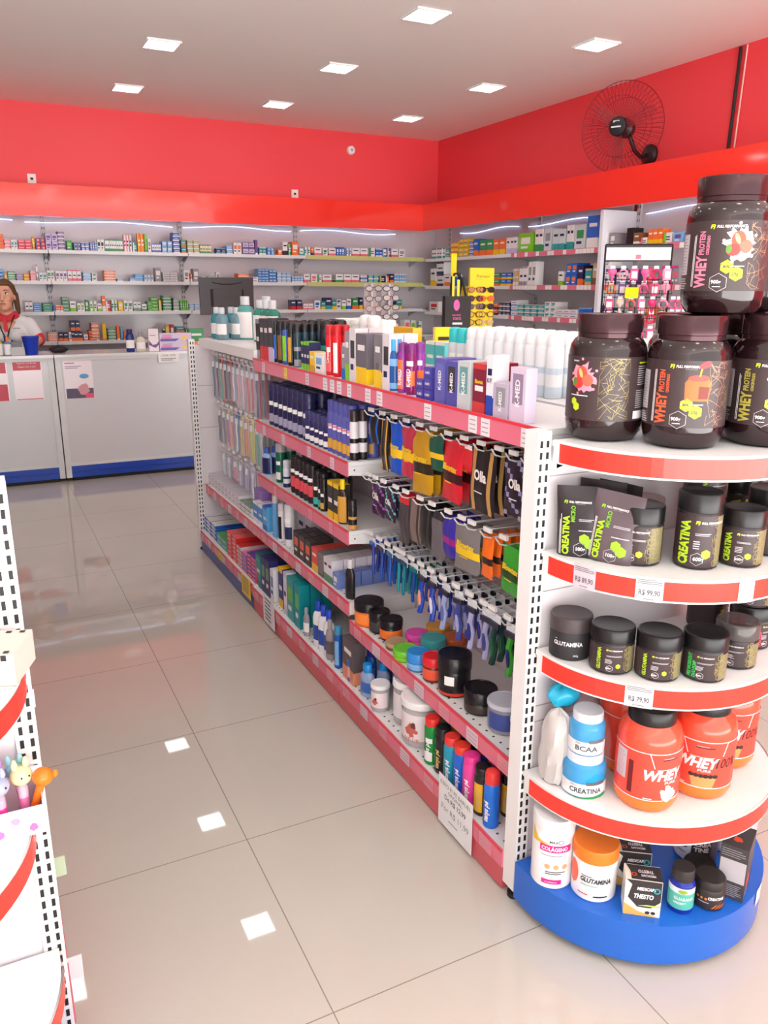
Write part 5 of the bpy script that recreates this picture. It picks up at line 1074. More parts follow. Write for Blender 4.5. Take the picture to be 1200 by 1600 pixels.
def hexes(a, u, v, s, txt='900g'):
    a.hexa(u + .030 * s, v + .040 * s, .016 * s, LIME).hexa(u + .052 * s, v + .024 * s, .017 * s, LIME, 2)
    a.text('40%', u + .021 * s, v + .037 * s, .009 * s, LBR, layer=3, bold=.02).text('20g', u + .041 * s, v + .020 * s, .011 * s, LBR, layer=3, bold=.02)
    a.ring(u + .014 * s, v + .004 * s, .022 * s, .0012 * s, SILV).text(txt, u - .002 * s, v + .002 * s, .0115 * s, PW, bold=.03)
    a.lines(u + .002 * s, v - .006 * s, u + .026 * s, v - .002 * s, PW, 1)

def whey_tub(pal, art_kind, seed, turn):
    """900 g screw-lid tub, label centre towards -y, turned by `turn`"""
    t = thing('protein_tub', 'x', 'tub')
    r = .078
    MB().lathe([(.052, 0), (.066, .004), (.075, .018), (r, .036), (r, .178), (.075, .192), (.068, .203), (.060, .209), (.060, .214)], WINE, 56).build('body', t)
    MB().lathe([(.0625, .207), (.0625, .2155)] + [(.0645, .217), (.0645, .2505), (.0635, .2525), (.060, .2532), (.058, .252), (.001, .252)], LIDM, 56).build('lid', t)
    a = Art()
    W = PI * r
    a.rect(-W, 0, W, .127, LBR, 0)
    col = M(pal, .4, name='flavour_print')
    if art_kind != 'side':
        a.text('WHEY', -.036, .006, .0300, col, rot=PI / 2, bold=.04, sx=.66)
        a.text('PROTEIN', -.0425, .066, .0160, col, rot=PI / 2, bold=.03, sx=.66).text('CONCENTRADO', -.0325, .066, .0080, col, rot=PI / 2, bold=.04, sx=.56)
        a.lines(-.066, .008, -.060, .112, PW, 2, seed, rot=1, fill=.5)
        logo(a, -.034, .113, .0072, LIME)
        a.rect(-.118, .030, -.082, .105, SILV).lines(-.116, .034, -.084, .102, LBR, 12, seed, layer=2, fill=.12).lines(-.118, .004, -.080, .026, SILV, 5, seed)
        hexes(a, -.022, .012, .8)
        a.lines(-.008, .044, .046, .048, PW, 1)
        a.web(.040, .004, .092, .124, M((186, 150, 120), .35, metal=.3, name='copper_foil_print'), 46, seed)
        ou, ov = .022, .086
    else:
        a.web(-.020, .004, .040, .124, GLD, 60, seed)
        a.lines(.062, .072, .100, .112, SILV, 9, seed, fill=.35).lines(.060, .026, .100, .064, SILV, 9, seed + 1, fill=.35).rect(.064, .114, .100, .117, LIME)
        a.rect(.056, .004, .105, .020, PW).lines(-.085, .048, -.028, .052, PW, 1).hexa(-.075, .036, .008, LIME).hexa(-.068, .026, .009, LIME)
        a.lines(-.083, .116, -.062, .122, SILV, 1)
        ou, ov = -.054, .086
    if art_kind in ('berry', 'side'):
        pk = M((240, 150, 170), .4, name='pink_splash') if art_kind == 'side' else M((240, 226, 220), .4, name='cream_splash')
        a.splash(ou, ov, .034, pk, 1, seed, 30, .55)
        for q in range(5): a.ell(ou + .03 * math.cos(q * 1.3 + .4), ov + .036 * math.sin(q * 1.3 + .4), .003, .003, pk, 1, 8)
        a.ell(ou - .004, ov + .006, .013, .016, M((226, 84, 60), .4, name='strawberry_print'), 2).ell(ou - .012, ov - .012, .013, .011, M((220, 60, 56), .4, name='strawberry_print_dark'), 3).ell(ou + .010, ov - .006, .012, .012, M((232, 104, 84), .4, name='strawberry_print_light'), 3)
        a.ell(ou - .020, ov - .010, .005, .008, M((90, 140, 50), .4, name='leaf_print'), 4).ell(ou - .006, ov + .008, .004, .010, M((240, 190, 130), .4, name='fruit_heart'), 4, rot=.4)
    if art_kind == 'honey':
        am = M((224, 100, 40), .4, name='amber_jar_print'); dk = M((120, 40, 24), .4, name='amber_dark_print')
        a.poly([(ou - .024, ov - .034), (ou + .020, ov - .034), (ou + .024, ov + .0), (ou + .018, ov + .008), (ou - .020, ov + .008), (ou - .026, ov)], am)
        a.ell(ou - .001, ov + .009, .020, .006, M((226, 70, 60), .4, name='jar_rim_print'), 2).poly([(ou + .0, ov - .030), (ou + .018, ov - .030), (ou + .020, ov - .008), (ou + .0, ov - .006)], dk, 2)
        a.poly([(ou - .002, ov + .012), (ou + .001, ov + .012), (ou + .004, ov + .028), (ou + .001, ov + .030)], M((226, 170, 40), .4, name='honey_drip'), 2).ell(ou + .008, ov + .034, .012, .006, M((224, 60, 66), .4, name='spoon_print'), 3, rot=.4)
    a.build('label', lambda u, v, l: cyl_map(r, turn, .0005)(u, v + .044, l), t)
    return t
PINKP = (232, 130, 160); ORP = (226, 96, 60); OLP = (176, 166, 70)
def face_rot(x, y, extra=0.0):
    return math.atan2(CAM['loc'][1] - y, CAM['loc'][0] - x) + PI / 2 + extra
S1 = 1.1406
for (key, loc, pal, kind, seed, turn, lab) in (
    ('tub1', (.663, .072, S1), PINKP, 'side', 5, .10, 'dark protein tub with pink strawberry splash, leftmost on the top display shelf'),
    ('tub2', (.752, -.060, S1), ORP, 'honey', 6, .02, 'dark protein tub with an orange honey jar picture and orange lettering'),
    ('tub3', (.917, -.122, S1), OLP, 'berry', 7, .05, 'dark protein tub with olive green lettering, cut by the right picture edge'),
    ('tub4', (.868, .062, S1), OLP, 'side', 8, 1.4, 'dark protein tub half hidden behind the honey and olive ones'),
    ('tub6', (1.03, .03, S1), ORP, 'side', 9, 1.0, 'dark protein tub at the far right of the top display shelf'),
    ('tub5', (.838, -.046, S1 + .2536), PINKP, 'berry', 11, .02, 'dark protein tub with pink lettering standing on top of the others'),
    ('tub7', (1.0, -.02, S1 + .2536), OLP, 'side', 12, 1.8, 'dark protein tub on the upper layer behind the pink lettered one')):
    place(key, lambda: whey_tub(pal, kind, seed, turn), loc, face_rot(loc[0], loc[1]), lab, 'tub')

def supp_jar(r, h, big, col, lidcol=BLK, body=None, style='creatine', small='300g', lidh=.30, seed=1, turn=0.0):
    t = thing('supplement_jar', 'x', 'jar')
    hb = h * (1 - lidh)
    bm_ = body or M((46, 40, 42), .25, name='charcoal_jar')
    MB().lathe([(r * .9, 0), (r * .97, .002), (r * .98, .006), (r * .98, hb - .006), (r * .95, hb - .002), (r * .93, hb)], bm_, 48).build('body', t)
    MB().lathe([(r, hb), (r, h - .004), (r * .97, h - .001), (r * .9, h), (r * .84, h - .0012), (.001, h - .0012)], lidcol, 48).build('lid', t)
    a = Art(); rr = r * .98; hh = hb - .012
    if style in ('creatine', 'glutamina', 'pump'):
        a.rect(-PI * rr * .98, 0, PI * rr * .98, hh, LBR, 0)
        a.rect(rr * .75, .001, rr * 1.5, hh - .001, OLV).web(rr * .55, .003, rr * 1.5, hh - .003, GLD, 36, seed)
        for q in range(7):
            a.ring(rr * (.8 + .3 * (q % 2)), .008 + q * hh / 8, .0085, .0012, M((150, 138, 96), .4, name='hex_foil'), 2)
        a.text(big, -rr * .52, .004, hh * .26 if style == 'creatine' else hh * .2, M(col, .4, name='jar_lettering'), rot=PI / 2, bold=.045, sx=(hh - .006) / (len(big) * .62 * hh * (.26 if style == 'creatine' else .2)) * .93)
        if style == 'pump': a.text('DUO PUMP', -rr * .30, .004, hh * .17, M(col, .4, name='jar_lettering'), rot=PI / 2, bold=.04, sx=.72)
        logo(a, -rr * .28, hh * .84, hh * .065, LIME)
        a.lines(-rr * .25, hh * .62, rr * .55, hh * .68, SILV, 2, seed).lines(-rr * .3, hh * .36, rr * .05, hh * .54, SILV, 4, seed + 1)
        if style != 'pump': a.hexa(rr * .30, hh * .26, hh * .095, LIME)
        a.ring(-rr * .08, hh * .16, hh * .13, .001, SILV).text(small, -rr * .26, hh * .13, hh * .1, PW, bold=.03)
    elif style == 'plain':
        a.text(big, 0, hh * .55, .0125, PW, align='CENTER', bold=.03, sx=.9).text('300g', .012, hh * .1, .006, PW)
        a.lines(.012, hh * .72, .03, hh * .76, SILV, 1).lines(-.03, hh * .8, -.022, hh * .86, SILV, 1)
    a.build('label', lambda u, v, l: cyl_map(rr, turn, .0005)(u, v + .006, l), t, step=.005)
    return t
NLAB = 0
LIMEC = (176, 214, 40)
JARS = [
 (.676, -.049, .9006, .046, .122, 'CREATINA', LIMEC, 'creatine', '300g', 'wide dark creatine jar beside the pouches on the second display shelf', .32, -.25, .28),
 (.765, -.118, .9006, .044, .155, 'CREATINA', LIMEC, 'creatine', '600g', 'tall dark creatine jar with large lime lettering on the second display shelf', .02, .15, .24),
 (.857, -.150, .9006, .043, .118, 'CREATINA', LIMEC, 'creatine', '300g', 'short dark creatine jar right of the tall one', 0, .05, .28),
 (.972, -.122, .9006, .048, .140, 'CREATINA', LIMEC, 'creatine', '300g', 'dark jar with a white table label at the right edge, second display shelf', .0, 1.2, .24),
 (.775, .040, .9006, .040, .105, 'CREATINA', LIMEC, 'creatine', '300g', 'dark jar with a dusty rose lid behind the pouches', 0, .4, .30),
 (.895, -.010, .9006, .046, .100, 'CREATINA', LIMEC, 'creatine', '300g', 'dark jar underneath another behind the short creatine jar', 0, 1.0, .30),
 (.895, -.010, 1.0008, .046, .100, 'CREATINA', LIMEC, 'creatine', '300g', 'dark jar stacked on another directly under the top display shelf', 0, .6, .42),
 (1.02, .00, .9006, .044, .150, 'CREATINA', LIMEC, 'creatine', '300g', 'dark jar at the back right of the second display shelf', 0, .6, .3),
 (.590, .040, .6706, .0455, .096, 'GLUTAMINA', (230, 230, 230), 'plain', '300g', 'matt black glutamine jar with a white name, leftmost on the third display shelf', 0, -.1, .34),
 (.626, -.050, .6706, .0455, .098, 'GLUTAMINA', LIMEC, 'glutamina', '300g', 'glutamine jar with lime lettering, left one of two', 0, .05, .30),
 (.690, -.117, .6706, .0455, .098, 'GLUTAMINA', LIMEC, 'glutamina', '300g', 'glutamine jar with lime lettering, right one of two', 0, .05, .30),
 (.773, -.162, .6706, .0450, .098, 'PRE WORKOUT', (50, 190, 90), 'pump', '300g', 'pre-workout jar with green lettering on the third display shelf', 0, .0, .30),
 (.880, -.150, .6706, .0440, .098, 'PRE WORKOUT', (240, 110, 40), 'pump', '300g', 'pre-workout jar with orange lettering and a clear lid', 0, -.05, .34),
 (.990, -.095, .6706, .046, .098, 'PRE WORKOUT', (236, 60, 90), 'pump', '300g', 'grey-brown jar under the pink lettered one, third display shelf', 0, .9, .30),
 (.985, -.090, .7692, .046, .098, 'PRE WORKOUT', (236, 60, 90), 'pump', '300g', 'pre-workout jar with pink lettering stacked at the right edge', 0, .1, .30),
 (.985, .020, .6706, .046, .098, 'CREATINA', LIMEC, 'creatine', '300g', 'dark jar below the table-labelled one at the back of the third shelf', 0, 1.4, .30),
 (.985, .020, .7692, .046, .098, 'CREATINA', LIMEC, 'creatine', '300g', 'dark jar with a white table label stacked at the back', 0, 1.4, .30)]
ROSEL = M((150, 122, 124), .5, name='dusty_lid')
for j, (x, y, z, r, h, big, col, st, sm, lab, _, tr, lh) in enumerate(JARS):
    rot = face_rot(x, y)
    lm = BLK if j not in (4, 8) else (M((70, 60, 62), .45, name='matt_black_lid') if j == 8 else ROSEL)
    if j == 12: lm = M((96, 88, 88), .12, alpha=.75, name='smoky_lid')
    place('sj%d' % j, lambda: supp_jar(r, h, big, col, lm, M((42, 40, 44), .6, name='matt_black_jar') if st == 'plain' else None, st, sm, lh, j + 2, tr), (x, y, z), rot, lab, 'jar')
# small price stickers on lids are part of the jars they sit on: skip

def pouch(w, h, th, base, seed, art=True):
    """stand-up zip pouch"""
    t = thing('supplement_pouch', 'x', 'pouch')
    m = M(base, .32, name='foil_pouch'); mb = MB(); nu, nv = 14, 18
    def pt(i, j, s):
        u = i / nu - .5; v = j / nv
        k = (1 - v) ** .75 * max(0.0, 1 - abs(2 * u) ** 3) ** .6
        k = k if v > .05 else k * .9
        wob = .002 * math.sin(7 * v + seed) * math.sin(5 * u + seed)
        return (u * w * (1 - .03 * (1 - v)), s * (th / 2 * k + .0006) + wob, h * v)
    for s in (-1, 1):
        n = len(mb.v)
        for j in range(nv + 1):
            for i in range(nu + 1): mb.v.append(pt(i, j, s))
        for j in range(nv):
            for i in range(nu): mb.face([n + j * (nu + 1) + i, n + j * (nu + 1) + i + 1, n + (j + 1) * (nu + 1) + i + 1, n + (j + 1) * (nu + 1) + i], m, True)
    k0 = (nu + 1) * (nv + 1)
    for i in range(nu): mb.face([i, i + 1, k0 + i + 1, k0 + i], m)
    mb.build('bag', t)
    mb = MB(); mb.box(-w / 2, w / 2, -.0022, .0022, h * .865, h * .872, M((80, 70, 70), .3, name='zip_seal')); mb.build('zip_seal', t)
    if art:
        a = Art()
        logo(a, -w * .34, h * .76, h * .042, LGR)
        a.text('CREATINA', -w * .22, .006, h * .125, M((170, 214, 40), .4, name='pouch_lettering'), rot=PI / 2, bold=.045, sx=.90).text('MICRO', -w * .10, h * .50, h * .085, M((120, 180, 40), .4, name='pouch_lettering_green'), rot=PI / 2, bold=.03, sx=.85)
        a.lines(-w * .42, .006, -w * .37, h * .62, PW, 2, seed, rot=1)
        a.lines(-w * .02, h * .52, w * .32, h * .56, SILV, 2, seed).lines(-w * .02, h * .38, w * .34, h * .41, SILV, 1, seed)
        a.hexa(w * .10, h * .27, h * .075, LGR).hexa(w * .22, h * .20, h * .08, LGR, 2).ring(w * .02, h * .12, h * .10, .001, SILV).text('100g', -w * .08, h * .10, h * .07, PW, bold=.03)
        def mp(u, v, l):
            vv = v / h; k = (1 - vv) ** .75 * max(0, 1 - abs(2 * u / w) ** 3) ** .6
            return (u, -(th / 2 * k + .0006) + .002 * math.sin(7 * vv + seed) * math.sin(5 * u / w + seed) - .0014 - .00025 * l, v)
        a.build('label', mp, t, step=.006)
    return t
for (key, loc, w, h, base, seed, ex, art, tilt, lab) in (
    ('pouch1', (.588, .026, .9006), .100, .150, (44, 38, 42), 1, -.15, True, -.04, 'dark creatine pouch at the left end of the second display shelf'),
    ('pouch2', (.618, -.030, .9006), .100, .148, (92, 78, 84), 2, -.25, True, .10, 'shiny grey-mauve creatine pouch in front of the darker one'),
    ('pouch3', (.655, .045, .9006), .100, .152, (40, 34, 38), 3, -.3, False, .0, 'dark pouch standing behind the two front pouches'),
    ('pouch4', (.690, .035, .9006), .100, .146, (48, 40, 44), 4, -.5, False, .03, 'rearmost dark pouch next to the rose-lidded jar')):
    place(key, lambda: pouch(w, h, .034, base, seed, art), loc, (0, tilt, face_rot(loc[0], loc[1], ex)), lab, 'pouch')

# red whey jars on the fourth display shelf
REDJ = M((255, 84, 60), .16, name='translucent_red_jar', coat=.3); REDL = M((246, 76, 60), .4, name='red_label'); ORB = M((255, 120, 50), .18, name='orange_jar_foot')
def red_jar(turn, seed, kind):
    t = thing('protein_jar', 'x', 'jar'); r = .068
    prof = [(.048, 0), (.060, .004), (r, .020), (r, .036), (r, .150), (r * .99, .165), (.060, .186), (.048, .196), (.046, .200)]
    MB().lathe(prof, REDJ, 52, mf=lambda i, s: ORB if i < 3 else REDJ).build('body', t)
    MB().lathe([(.050, .196), (.050, .224), (.048, .227), (.001, .227)], BLK, 44).build('lid', t)
    a = Art(); a.rect(-PI * r * .97, 0, PI * r * .97, .112, REDL, 0)
    a.rect(-PI * r * .97, 0, PI * r * .97, .002, PW).rect(-PI * r * .97, .110, PI * r * .97, .112, PW)
    a.text('WHEY', -.046, .050, .0320, M((236, 232, 236), .3, name='white_lettering'), bold=.045, shear=.25, sx=.92).text('100%', .034, .050, .0320, M((60, 30, 34), .35, name='dark_lettering'), bold=.01, shear=.25, sx=.8)
    a.text('PURE', .002, .040, .0085, PW, bold=.02, sx=1.4)
    a.rect(-.006, .096, .034, .0985, M((60, 34, 36), .4, name='brand_bar')).lines(-.004, .0995, .030, .1015, PW, 1)
    a.poly([(-.034, .112), (-.032, .112), (-.020, .078), (-.022, .078)], PW).poly([(.052, .078), (.054, .078), (.064, .112), (.062, .112)], PW).lines(-.016, .074, .050, .0765, PW, 1)
    a.rect(-.112, .036, -.082, .104, SILV).lines(-.110, .040, -.084, .100, REDL, 9, seed, layer=2, fill=.2).lines(-.076, .010, -.062, .100, M((110, 24, 30), .4, name='dark_red_print'), 1, seed, rot=1, fill=.8)
    if kind == 'milk': a.splash(.012, .016, .022, PW, 2, seed, 20, .6).ell(.018, .014, .016, .010, M((250, 240, 224), .4, name='cream_print'), 3)
    else:
        a.poly([(-.014, .030), (.044, .030), (.036, .002), (-.006, .002)], M((240, 150, 90), .4, name='biscuit_print'), 1)
        for q in range(6): a.ell(-.010 + q * .010, .030, .006, .005, M((54, 32, 30), .4, name='choc_print'), 2, 10)
    a.lines(-.040, .004, -.016, .009, PW, 1)
    a.build('label', lambda u, v, l: cyl_map(r, turn, .0006)(u, v + .034, l), t, step=.006)
    return t
S4 = .3656
for key, loc, turn, seed, kind, lab in (
    ('rj1', (.702, -.108, S4), .55, 3, 'milk', 'red protein jar with a milk splash, leftmost of three red jars'),
    ('rj2', (.842, -.128, S4), -.08, 4, 'bis', 'red protein jar with full white lettering, middle of three'),
    ('rj3', (.985, -.070, S4), -.0, 5, 'bis', 'red protein jar at the right picture edge'),
    ('rj4', (.760, .014, S4), 1.6, 6, 'milk', 'red protein jar half hidden behind the blue jars')):
    place(key, lambda: red_jar(turn, seed, kind), loc, face_rot(loc[0], loc[1]), lab, 'jar')
# shrink-wrapped kit: two blue jars and a shaker pouch
SKY = M((26, 150, 214), .2, name='sky_blue_jar')
def blue_jar(r, h, word, seed, green):
    t = thing('supplement_jar', 'x', 'jar')
    MB().lathe([(r * .92, 0), (r, .004), (r, h * .62), (r * .96, h * .74), (r * .82, h * .80)], SKY, 44).build('body', t)
    MB().lathe([(r * .84, h * .78), (r * .84, h - .003), (r * .8, h), (.001, h)], M((222, 224, 232), .25, name='white_lid'), 40).build('lid', t)
    a = Art(); a.rect(-PI * r * .95, .004, PI * r * .95, h * .36, M((232, 232, 234), .35, name='white_label'), 0)
    a.text(word, -r * .75, h * .14, h * .17, M((70, 70, 78), .4, name='label_ink'), bold=.03, sx=.9 if len(word) > 5 else 1.15)
    a.text('ENERGY', -r * .72, h * .30, h * .055, M((70, 70, 78), .4, name='label_ink'), sx=.8).rect(r * .0, h * .34, r * .95, h * .42, M((96, 92, 100), .4, name='grey_flash'), 1)
    if green: a.poly([(-r * .9, .001), (r * 1.1, .001), (r * 1.1, h * .10), (0, h * .05)], M((30, 150, 80), .4, name='green_swoosh'), 1)
    a.build('label', cyl_map(r, .15, .0006), t, step=.006)
    return t
place('bj1', lambda: blue_jar(.048, .098, 'CREATINA', 1, True), (.604, -.020, S4), face_rot(.604, -.02), 'blue and white creatine jar, lower one of the wrapped pair', 'jar')
place('bj2', lambda: blue_jar(.039, .096, 'BCAA', 2, False), (.604, -.020, S4 + .0984), face_rot(.604, -.02), 'blue and white BCAA jar, upper one of the wrapped pair', 'jar')
def crumple(name, pts_c, rx, ry, z0, z1, m, seed, n=20, k=14, amp=.12, lean=(0, 0)):
    mb = MB(); g = random.Random(seed)
    ph = [g.uniform(0, 6.28) for _ in range(8)]
    for j in range(k + 1):
        v = j / k; s = math.sin(PI * min(1, v * .92 + .08)) ** .35 if j < k else .05
        for i in range(n):
            a = 2 * PI * i / n
            w = 1 + amp * (math.sin(3 * a + ph[0] + 4 * v) * .5 + math.sin(7 * a + ph[1] - 5 * v) * .35 + math.sin(11 * a + ph[2] + 9 * v) * .25)
            mb.v.append((pts_c[0] + lean[0] * v + rx * s * w * math.cos(a), pts_c[1] + lean[1] * v + ry * s * w * math.sin(a), z0 + (z1 - z0) * v + .003 * math.sin(5 * a + ph[3])))
    for j in range(k):
        for i in range(n): mb.face([j * n + i, j * n + (i + 1) % n, (j + 1) * n + (i + 1) % n, (j + 1) * n + i], m, True)
    mb.face(list(range(n))[::-1], m); mb.face([k * n + i for i in range(n)], m)
    return mb.build(name)
o = crumple('milky_bag', (0, 0), .024, .036, 0, .175, M((198, 192, 190), .3, name='milky_film'), 4, lean=(.015, 0), amp=.22); o.location = (.553, .028, S4 + .003); o.rotation_euler = (0, 0, .3)
tag(o, 'crumpled milky white bag leaning left of the blue jars', 'bag')
o = crumple('blue_shaker', (0, 0), .040, .030, 0, .050, M((30, 170, 210), .2, name='aqua_plastic'), 9, amp=.08); o.location = (.590, .048, S4 + .178)
tag(o, 'aqua blue shaker pouch lying over the milky bag', 'pouch')
o = crumple('wrap_film', (0, 0), .060, .056, 0, .212, M((240, 244, 250), .06, alpha=.05, name='clear_film'), 12, amp=.07); o.location = (.603, -.016, S4 + .001)
tag(o, 'clear plastic film wrapped around the two blue jars', 'film')

# goods on the blue base
SB = .1206
def cyl_tub(r, h, body, lid, lidh, art, lr=1.02):
    t = thing('supplement_tub', 'x', 'tub'); hb = h * (1 - lidh)
    MB().lathe([(r * .95, 0), (r, .003), (r, hb - .002), (r * .97, hb)], body, 48).build('body', t)
    MB().lathe([(r * lr, hb - .001), (r * lr, h - .003), (r * lr * .97, h), (.001, h)], lid, 48).build('lid', t)
    art.build('label', cyl_map(r, 0, .0005), t, step=.006)
    return t
WJ = M((240, 238, 240), .25, name='white_jar')
MG = M((226, 40, 140), .35, name='magenta_print')
def collagen():
    a = Art()
    a.rect(-.034, .098, .040, .116, MG).text('COLÁGENO', -.030, .102, .0135, PW, bold=.03, sx=.82, layer=2).poly([(-.060, .112), (-.060, .150), (-.040, .124), (-.010, .118)], M((232, 190, 60), .35, name='yellow_swoosh'))
    a.text('MAX', -.012, .122, .009, INK, bold=.02).ring(.014, .1255, .006, .0012, INK, n=14).lines(-.030, .088, .034, .092, M((150, 146, 150), .5, name='pale_ink'), 1)
    for q in range(3): a.ell(-.014 + q * .020, .060, .0065, .0065, M((240, 170, 120), .4, name='peach_dot'))
    a.lines(-.018, .040, .030, .050, INK, 2).rect(-.026, .014, .020, .026, MG).text('cranberry', -.018, .0175, .007, PW, layer=2)
    return cyl_tub(.047, .178, WJ, M((232, 230, 232), .3, name='pale_lid'), .16, a, 1.03)
place('col', collagen, (.558, .012, SB), face_rot(.558, .012, .1), 'white collagen tub with a magenta name band on the blue base', 'tub')
def glut():
    a = Art()
    a.text('GLUTAMINA', -.036, .050, .0165, M((60, 60, 70), .4, name='steel_lettering'), bold=.04, shear=.2, sx=.74).lines(-.034, .064, -.002, .068, INK, 1).ell(-.058, .060, .016, .030, M((240, 110, 80), .4, name='coral_dot'))
    a.rect(-.034, .040, .004, .044, M((170, 200, 196), .4, name='pale_teal')).lines(-.040, .016, -.008, .022, M((220, 80, 60), .4, name='red_ink'), 1).lines(-.004, .014, .038, .022, INK, 1)
    return cyl_tub(.050, .130, WJ, M((250, 128, 40), .28, name='orange_lid'), .24, a, 1.02)
place('glu', glut, (.620, -.062, SB), face_rot(.62, -.062, .12), 'white glutamine tub with an orange lid on the blue base', 'tub')
def thesto():
    t = thing('capsule_box', 'x', 'box'); w, d, h = .077, .050, .090
    cream = M((240, 238, 226), .4, name='cream_carton'); dk = M((56, 50, 52), .4, name='charcoal_carton'); gd = M((226, 176, 90), .4, name='gold_carton')
    MB().box(-w / 2, w / 2, 0, d, 0, h, cream).build('carton', t)
    a = Art(); a.poly([(-w / 2 + .001, h), (-w / 2 + .014, h - .012), (-w / 2 + .007, .045), (-.010, .022), (.018, .022), (w / 2 - .001, .040), (w / 2 - .001, h)], dk).poly([(-w / 2, .0), (-w / 2, .030), (-.01, .012), (w / 2, .0)], gd)
    a.text('MEDICAPS', -.014, .066, .0105, PW, bold=.05, shear=.2, sx=.8, layer=2).text('THESTO', -.020, .045, .0155, PW, bold=.05, shear=.2, sx=.72, layer=2).ring(.028, .068, .0075, .003, M((50, 160, 170), .4, name='teal_ring'), 3, 12)
    a.ell(.012, .010, .005, .004, dk, 2).ell(.024, .010, .005, .004, dk, 2).poly([(-.01, .026), (w / 2, .026), (w / 2, .030), (.01, .030)], M((190, 210, 90), .4, name='lime_swoosh'), 2)
    a.build('front_print', flat_map(0), t, step=0)
    b = Art(); b.poly([(-w / 2 + .012, .002), (w / 2, .002), (w / 2, d - .002), (-w / 2 + .004, d - .002), (-w / 2 + .012, d / 2)], dk, 1).text('MEDICAPS', .026, d * .38, .009, PW, rot=PI, bold=.04, sx=.75, layer=2).text('THESTO', .022, d * .66, .0125, PW, rot=PI, bold=.04, sx=.7, layer=2).ring(-.020, d * .34, .006, .0025, M((220, 90, 60), .4, name='red_ring'), 3, 12)
    b.build('top_print', top_map(h), t, step=0)
    s = Art(); s.lines(.006, .03, .058, .075, M((190, 186, 180), .5, name='pale_ink2'), 4)
    s.build('side_print', lambda u, v, l: (-w / 2 - .0004, d - u, v), t, step=0)
    return t
place('thesto', thesto, (.657, -.176, SB), -.66, 'cream and charcoal capsule box on the blue base, front one', 'box')
place('thesto', thesto, (.702, -.098, SB), -.62, 'cream and charcoal capsule box on the blue base, rear one', 'box')
def guarana():
    a = Art(); a.rect(-.05, .012, .05, .052, M((90, 186, 166), .35, name='mint_label'), 0).rect(-.05, .052, .05, .066, M((220, 226, 236), .35, name='pale_label'), 0)
    a.text('GUARANÁ', -.014, .036, .0105, PW, bold=.02, sx=.85).ell(.004, .058, .010, .005, M((150, 180, 60), .4, name='leaf_emblem')).lines(-.014, .026, .014, .032, PW, 2)
    t = thing('capsule_bottle', 'x', 'bottle')
    MB().lathe([(.024, 0), (.0275, .003), (.0275, .066), (.026, .072), (.020, .078), (.020, .082)], M((20, 40, 150), .12, name='cobalt_bottle'), 40).build('body', t)
    MB().lathe([(.0235, .078), (.0235, .102), (.022, .105), (.001, .105)], M((50, 44, 44), .4, name='brown_cap'), 32).build('cap', t)
    a.build('label', cyl_map(.0275, 0, .0005), t, step=.005)
    return t
place('gua', guarana, (.755, -.192, SB), face_rot(.757, -.186), 'cobalt capsule bottle with a mint label on the blue base', 'bottle')
def creat_br(s=1.0):
    a = Art(); a.text('CREATINE', .000, .030, .0095, PW, bold=.05, sx=.8).lines(-.020, .020, .010, .024, SILV, 1)
    for q in range(3): a.ell(-.022 + q * .009, .030, .003, .003, M((226, 130, 60), .4, name='amber_dot'))
    for q in range(4): a.poly([(.008 + q * .008, .008), (.012 + q * .008, .008), (.022 + q * .008, .018), (.018 + q * .008, .018)], M((200, 110, 50), .4, name='copper_stripe'))
    t = thing('supplement_jar', 'x', 'jar')
    MB().lathe([(.030, 0), (.034, .003), (.034, .044), (.031, .050)], M((52, 44, 42), .3, name='brown_black_jar'), 44).build('body', t)
    MB().lathe([(.033, .050), (.033, .066), (.030, .070), (.001, .070)], M((44, 38, 36), .35, name='brown_black_lid'), 44).build('lid', t)
    a.build('label', cyl_map(.034, 0, .0005), t, step=.005)
    return t
place('cbr', creat_br, (.823, -.209, SB), face_rot(.829, -.196), 'small brown-black creatine jar in front of its twin', 'jar')
def low_jar():
    t = thing('supplement_jar', 'x', 'jar')
    MB().lathe([(.032, 0), (.036, .003), (.035, .026), (.034, .030)], M((52, 44, 42), .3, name='brown_black_jar'), 44).build('body', t)
    MB().lathe([(.036, .030), (.036, .042), (.034, .045), (.001, .045)], M((44, 38, 36), .35, name='brown_black_lid'), 44).build('lid', t)
    return t
place('lowj', low_jar, (.859, -.149, SB), face_rot(.835, -.115, .6), 'low brown-black jar right behind the creatine jar', 'jar')
def crea_tine():
    a = Art(); a.rect(-.070, .004, -.012, .072, M((222, 220, 232), .35, name='lilac_label'), 0).splash(-.034, .050, .016, INK, 1, 4, 14, .6)
    a.text('CREA', -.006, .052, .0155, PW, bold=.05).text('TINE', -.006, .037, .0155, PW, bold=.05).lines(-.046, .022, -.022, .028, INK, 2)
    return cyl_tub(.050, .105, M((60, 54, 58), .3, name='plum_grey_jar'), BLK, .2, a, 1.0)
place('ctn', crea_tine, (.925, -.078, SB), face_rot(.905, -.07, .05), 'two-tone lilac and plum creatine jar at the back of the blue base', 'jar')
def grey_tub():
    a = Art(); a.rect(-.05, .01, .03, .055, PW, 0).splash(-.03, .04, .012, INK, 1, 7, 14, .6)
    t = cyl_tub(.062, .125, M((196, 196, 204), .3, name='pale_grey_tub'), M((120, 118, 126), .3, name='grey_rim_lid'), .16, a, 1.03)
    MB().lathe([(.050, .1252), (.050, .1262), (.001, .1262)], M((222, 222, 226), .3, name='white_disc'), 40).build('lid_disc', t)
    return t
place('gtb', grey_tub, (1.035, -.080, SB), face_rot(1.035, -.08), 'pale grey tub with a white disc on its lid, right edge of the base', 'tub')
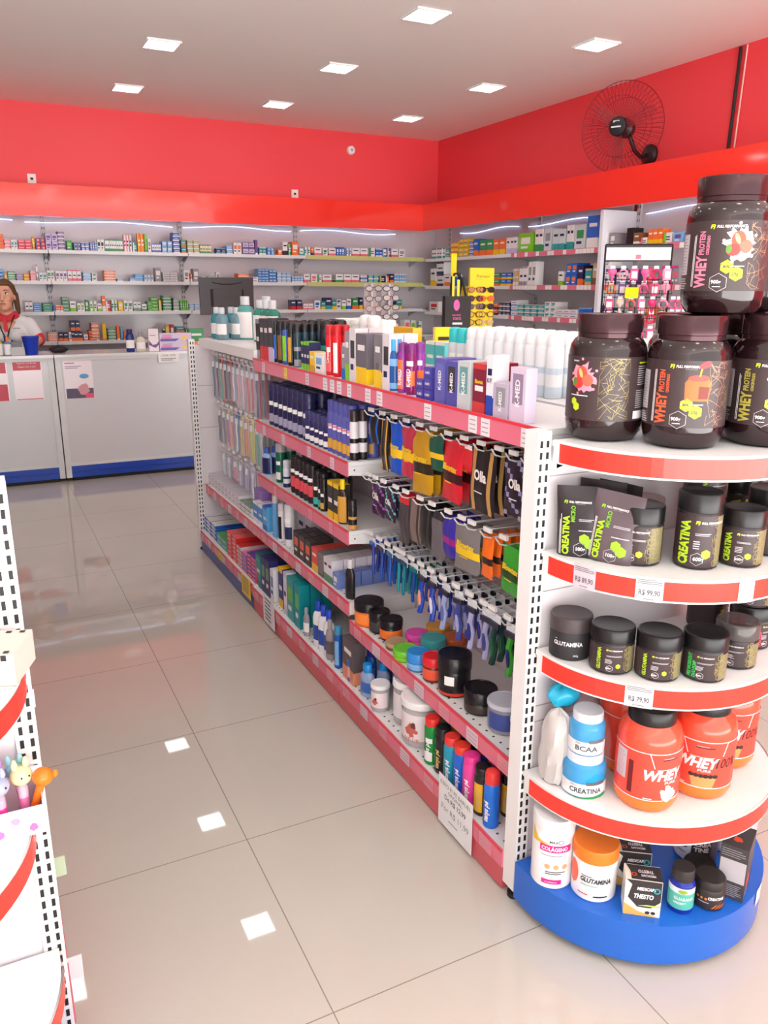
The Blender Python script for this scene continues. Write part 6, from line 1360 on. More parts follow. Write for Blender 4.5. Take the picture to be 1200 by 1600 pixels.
def pre_box():
    t = thing('capsule_box', 'x', 'box'); w, d, h = .058, .088, .135
    MB().box(-w / 2, w / 2, 0, d, 0, h, M((70, 66, 68), .4, name='slate_carton')).build('carton', t)
    s = Art(); s.rect(-.027, .045, .027, .100, SILV).lines(-.026, .108, .026, .130, SILV, 4, fill=.2).lines(-.026, .008, .026, .040, SILV, 7, fill=.25)
    s.build('front_print', flat_map(0), t, step=0)
    q = Art(); q.splash(.030, .040, .022, M((240, 84, 44), .4, name='orange_lettering'), 1, 3, 22, .6).lines(.01, .012, .05, .02, SILV, 1)
    q.build('side_print', lambda u, v, l: (w / 2 + .0006, u, v), t, step=0)
    b = Art(); b.splash(.0, .030, .012, M((240, 84, 44), .4, name='orange_lettering'), 1, 5, 18, .5); b.build('top_print', top_map(h), t, step=0)
    return t
place('prb', pre_box, (.872, -.224, SB), -1.05, 'slate grey box with an orange mark standing on the blue base', 'box')
t = thing('paper_tag', 'small blank white paper stuck on the rim of the blue base', 'tag', (0, 0, 0))
a = Art().rect(-.018, -.03, .018, .012, M((246, 246, 246), .5, name='blank_paper'), 0)
a.build('sheet', lambda u, v, l: (.83 + (.3215) * math.sin(.42 + u / .32), .06 - .3215 * math.cos(.42 + u / .32), .112 + v), t)

# ------------------------------------------------------------------ left display: toys and boxes
t = thing('pen_tray', 'white tray printed with pink shapes, full of toy pens', 'tray', (-.565, .044, .6006), 0)
MB().box(-.10, .078, -.040, -.038, 0, .050, M((244, 232, 238), .4, name='tray_card')).box(-.10, .078, .038, .040, 0, .075, M((244, 232, 238), .4, name='tray_card')).box(.076, .078, -.038, .038, 0, .06, M((222, 200, 226), .3, name='tray_side')).box(-.10, -.098, -.038, .038, 0, .06, M((222, 200, 226), .3, name='tray_side')).box(-.098, .076, -.038, .038, 0, .002, M((230, 215, 225), .4, name='tray_floor')).build('tray', t)
a = Art(); g = random.Random(4)
for q in range(7):
    u = -.09 + q * .025
    a.splash(u, .014 + .018 * (q % 2), .008, M(((236, 110, 170), (180, 120, 200), (240, 150, 190))[q % 3], .4, name='pink_shape'), 1, q, 14, .35)
a.build('front_print', flat_map(-.040), t, step=0)
def toy_pen(head, body):
    t = thing('toy_pen', 'x', 'pen')
    MB().lathe([(.004, 0), (.0075, .004), (.0075, .055), (.004, .062)], M(body, .25, name='pen_barrel'), 16).build('barrel', t)
    MB().lathe([(.008, .050), (.0078, .066), (.004, .072), (.001, .074)], M((240, 225, 240), .1, alpha=.45, name='clear_pen_cap'), 16).build('cap', t)
    hm = M(head, .4, name='toy_head')
    mb = MB()
    mb.lathe([(.001, 0)] + [(.017 * math.sin(PI * q / 10), .0155 * (1 - math.cos(PI * q / 10))) for q in range(1, 10)] + [(.001, .031)], hm, 20, (0, 0, .070))
    for s in (-1, 1): mb.lathe([(.001, 0), (.0045, .003), (.005, .010), (.003, .017), (.001, .019)], hm, 12, (s * .009, 0, .096))
    mb.build('toy_head', t)
    f = MB()
    for s in (-1, 1): f.box(s * .006 - .0012, s * .006 + .0012, -.0176, -.016, .087, .0895, DARK)
    f.build('face_print', t)
    return t
pens = [((216, 150, 210), (236, 60, 150), -.642, -.040, 'pink-lilac'), ((150, 200, 205), (236, 80, 160), -.523, -.012, 'teal'), ((244, 226, 170), (220, 120, 170), -.524, -.046, 'cream'), ((170, 178, 205), (230, 60, 150), -.556, -.058, 'grey-blue'),
        ((205, 150, 215), (236, 70, 90), -.560, -.018, 'lilac'), ((240, 150, 180), (236, 60, 60), -.600, -.050, 'rose'), ((226, 180, 225), (220, 60, 150), -.595, -.014, 'pale lilac'), ((200, 140, 210), (230, 60, 140), -.630, -.016, 'violet')]
for hd, bd, x, y, nm in pens:
    place('pen' + nm, lambda: toy_pen(hd, bd), (x + .01, y + .078, .6035), (rnd.uniform(-.1, .1), rnd.uniform(-.1, .1), rnd.uniform(-.5, .8)), 'toy pen with a round %s animal head in the tray' % nm, 'pen')
def orange_toy():
    t = thing('toy_pen', 'x', 'pen'); hm = M((250, 120, 30), .25, name='orange_toy_plastic')
    MB().lathe([(.004, 0), (.0065, .004), (.0065, .075)], hm, 14).build('barrel', t)
    mb = MB().lathe([(.001, 0)] + [(.016 * math.sin(PI * q / 10), .015 * (1 - math.cos(PI * q / 10))) for q in range(1, 10)] + [(.001, .030)], hm, 22, (0, 0, .070))
    mb.lathe([(.004, 0), (.006, .004), (.004, .010), (.001, .012)], hm, 12, (.017, 0, .086)); mb.build('toy_head', t)
    return t
place('otoy', orange_toy, (-.510, .030, .6035), (0, .32, 0), 'toy pen with a shiny orange head leaning over the tray edge', 'pen')
t = thing('toy_box', 'cream box with black stripes and an orange heart on the left display', 'box', (-.568, .000, .8756), -.35)
MB().box(-.07, .07, 0, .09, 0, .05, M((226, 212, 200), .4, name='cream_card')).build('carton', t)
a = Art()
for q in range(6): a.rect(-.068 + q * .024, .040, -.060 + q * .024, .049, INK)
a.ell(-.02, .018, .018, .013, M((244, 84, 50), .4, name='orange_heart')).rect(.02, .012, .05, .03, M((190, 214, 220), .4, name='pale_print'), 1); a.build('front_print', flat_map(0), t, step=0)
b = Art()
for q in range(7): b.rect(-.066 + q * .02, .004, -.058 + q * .02, .012, INK).rect(-.066 + q * .02, .078, -.058 + q * .02, .086, INK)
b.build('top_print', top_map(.05), t, step=0)
t = thing('toy_box', 'light blue box with green and pink print low on the left display', 'box', (-.513, -.060, .1106), .15)
MB().box(-.055, .022, 0, .05, 0, .10, M((150, 196, 226), .35, name='pale_blue_card')).build('carton', t)
a = Art().ell(-.02, .07, .010, .012, M((110, 180, 60), .4, name='green_dot')).ell(-.03, .05, .012, .01, M((230, 70, 120), .4, name='pink_dot')).ell(-.008, .05, .008, .01, M((240, 200, 50), .4, name='yellow_dot')); a.build('front_print', flat_map(0), t, step=0)
# tags clipped to the left gondola edge, seen past the post
tag(MB().box(-.482, -.460, .30, .302, .285, .33, M((206, 226, 190), .5, name='pale_green_card')).build('shelf_tag'), 'pale green shelf tag sticking out past the left slotted post', 'tag')
tag(MB().box(-.482, -.452, .25, .252, .07, .125, M((240, 244, 250), .5, name='white_card')).build('shelf_tag'), 'white shelf tag sticking out low past the left slotted post', 'tag')
tag(MB().box(-.523, -.476, .42, .422, .61, .65, M((246, 246, 246), .5, name='white_card')).build('shelf_tag'), 'white shelf tag behind the orange toy', 'tag')

# ------------------------------------------------------------------ counter
CY, CH = 5.235, .966
ALU = M((214, 218, 220), .3, name='pale_aluminium'); CP = M((206, 210, 214), .18, name='counter_panel'); CBL = M((28, 70, 176), .25, name='counter_blue')
def counter(x0, x1, label):
    t = thing('shop_counter', label, 'counter', ((x0 + x1) / 2, CY, 0)); w = (x1 - x0) / 2
    MB().box(-w + .03, w - .03, .012, .03, .125, CH - .03, CP).build('front_panel', t)
    f = MB().box(-w, -w + .04, 0, .42, .03, CH - .02, ALU).box(w - .04, w, 0, .42, .03, CH - .02, ALU).box(-w + .04, w - .04, 0, .02, CH - .045, CH - .02, ALU).box(-w + .04, w - .04, .002, .014, .12, .145, ALU); f.build('frame', t)
    MB().box(-w + .035, w - .035, .004, .016, .03, .12, CBL).box(-w + .035, w - .035, .001, .004, .070, .074, M((20, 54, 150), .3, name='kick_groove')).build('kickplate', t)
    MB().box(-w - .002, w + .002, -.012, .44, CH - .02, CH, M((222, 226, 228), .15, name='counter_top')).build('counter_top', t)
    MB().box(-w + .05, w - .05, .03, .40, 0, .03, DARK).build('plinth', t)
    return t
counter(-2.0, -.012, 'white shop counter with blue base, left module with the red poster')
counter(-.004, 1.30, 'white shop counter with blue base, right module with the photo poster')
counter(1.306, 2.6, 'white shop counter module hidden behind the gondola')
def poster(x, z0, z1, w, label, art):
    t = thing('poster', label, 'poster', (x, CY + .010, z0), 0)
    MB().box(-w / 2, w / 2, -.0012, 0, 0, z1 - z0, M((238, 232, 238), .15, name='poster_sheet')).build('sheet', t)
    art.build('print', flat_map(-.0012), t, step=0)
RP = M((196, 60, 80), .3, name='crimson_poster_print')
a = Art().rect(-.094, .215, .094, .292, RP).rect(-.09, .002, .09, .008, RP).text('Segunda via do pix', 0, .262, .018, PW, align='CENTER').text('Pague com o pix', 0, .236, .018, PW, align='CENTER')
poster(-.198, .645, .942, .196, 'white poster with a crimson header on the left counter module', a)
a = Art().rect(-.09, .2, .09, .29, RP).rect(-.09, .0, .09, .12, RP)
poster(-.43, .645, .942, .196, 'crimson poster cut by the left picture edge', a)
a = Art().rect(-.095, .001, .10, .075, M((90, 84, 110), .4, name='slate_print')).splash(.03, .065, .05, M((206, 150, 160), .4, name='hands_print'), 2, 6, 20, .35).rect(.04, .001, .10, .035, M((226, 84, 120), .4, name='pink_print'), 3)
a.ell(.04, .165, .034, .018, M((90, 160, 214), .4, name='blue_oval')).lines(-.09, .262, .0, .275, RP, 1).lines(-.09, .225, .03, .25, M((150, 140, 170), .4, name='pale_violet_ink'), 2)
poster(.152, .636, .929, .206, 'pale poster with a photo of hands and a blue oval', a)
a = Art().text('TOSSE, GRIPE', 0, .046, .018, GIN, align='CENTER').lines(-.06, .014, .06, .036, GIN, 2)
t = thing('paper_sign', 'small white paper sign at the top of the right counter module', 'sign', (.83, CY - .0125, .885), 0)
MB().box(-.08, .08, -.001, 0, 0, .075, TAGW).build('sheet', t); a.build('print', flat_map(-.001), t, step=0)
# things on the counter
ZT = CH + .0006
t = thing('plastic_cup', 'blue plastic cup standing on the left counter', 'cup', (-.148, 5.32, ZT))
MB().lathe([(.042, 0), (.058, .125), (.061, .128), (.061, .133), (.055, .133), (.040, .006), (.001, .006)], M((24, 60, 190), .3, name='cobalt_plastic'), 32, cap=False).lathe([(.042, 0), (.001, 0)], M((24, 60, 190), .3, name='cobalt_plastic'), 32, cap=False).build('cup', t)
t = thing('card_reader', 'pale grey card terminal in its stand beside the blue cup', 'terminal', (-.245, 5.30, ZT), .1)
MB().prism([(-.045, -.03), (.045, -.03), (.038, .03), (-.038, .03)], 0, .06, M((190, 194, 196), .35, name='pale_grey_plastic')).build('base', t)
MB().box(-.034, .034, -.012, .012, .06, .098, M((120, 126, 130), .3, name='terminal_screen')).build('terminal', t)
for (x, y, c1, c2, cap, lab) in ((-.305, 5.31, (120, 140, 190), (245, 245, 250), 'or', 'blue-grey glue bottle with an orange nozzle on the counter'), (-.36, 5.33, (200, 214, 60), 'w', 'yl', 'yellow bottle at the left edge of the counter'), (-.315, 5.40, (60, 70, 120), 'w', 'nv', 'navy pointed bottle behind the orange nozzle')):
    place('cb' + lab[:5], lambda: bottle(.026, .135, c1, c2, cap, 1, .8, .25, .3), (x, y, ZT), 0, lab, 'bottle')
o = crumple('black_pouch', (0, 0), .065, .045, 0, .05, M((26, 24, 26), .5, name='black_cloth'), 21, amp=.16); o.location = (.045, 5.42, ZT + .004)
tag(o, 'crumpled black cloth pouch lying on the counter by the hand', 'pouch')
place('sun', lambda: bottle(.032, .172, (30, 44, 120), 'w', 'nv', 0, .6, .16, .6), (.560, 5.31, ZT), 0, 'navy lotion bottle, leftmost of the row on the right counter', 'bottle')
place('perf', lambda: bottle(.036, .150, (214, 206, 190), 'w', 'gy', 0, .6, .24, .35), (.640, 5.31, ZT), 0, 'pale bottle with a gold neck and grey cap on the counter', 'bottle')
t = thing('cosmetic_box', 'white cosmetic box with a purple wave on the counter', 'box', (.735, 5.28, ZT), 0)
MB().box(-.038, .038, 0, .05, 0, .172, M((234, 228, 232), .35, name='white_card')).build('carton', t)
a = Art().poly([(-.037, .085), (-.010, .050), (.02, .055), (.037, .078), (.037, .05), (.01, .025), (-.037, .05)], P('pu')).lines(-.03, .12, .03, .13, GIN, 1); a.build('front_print', flat_map(0), t, step=0)
def long_box(key, z, lab):
    def mk():
        t = thing('mask_box', 'x', 'box')
        MB().box(-.125, .125, 0, .08, 0, .068, M((214, 200, 226), .35, name='lilac_card')).build('carton', t)
        a = Art().poly([(-.12, .006), (.0, .006), (.03, .026), (-.12, .026)], M((96, 100, 170), .4, name='slate_blue_print')).ell(-.07, .036, .045, .010, M((230, 130, 190), .4, name='pink_print2'), 2).ell(.07, .030, .022, .016, M((240, 206, 90), .4, name='yellow_print2'), 2).lines(-.1, .05, .0, .058, GIN, 1)
        a.build('front_print', flat_map(0), t, step=0)
        return t
    place('longbox', mk, (.905, 5.28, z), 0, lab, 'box')
long_box('a', ZT, 'long lilac box on the counter, lower one of the stack')
long_box('b', ZT + .0686, 'long lilac box on the counter, upper one of the stack')
carton('gn', 'or', 4, (1.085, 5.40, ZT), 0, .12, .07, .165, 'green and orange carton standing beside the lilac boxes', None, 'box', 'medicine_box')
carton('cr', 'or', 2, (1.09, 5.30, ZT), 0, .10, .04, .07, 'cream box with an orange edge and green dot on the counter', None, 'box', 'medicine_box')
# monitor seen from behind
t = thing('computer_monitor', 'black computer monitor seen from behind on the counter', 'monitor', (1.40, 5.50, ZT), 0)
MB().box(-.228, .228, 0, .022, .265, .565, M((42, 36, 40), .35, name='black_monitor_plastic')).build('housing', t)
MB().prism([(-.12, -.018), (.12, -.018), (.14, 0), (-.14, 0)], .33, .47, M((50, 44, 48), .4, name='monitor_bulge')).build('rear_bulge', t)
MB().tube([(-.12, -.002, .525), (-.06, -.003, .513), (0, -.003, .509), (.06, -.003, .513), (.12, -.002, .525)], .004, M((20, 18, 20), .4, name='vent_dark'), 6).build('vent_slot', t)
MB().box(-.03, .03, -.02, .0, .02, .35, BLK).build('stand_pole', t); MB().box(-.12, .12, -.08, .10, 0, .02, BLK).build('stand_base', t)

# ------------------------------------------------------------------ racks in the back of the shop
def spectacles(fr, lens, name='eyeglasses'):
    t = thing(name, 'x', 'glasses'); m = M(fr, .3, name='spectacle_frame'); mb = MB()
    for s in (-1, 1):
        mb.tube([(s * .030 + .023 * math.cos(q * PI / 6), 0, .017 * math.sin(q * PI / 6)) for q in range(13)], .0026, m, 5)
        mb.tube([(s * .053, 0, .006), (s * .056, .03, .006), (s * .050, .10, .0)], .002, m, 5)
    mb.tube([(-.008, 0, .006), (0, 0, .010), (.008, 0, .006)], .0024, m, 5)
    mb.build('frame', t)
    l = MB()
    for s in (-1, 1): l.prism([(s * .030 + .021 * math.cos(q * PI / 6), .016 * math.sin(q * PI / 6)) for q in range(12)], -.0006, .0006, M(lens, .08, alpha=.35 if sum(lens) > 500 else .95, name='spectacle_lens'))
    for i, v in enumerate(l.v): l.v[i] = (v[0], v[2], v[1])
    l.build('lenses', t)
    return t
def stand_col(x, y, z0, z1, cols, label, w=.10):
    t = thing('glasses_stand', label, 'stand', (x, y, 0))
    MB().lathe([(.055, 0), (.055, .015), (.02, .02), (.009, .03), (.009, z1), (.001, z1)], M((200, 196, 200), .3, name='clear_grey_plastic'), 18).build('pole', t)
    MB().box(-w / 2, w / 2, .03, .034, z0 - .04, z1, M((206, 198, 202), .2, alpha=.5, name='frosted_panel')).build('panel', t)
    for i, (fr, ln) in enumerate(cols):
        z = z1 - .03 - i * (z1 - z0 - .02) / max(1, len(cols) - 1)
        if i: pass
        place('spec%s' % (fr,), lambda: spectacles(fr, ln), (x, y - .03, z), rnd.uniform(-.1, .1) - .3, 'reading glasses, %s from the top on the %s' % (('first', 'second', 'third', 'fourth', 'fifth', 'sixth', 'seventh', 'eighth')[i], label[:label.index(' stand')] + ' stand'), 'glasses')
CLR = (220, 215, 215)
stand_col(1.83, 3.62, 1.20, 1.475, [((60, 40, 40), CLR), ((90, 60, 60), CLR), ((150, 110, 110), CLR), ((160, 130, 120), CLR), ((50, 44, 44), CLR)], 'left clear reading glasses stand behind the cotton rolls', .085)
stand_col(1.955, 3.62, 1.10, 1.475, [((40, 34, 34), CLR), ((110, 60, 60), CLR), ((34, 30, 32), CLR), ((40, 36, 38), CLR), ((150, 110, 110), CLR), ((44, 40, 44), CLR), ((38, 34, 40), CLR)], 'right clear reading glasses stand behind the cotton rolls', .085)
# yellow sunglasses display and black tote bag
YB = M((244, 214, 20), .4, name='yellow_display_board')
t = thing('sunglasses_display', 'tall yellow sunglasses display board behind the roll-ons', 'display', (2.46, 3.30, 0), -.12)
MB().box(-.09, .09, -.06, .10, 0, .03, DARK).build('base', t)
MB().box(-.085, .085, -.01, .012, .03, 1.575, YB).box(-.095, -.085, -.005, .10, .03, 1.46, YB).build('board', t)
a = Art().text('Premium', -.045, .035, .026, M((90, 80, 30), .4, name='olive_script'), shear=.4).lines(-.05, .024, .02, .027, M((120, 110, 40), .4, name='olive_script2'), 1)
a.build('lettering', lambda u, v, l: (u, -.0105 - .0003 * l, v + 1.48), t, step=0)
sg = [((30, 28, 30), (40, 40, 44), .03, 1.44), ((150, 90, 60), (200, 140, 90), -.05, 1.44), ((240, 120, 40), (240, 110, 50), .03, 1.385), ((50, 30, 34), (90, 60, 60), -.05, 1.385), ((30, 26, 28), (50, 44, 44), .03, 1.335), ((120, 110, 110), (110, 100, 100), -.05, 1.335), ((60, 50, 50), (230, 200, 60), .03, 1.285), ((40, 30, 30), (230, 190, 60), -.05, 1.285), ((200, 180, 140), (240, 220, 170), .03, 1.235), ((46, 40, 30), (220, 190, 50), -.05, 1.235)]
for i, (fr, ln, dx, z) in enumerate(sg):
    place('sun%s' % (fr,), lambda: spectacles(fr, ln, 'sunglasses'), (2.46 + dx, 3.30 - .022 - dx * .12, z), -.12, 'pair of sunglasses, %s column, %s row of the yellow board' % ('right' if dx > 0 else 'left', ('top', 'second', 'third', 'fourth', 'fifth')[i // 2]), 'sunglasses')
t = thing('tote_bag', 'black tote bag with a pink oval, hanging left of the yellow board', 'bag', (2.265, 3.28, 0), -.25)
mb = MB(); BKC = M((30, 26, 28), .55, name='black_bag_fabric')
mb.prism([(-.085, -.035), (.085, -.035), (.092, 0), (.085, .035), (-.085, .035), (-.092, 0)], 1.17, 1.40, BKC); mb.build('bag', t)
MB().tube([(-.05, -.03, 1.40), (-.045, -.02, 1.47), (-.02, 0, 1.535), (.0, 0, 1.54), (.03, -.01, 1.50), (.05, -.03, 1.40)], .008, BKC, 8).tube([(.02, .02, 1.40), (.03, .01, 1.48), (.01, 0, 1.54)], .010, BKC, 8).build('handle', t)
MB().box(-.045, -.030, -.045, -.038, 1.40, 1.52, YB).box(-.012, .004, -.045, -.038, 1.40, 1.50, YB).build('yellow_strap', t)
a = Art().ell(-.01, .165, .020, .034, M((226, 80, 160), .4, name='pink_emblem')).text('FAÇA FORTE', -.038, .098, .014, M((206, 70, 140), .4, name='pink_lettering'), bold=.03, sx=.7).text('FORTE', -.032, .074, .022, M((206, 70, 140), .4, name='pink_lettering'), bold=.03, sx=.8).rect(-.035, .045, .03, .058, PW)
a.build('print', lambda u, v, l: (u, -.0356 - .0003 * l, v + 1.18), t, step=0)
t = thing('display_stand', 'slim yellow stand holding the black tote bag', 'stand', (2.28, 3.36, 0))
MB().lathe([(.06, 0), (.06, .012), (.01, .016), (.01, 1.62), (.001, 1.62)], DARK, 18).build('pole', t)
MB().box(-.02, .02, -.012, -.010, 1.52, 1.66, YB).build('header', t)
t = thing('sunglasses_display', 'small yellow sunglasses display left of the roll-ons', 'display', (1.02, 1.34, 1.1526), -.3)
MB().box(-.03, .03, -.01, .03, 0, .155, YB).build('board', t)
f = MB()
for q in range(3): f.box(-.02, .02, -.013, -.010, .03 + q * .04, .042 + q * .04, DARK)
f.build('print', t)

# black wire rack with pink goods
t = thing('wire_rack', 'black wire rack with a white header in front of the right wall', 'rack', (3.02, 2.50, 0), -.55)
BW = M((34, 26, 28), .4, name='black_wire')
f = MB()
for s in (-1, 1): f.tube([(s * .19, 0, .02), (s * .19, 0, 1.695)], .006, BW, 6)
f.tube([(-.19, 0, 1.695), (.19, 0, 1.695)], .006, BW, 6); f.build('frame', t)
MB().box(-.19, .19, -.004, .004, 1.60, 1.61, BW).box(-.19, .19, -.004, .004, 1.68, 1.695, BW).box(-.185, .185, -.003, .003, 1.61, 1.68, M((232, 226, 232), .4, name='header_card2')).box(-.015, .015, -.0045, -.003, 1.615, 1.64, P('pk')).build('header', t)
g = MB()
for k in range(13): g.tube([(-.18 + k * .03, -.02, .35), (-.18 + k * .03, -.02, 1.52)], .0018, BW, 4)
for k in range(12): g.tube([(-.19, -.022, .40 + k * .1), (.19, -.022, .40 + k * .1)], .0022, BW, 4)
g.build('wire_grid', t)
for k, z in enumerate((1.42, 1.28)):
    b = MB()
    for zz in (z, z + .06): b.tube([(-.185, -.022, zz), (-.185, -.11, zz), (.185, -.11, zz), (.185, -.022, zz)], .0022, BW, 5)
    for q in range(12): b.tube([(-.18 + q * .0327, -.11, z), (-.18 + q * .0327, -.11, z + .06)], .0015, BW, 4)
    b.build('basket', t)
MB().box(-.2, .2, -.2, .2, 0, .02, BW).build('base', t)
tag(MB().box(2.855, 2.955, 2.405, 2.408, 1.395, 1.455, YB).build('yellow_card'), 'plain yellow card clipped to the black wire rack', 'sign')
rk = Matrix.Translation((3.02, 2.50, 0)) @ Matrix.Rotation(-.55, 4, 'Z')
def pink_item(c, kind):
    t = thing('hair_accessory', 'x', 'accessory'); m = M(c, .35, name='accessory_plastic')
    if kind == 0: MB().lathe([(.004, -.05), (.008, -.045), (.008, -.01), (.022, 0), (.026, .014), (.020, .028), (.001, .03)], m, 18, sy=.5).build('brush', t)
    elif kind == 1: MB().tube([(.024 * math.cos(q * PI / 8), 0, .024 * math.sin(q * PI / 8)) for q in range(17)], .006, m, 6).build('ring', t)
    else: MB().box(-.022, .022, -.004, .004, -.035, .03, m).box(-.016, .016, -.012, -.004, -.025, .015, M((240, 220, 228), .3, name='pack_window')).build('pack', t)
    MB().box(-.014, .014, -.001, .001, .028, .045, M((240, 236, 240), .4, name='hang_card')).build('hang_card', t)
    return t
PC = [((236, 90, 150), 'bright pink'), ((240, 150, 180), 'pale pink'), ((220, 40, 110), 'deep pink'), ((226, 206, 190), 'beige'), ((240, 120, 100), 'coral'), ((246, 140, 60), 'orange'), ((120, 90, 150), 'violet'), ((60, 50, 56), 'black')]
n_ = 0
RW = ('top', 'second', 'third', 'fourth', 'fifth'); CW = ('leftmost', 'second', 'third', 'fourth', 'fifth', 'rightmost')
for row in range(5):
    for c in range(6):
        col, nm = PC[(row * 3 + c * 2 + (c > 2) * 0) % 3 if c > 2 else (row * 5 + c) % 8]
        v = rk @ Vector((-.155 + c * .062, -.045 - (.03 if row < 2 else 0), 1.53 - row * .085))
        place('pk%s%d' % (nm, (row + c) % 3), lambda: pink_item(col, (row + c) % 3), tuple(v), -.55 + rnd.uniform(-.2, .2), '%s accessory, %s row, %s column of the black wire rack' % (nm, RW[row], CW[c]), 'accessory')
# ring-shaped pink sponges hanging at the right of the rack
for i in range(6):
    v = rk @ Vector((.215 + (i % 3) * .03, -.03 - (i % 3) * .02, 1.36 - (i // 3) * .07))
    place('sponge', lambda: pink_item((240, 110, 160), 1), tuple(v), -.55, 'bright pink ring sponge hanging right of the wire rack', 'accessory', 'pink ring sponges beside the wire rack')

# ------------------------------------------------------------------ wall fan
fan = thing('wall_fan', 'large black wire-guard fan mounted high on the red right wall', 'fan', (4.249, 3.76, 2.43))
BF = M((30, 26, 30), .35, name='black_fan_plastic'); FW = M((92, 30, 34), .4, metal=.3, name='fan_wire')
o = MB().lathe([(.075, 0), (.075, .02), (.05, .045), (.02, .05), (.001, .05)], BF, 28).build('wall_mount', fan); o.rotation_euler = (0, -PI / 2, 0)
C0 = Vector((-.33, -.03, .160)); nrm = Vector((-.87, -.47, -.06)).normalized()
MB().tube([(-.04, 0, 0), (-.10, .0, -.02), (-.17, -.005, .02), (-.20, -.0, .08), C0 - nrm * .10], .016, BF, 10).build('arm', fan)
qt = nrm.to_track_quat('Z', 'Y')
def at_fan(mb, name):
    o = mb.build(name, fan); o.rotation_mode = 'QUATERNION'; o.rotation_quaternion = qt; o.location = C0; return o
at_fan(MB().lathe([(.02, -.14), (.055, -.13), (.068, -.10), (.068, -.03), (.05, -.02), (.03, 0)], BF, 28), 'motor')
wb = MB(); RG = .308
for k in range(54):
    a = 2 * PI * k / 54
    wb.tube([((.06 + (RG - .06) * s) * math.cos(a), (.06 + (RG - .06) * s) * math.sin(a), .085 * (1 - s ** 3) ** .8 if s < 1 else 0) for s in (0, .25, .5, .75, .92, 1)], .0012, FW, 4)
    wb.tube([((.07 + (RG - .07) * s) * math.cos(a + .05), (.07 + (RG - .07) * s) * math.sin(a + .05), -.06 * (1 - s ** 3) ** .8 if s < 1 else 0) for s in (0, .4, .75, .92, 1)], .0009, FW, 4)
for R_, z in ((RG, 0), (RG * .66, .075), (RG * .66, -.05)): wb.tube([(R_ * math.cos(2 * PI * k / 48), R_ * math.sin(2 * PI * k / 48), z) for k in range(49)], .0022 if z == 0 else .0014, FW, 5)
at_fan(wb, 'guard')
at_fan(MB().lathe([(.066, .074), (.068, .082), (.060, .096), (.03, .102), (.001, .103)], BF, 30), 'front_badge')
lg = MB().box(-.030, .016, .026, .040, .0995, .1010, M((190, 190, 196), .3, name='silver_badge')).box(-.042, .028, -.008, .002, .1015, .1035, M((210, 210, 214), .3, name='badge_lettering')); at_fan(lg, 'badge_print')
for k in range(3):
    bb = MB()
    a = 2 * PI * k / 3 + .4
    for s0 in range(6):
        r0, r1 = .05 + s0 * .036, .05 + (s0 + 1) * .036
        w0, w1 = .02 + .022 * math.sin(PI * (s0 + .5) / 6.5), .02 + .022 * math.sin(PI * (s0 + 1.5) / 6.5)
        def pt(r, w, sg): return (r * math.cos(a) - sg * w * math.sin(a), r * math.sin(a) + sg * w * math.cos(a), .02 + sg * .012)
        for dz in (0, .002):
            bb.quad([tuple(Vector(p) + Vector((0, 0, dz))) for p in (pt(r0, w0, -1), pt(r1, w1, -1), pt(r1, w1, 1), pt(r0, w0, 1))], M((170, 50, 56), .4, alpha=.35, name='smoky_blade'), True)
    at_fan(bb, 'blade')
MB().tube([(-.30, -.02, .06), (-.29, -.0, -.04), (-.27, .0, -.13)], .003, BF, 6).build('cord', fan)
MB().tube([(-.02, 0, -.03), (-.015, 0, -.08), (-.015, 0, -.14)], .008, BF, 6).build('power_lead', fan)

# ------------------------------------------------------------------ shop assistant behind the counter
def capsule(mb, p, q, r1, r2, m, seg=14, n=6):
    p, q = Vector(p), Vector(q); d = (q - p); L = d.length; d.normalize()
    up = Vector((0, 0, 1)) if abs(d.z) < .9 else Vector((1, 0, 0))
    a = d.cross(up).normalized(); b = d.cross(a)
    rings = [(-r1 * math.cos(t), r1 * math.sin(t)) for t in [PI / 2 * k / n for k in range(n)]] + [(0, r1), (L, r2)] + [(L + r2 * math.sin(t), r2 * math.cos(t)) for t in [PI / 2 * (k + 1) / n for k in range(n)]]
    k0 = len(mb.v)
    for s, r in rings:
        r = max(r, .0004)
        for i in range(seg):
            t = 2 * PI * i / seg
            mb.v.append(tuple(p + d * s + a * (r * math.cos(t)) + b * (r * math.sin(t))))
    K = len(rings)
    for j in range(K - 1):
        for i in range(seg): mb.face([k0 + j * seg + i, k0 + j * seg + (i + 1) % seg, k0 + (j + 1) * seg + (i + 1) % seg, k0 + (j + 1) * seg + i], m, True)
    mb.face([k0 + i for i in range(seg)][::-1], m); mb.face([k0 + (K - 1) * seg + i for i in range(seg)], m)
def blob(mb, c, r, m, rot=0.0, seg=20, n=12):
    k0 = len(mb.v); cz, sz = math.cos(rot), math.sin(rot)
    for j in range(n + 1):
        t = PI * j / n
        rr, z = max(math.sin(t), .003), -math.cos(t)
        for i in range(seg):
            a = 2 * PI * i / seg; x, y = r[0] * rr * math.cos(a), r[1] * rr * math.sin(a)
            mb.v.append((c[0] + x * cz - y * sz, c[1] + x * sz + y * cz, c[2] + r[2] * z))
    for j in range(n):
        for i in range(seg): mb.face([k0 + j * seg + i, k0 + j * seg + (i + 1) % seg, k0 + (j + 1) * seg + (i + 1) % seg, k0 + (j + 1) * seg + i], m, True)
    mb.face([k0 + i for i in range(seg)][::-1], m); mb.face([k0 + n * seg + i for i in range(seg)], m)
def fuse(o, size, smooth=3):
    r = o.modifiers.new('remesh', 'REMESH'); r.mode = 'VOXEL'; r.voxel_size = size; r.use_smooth_shade = True
    s = o.modifiers.new('smooth', 'SMOOTH'); s.iterations = smooth; s.factor = .5
    return o
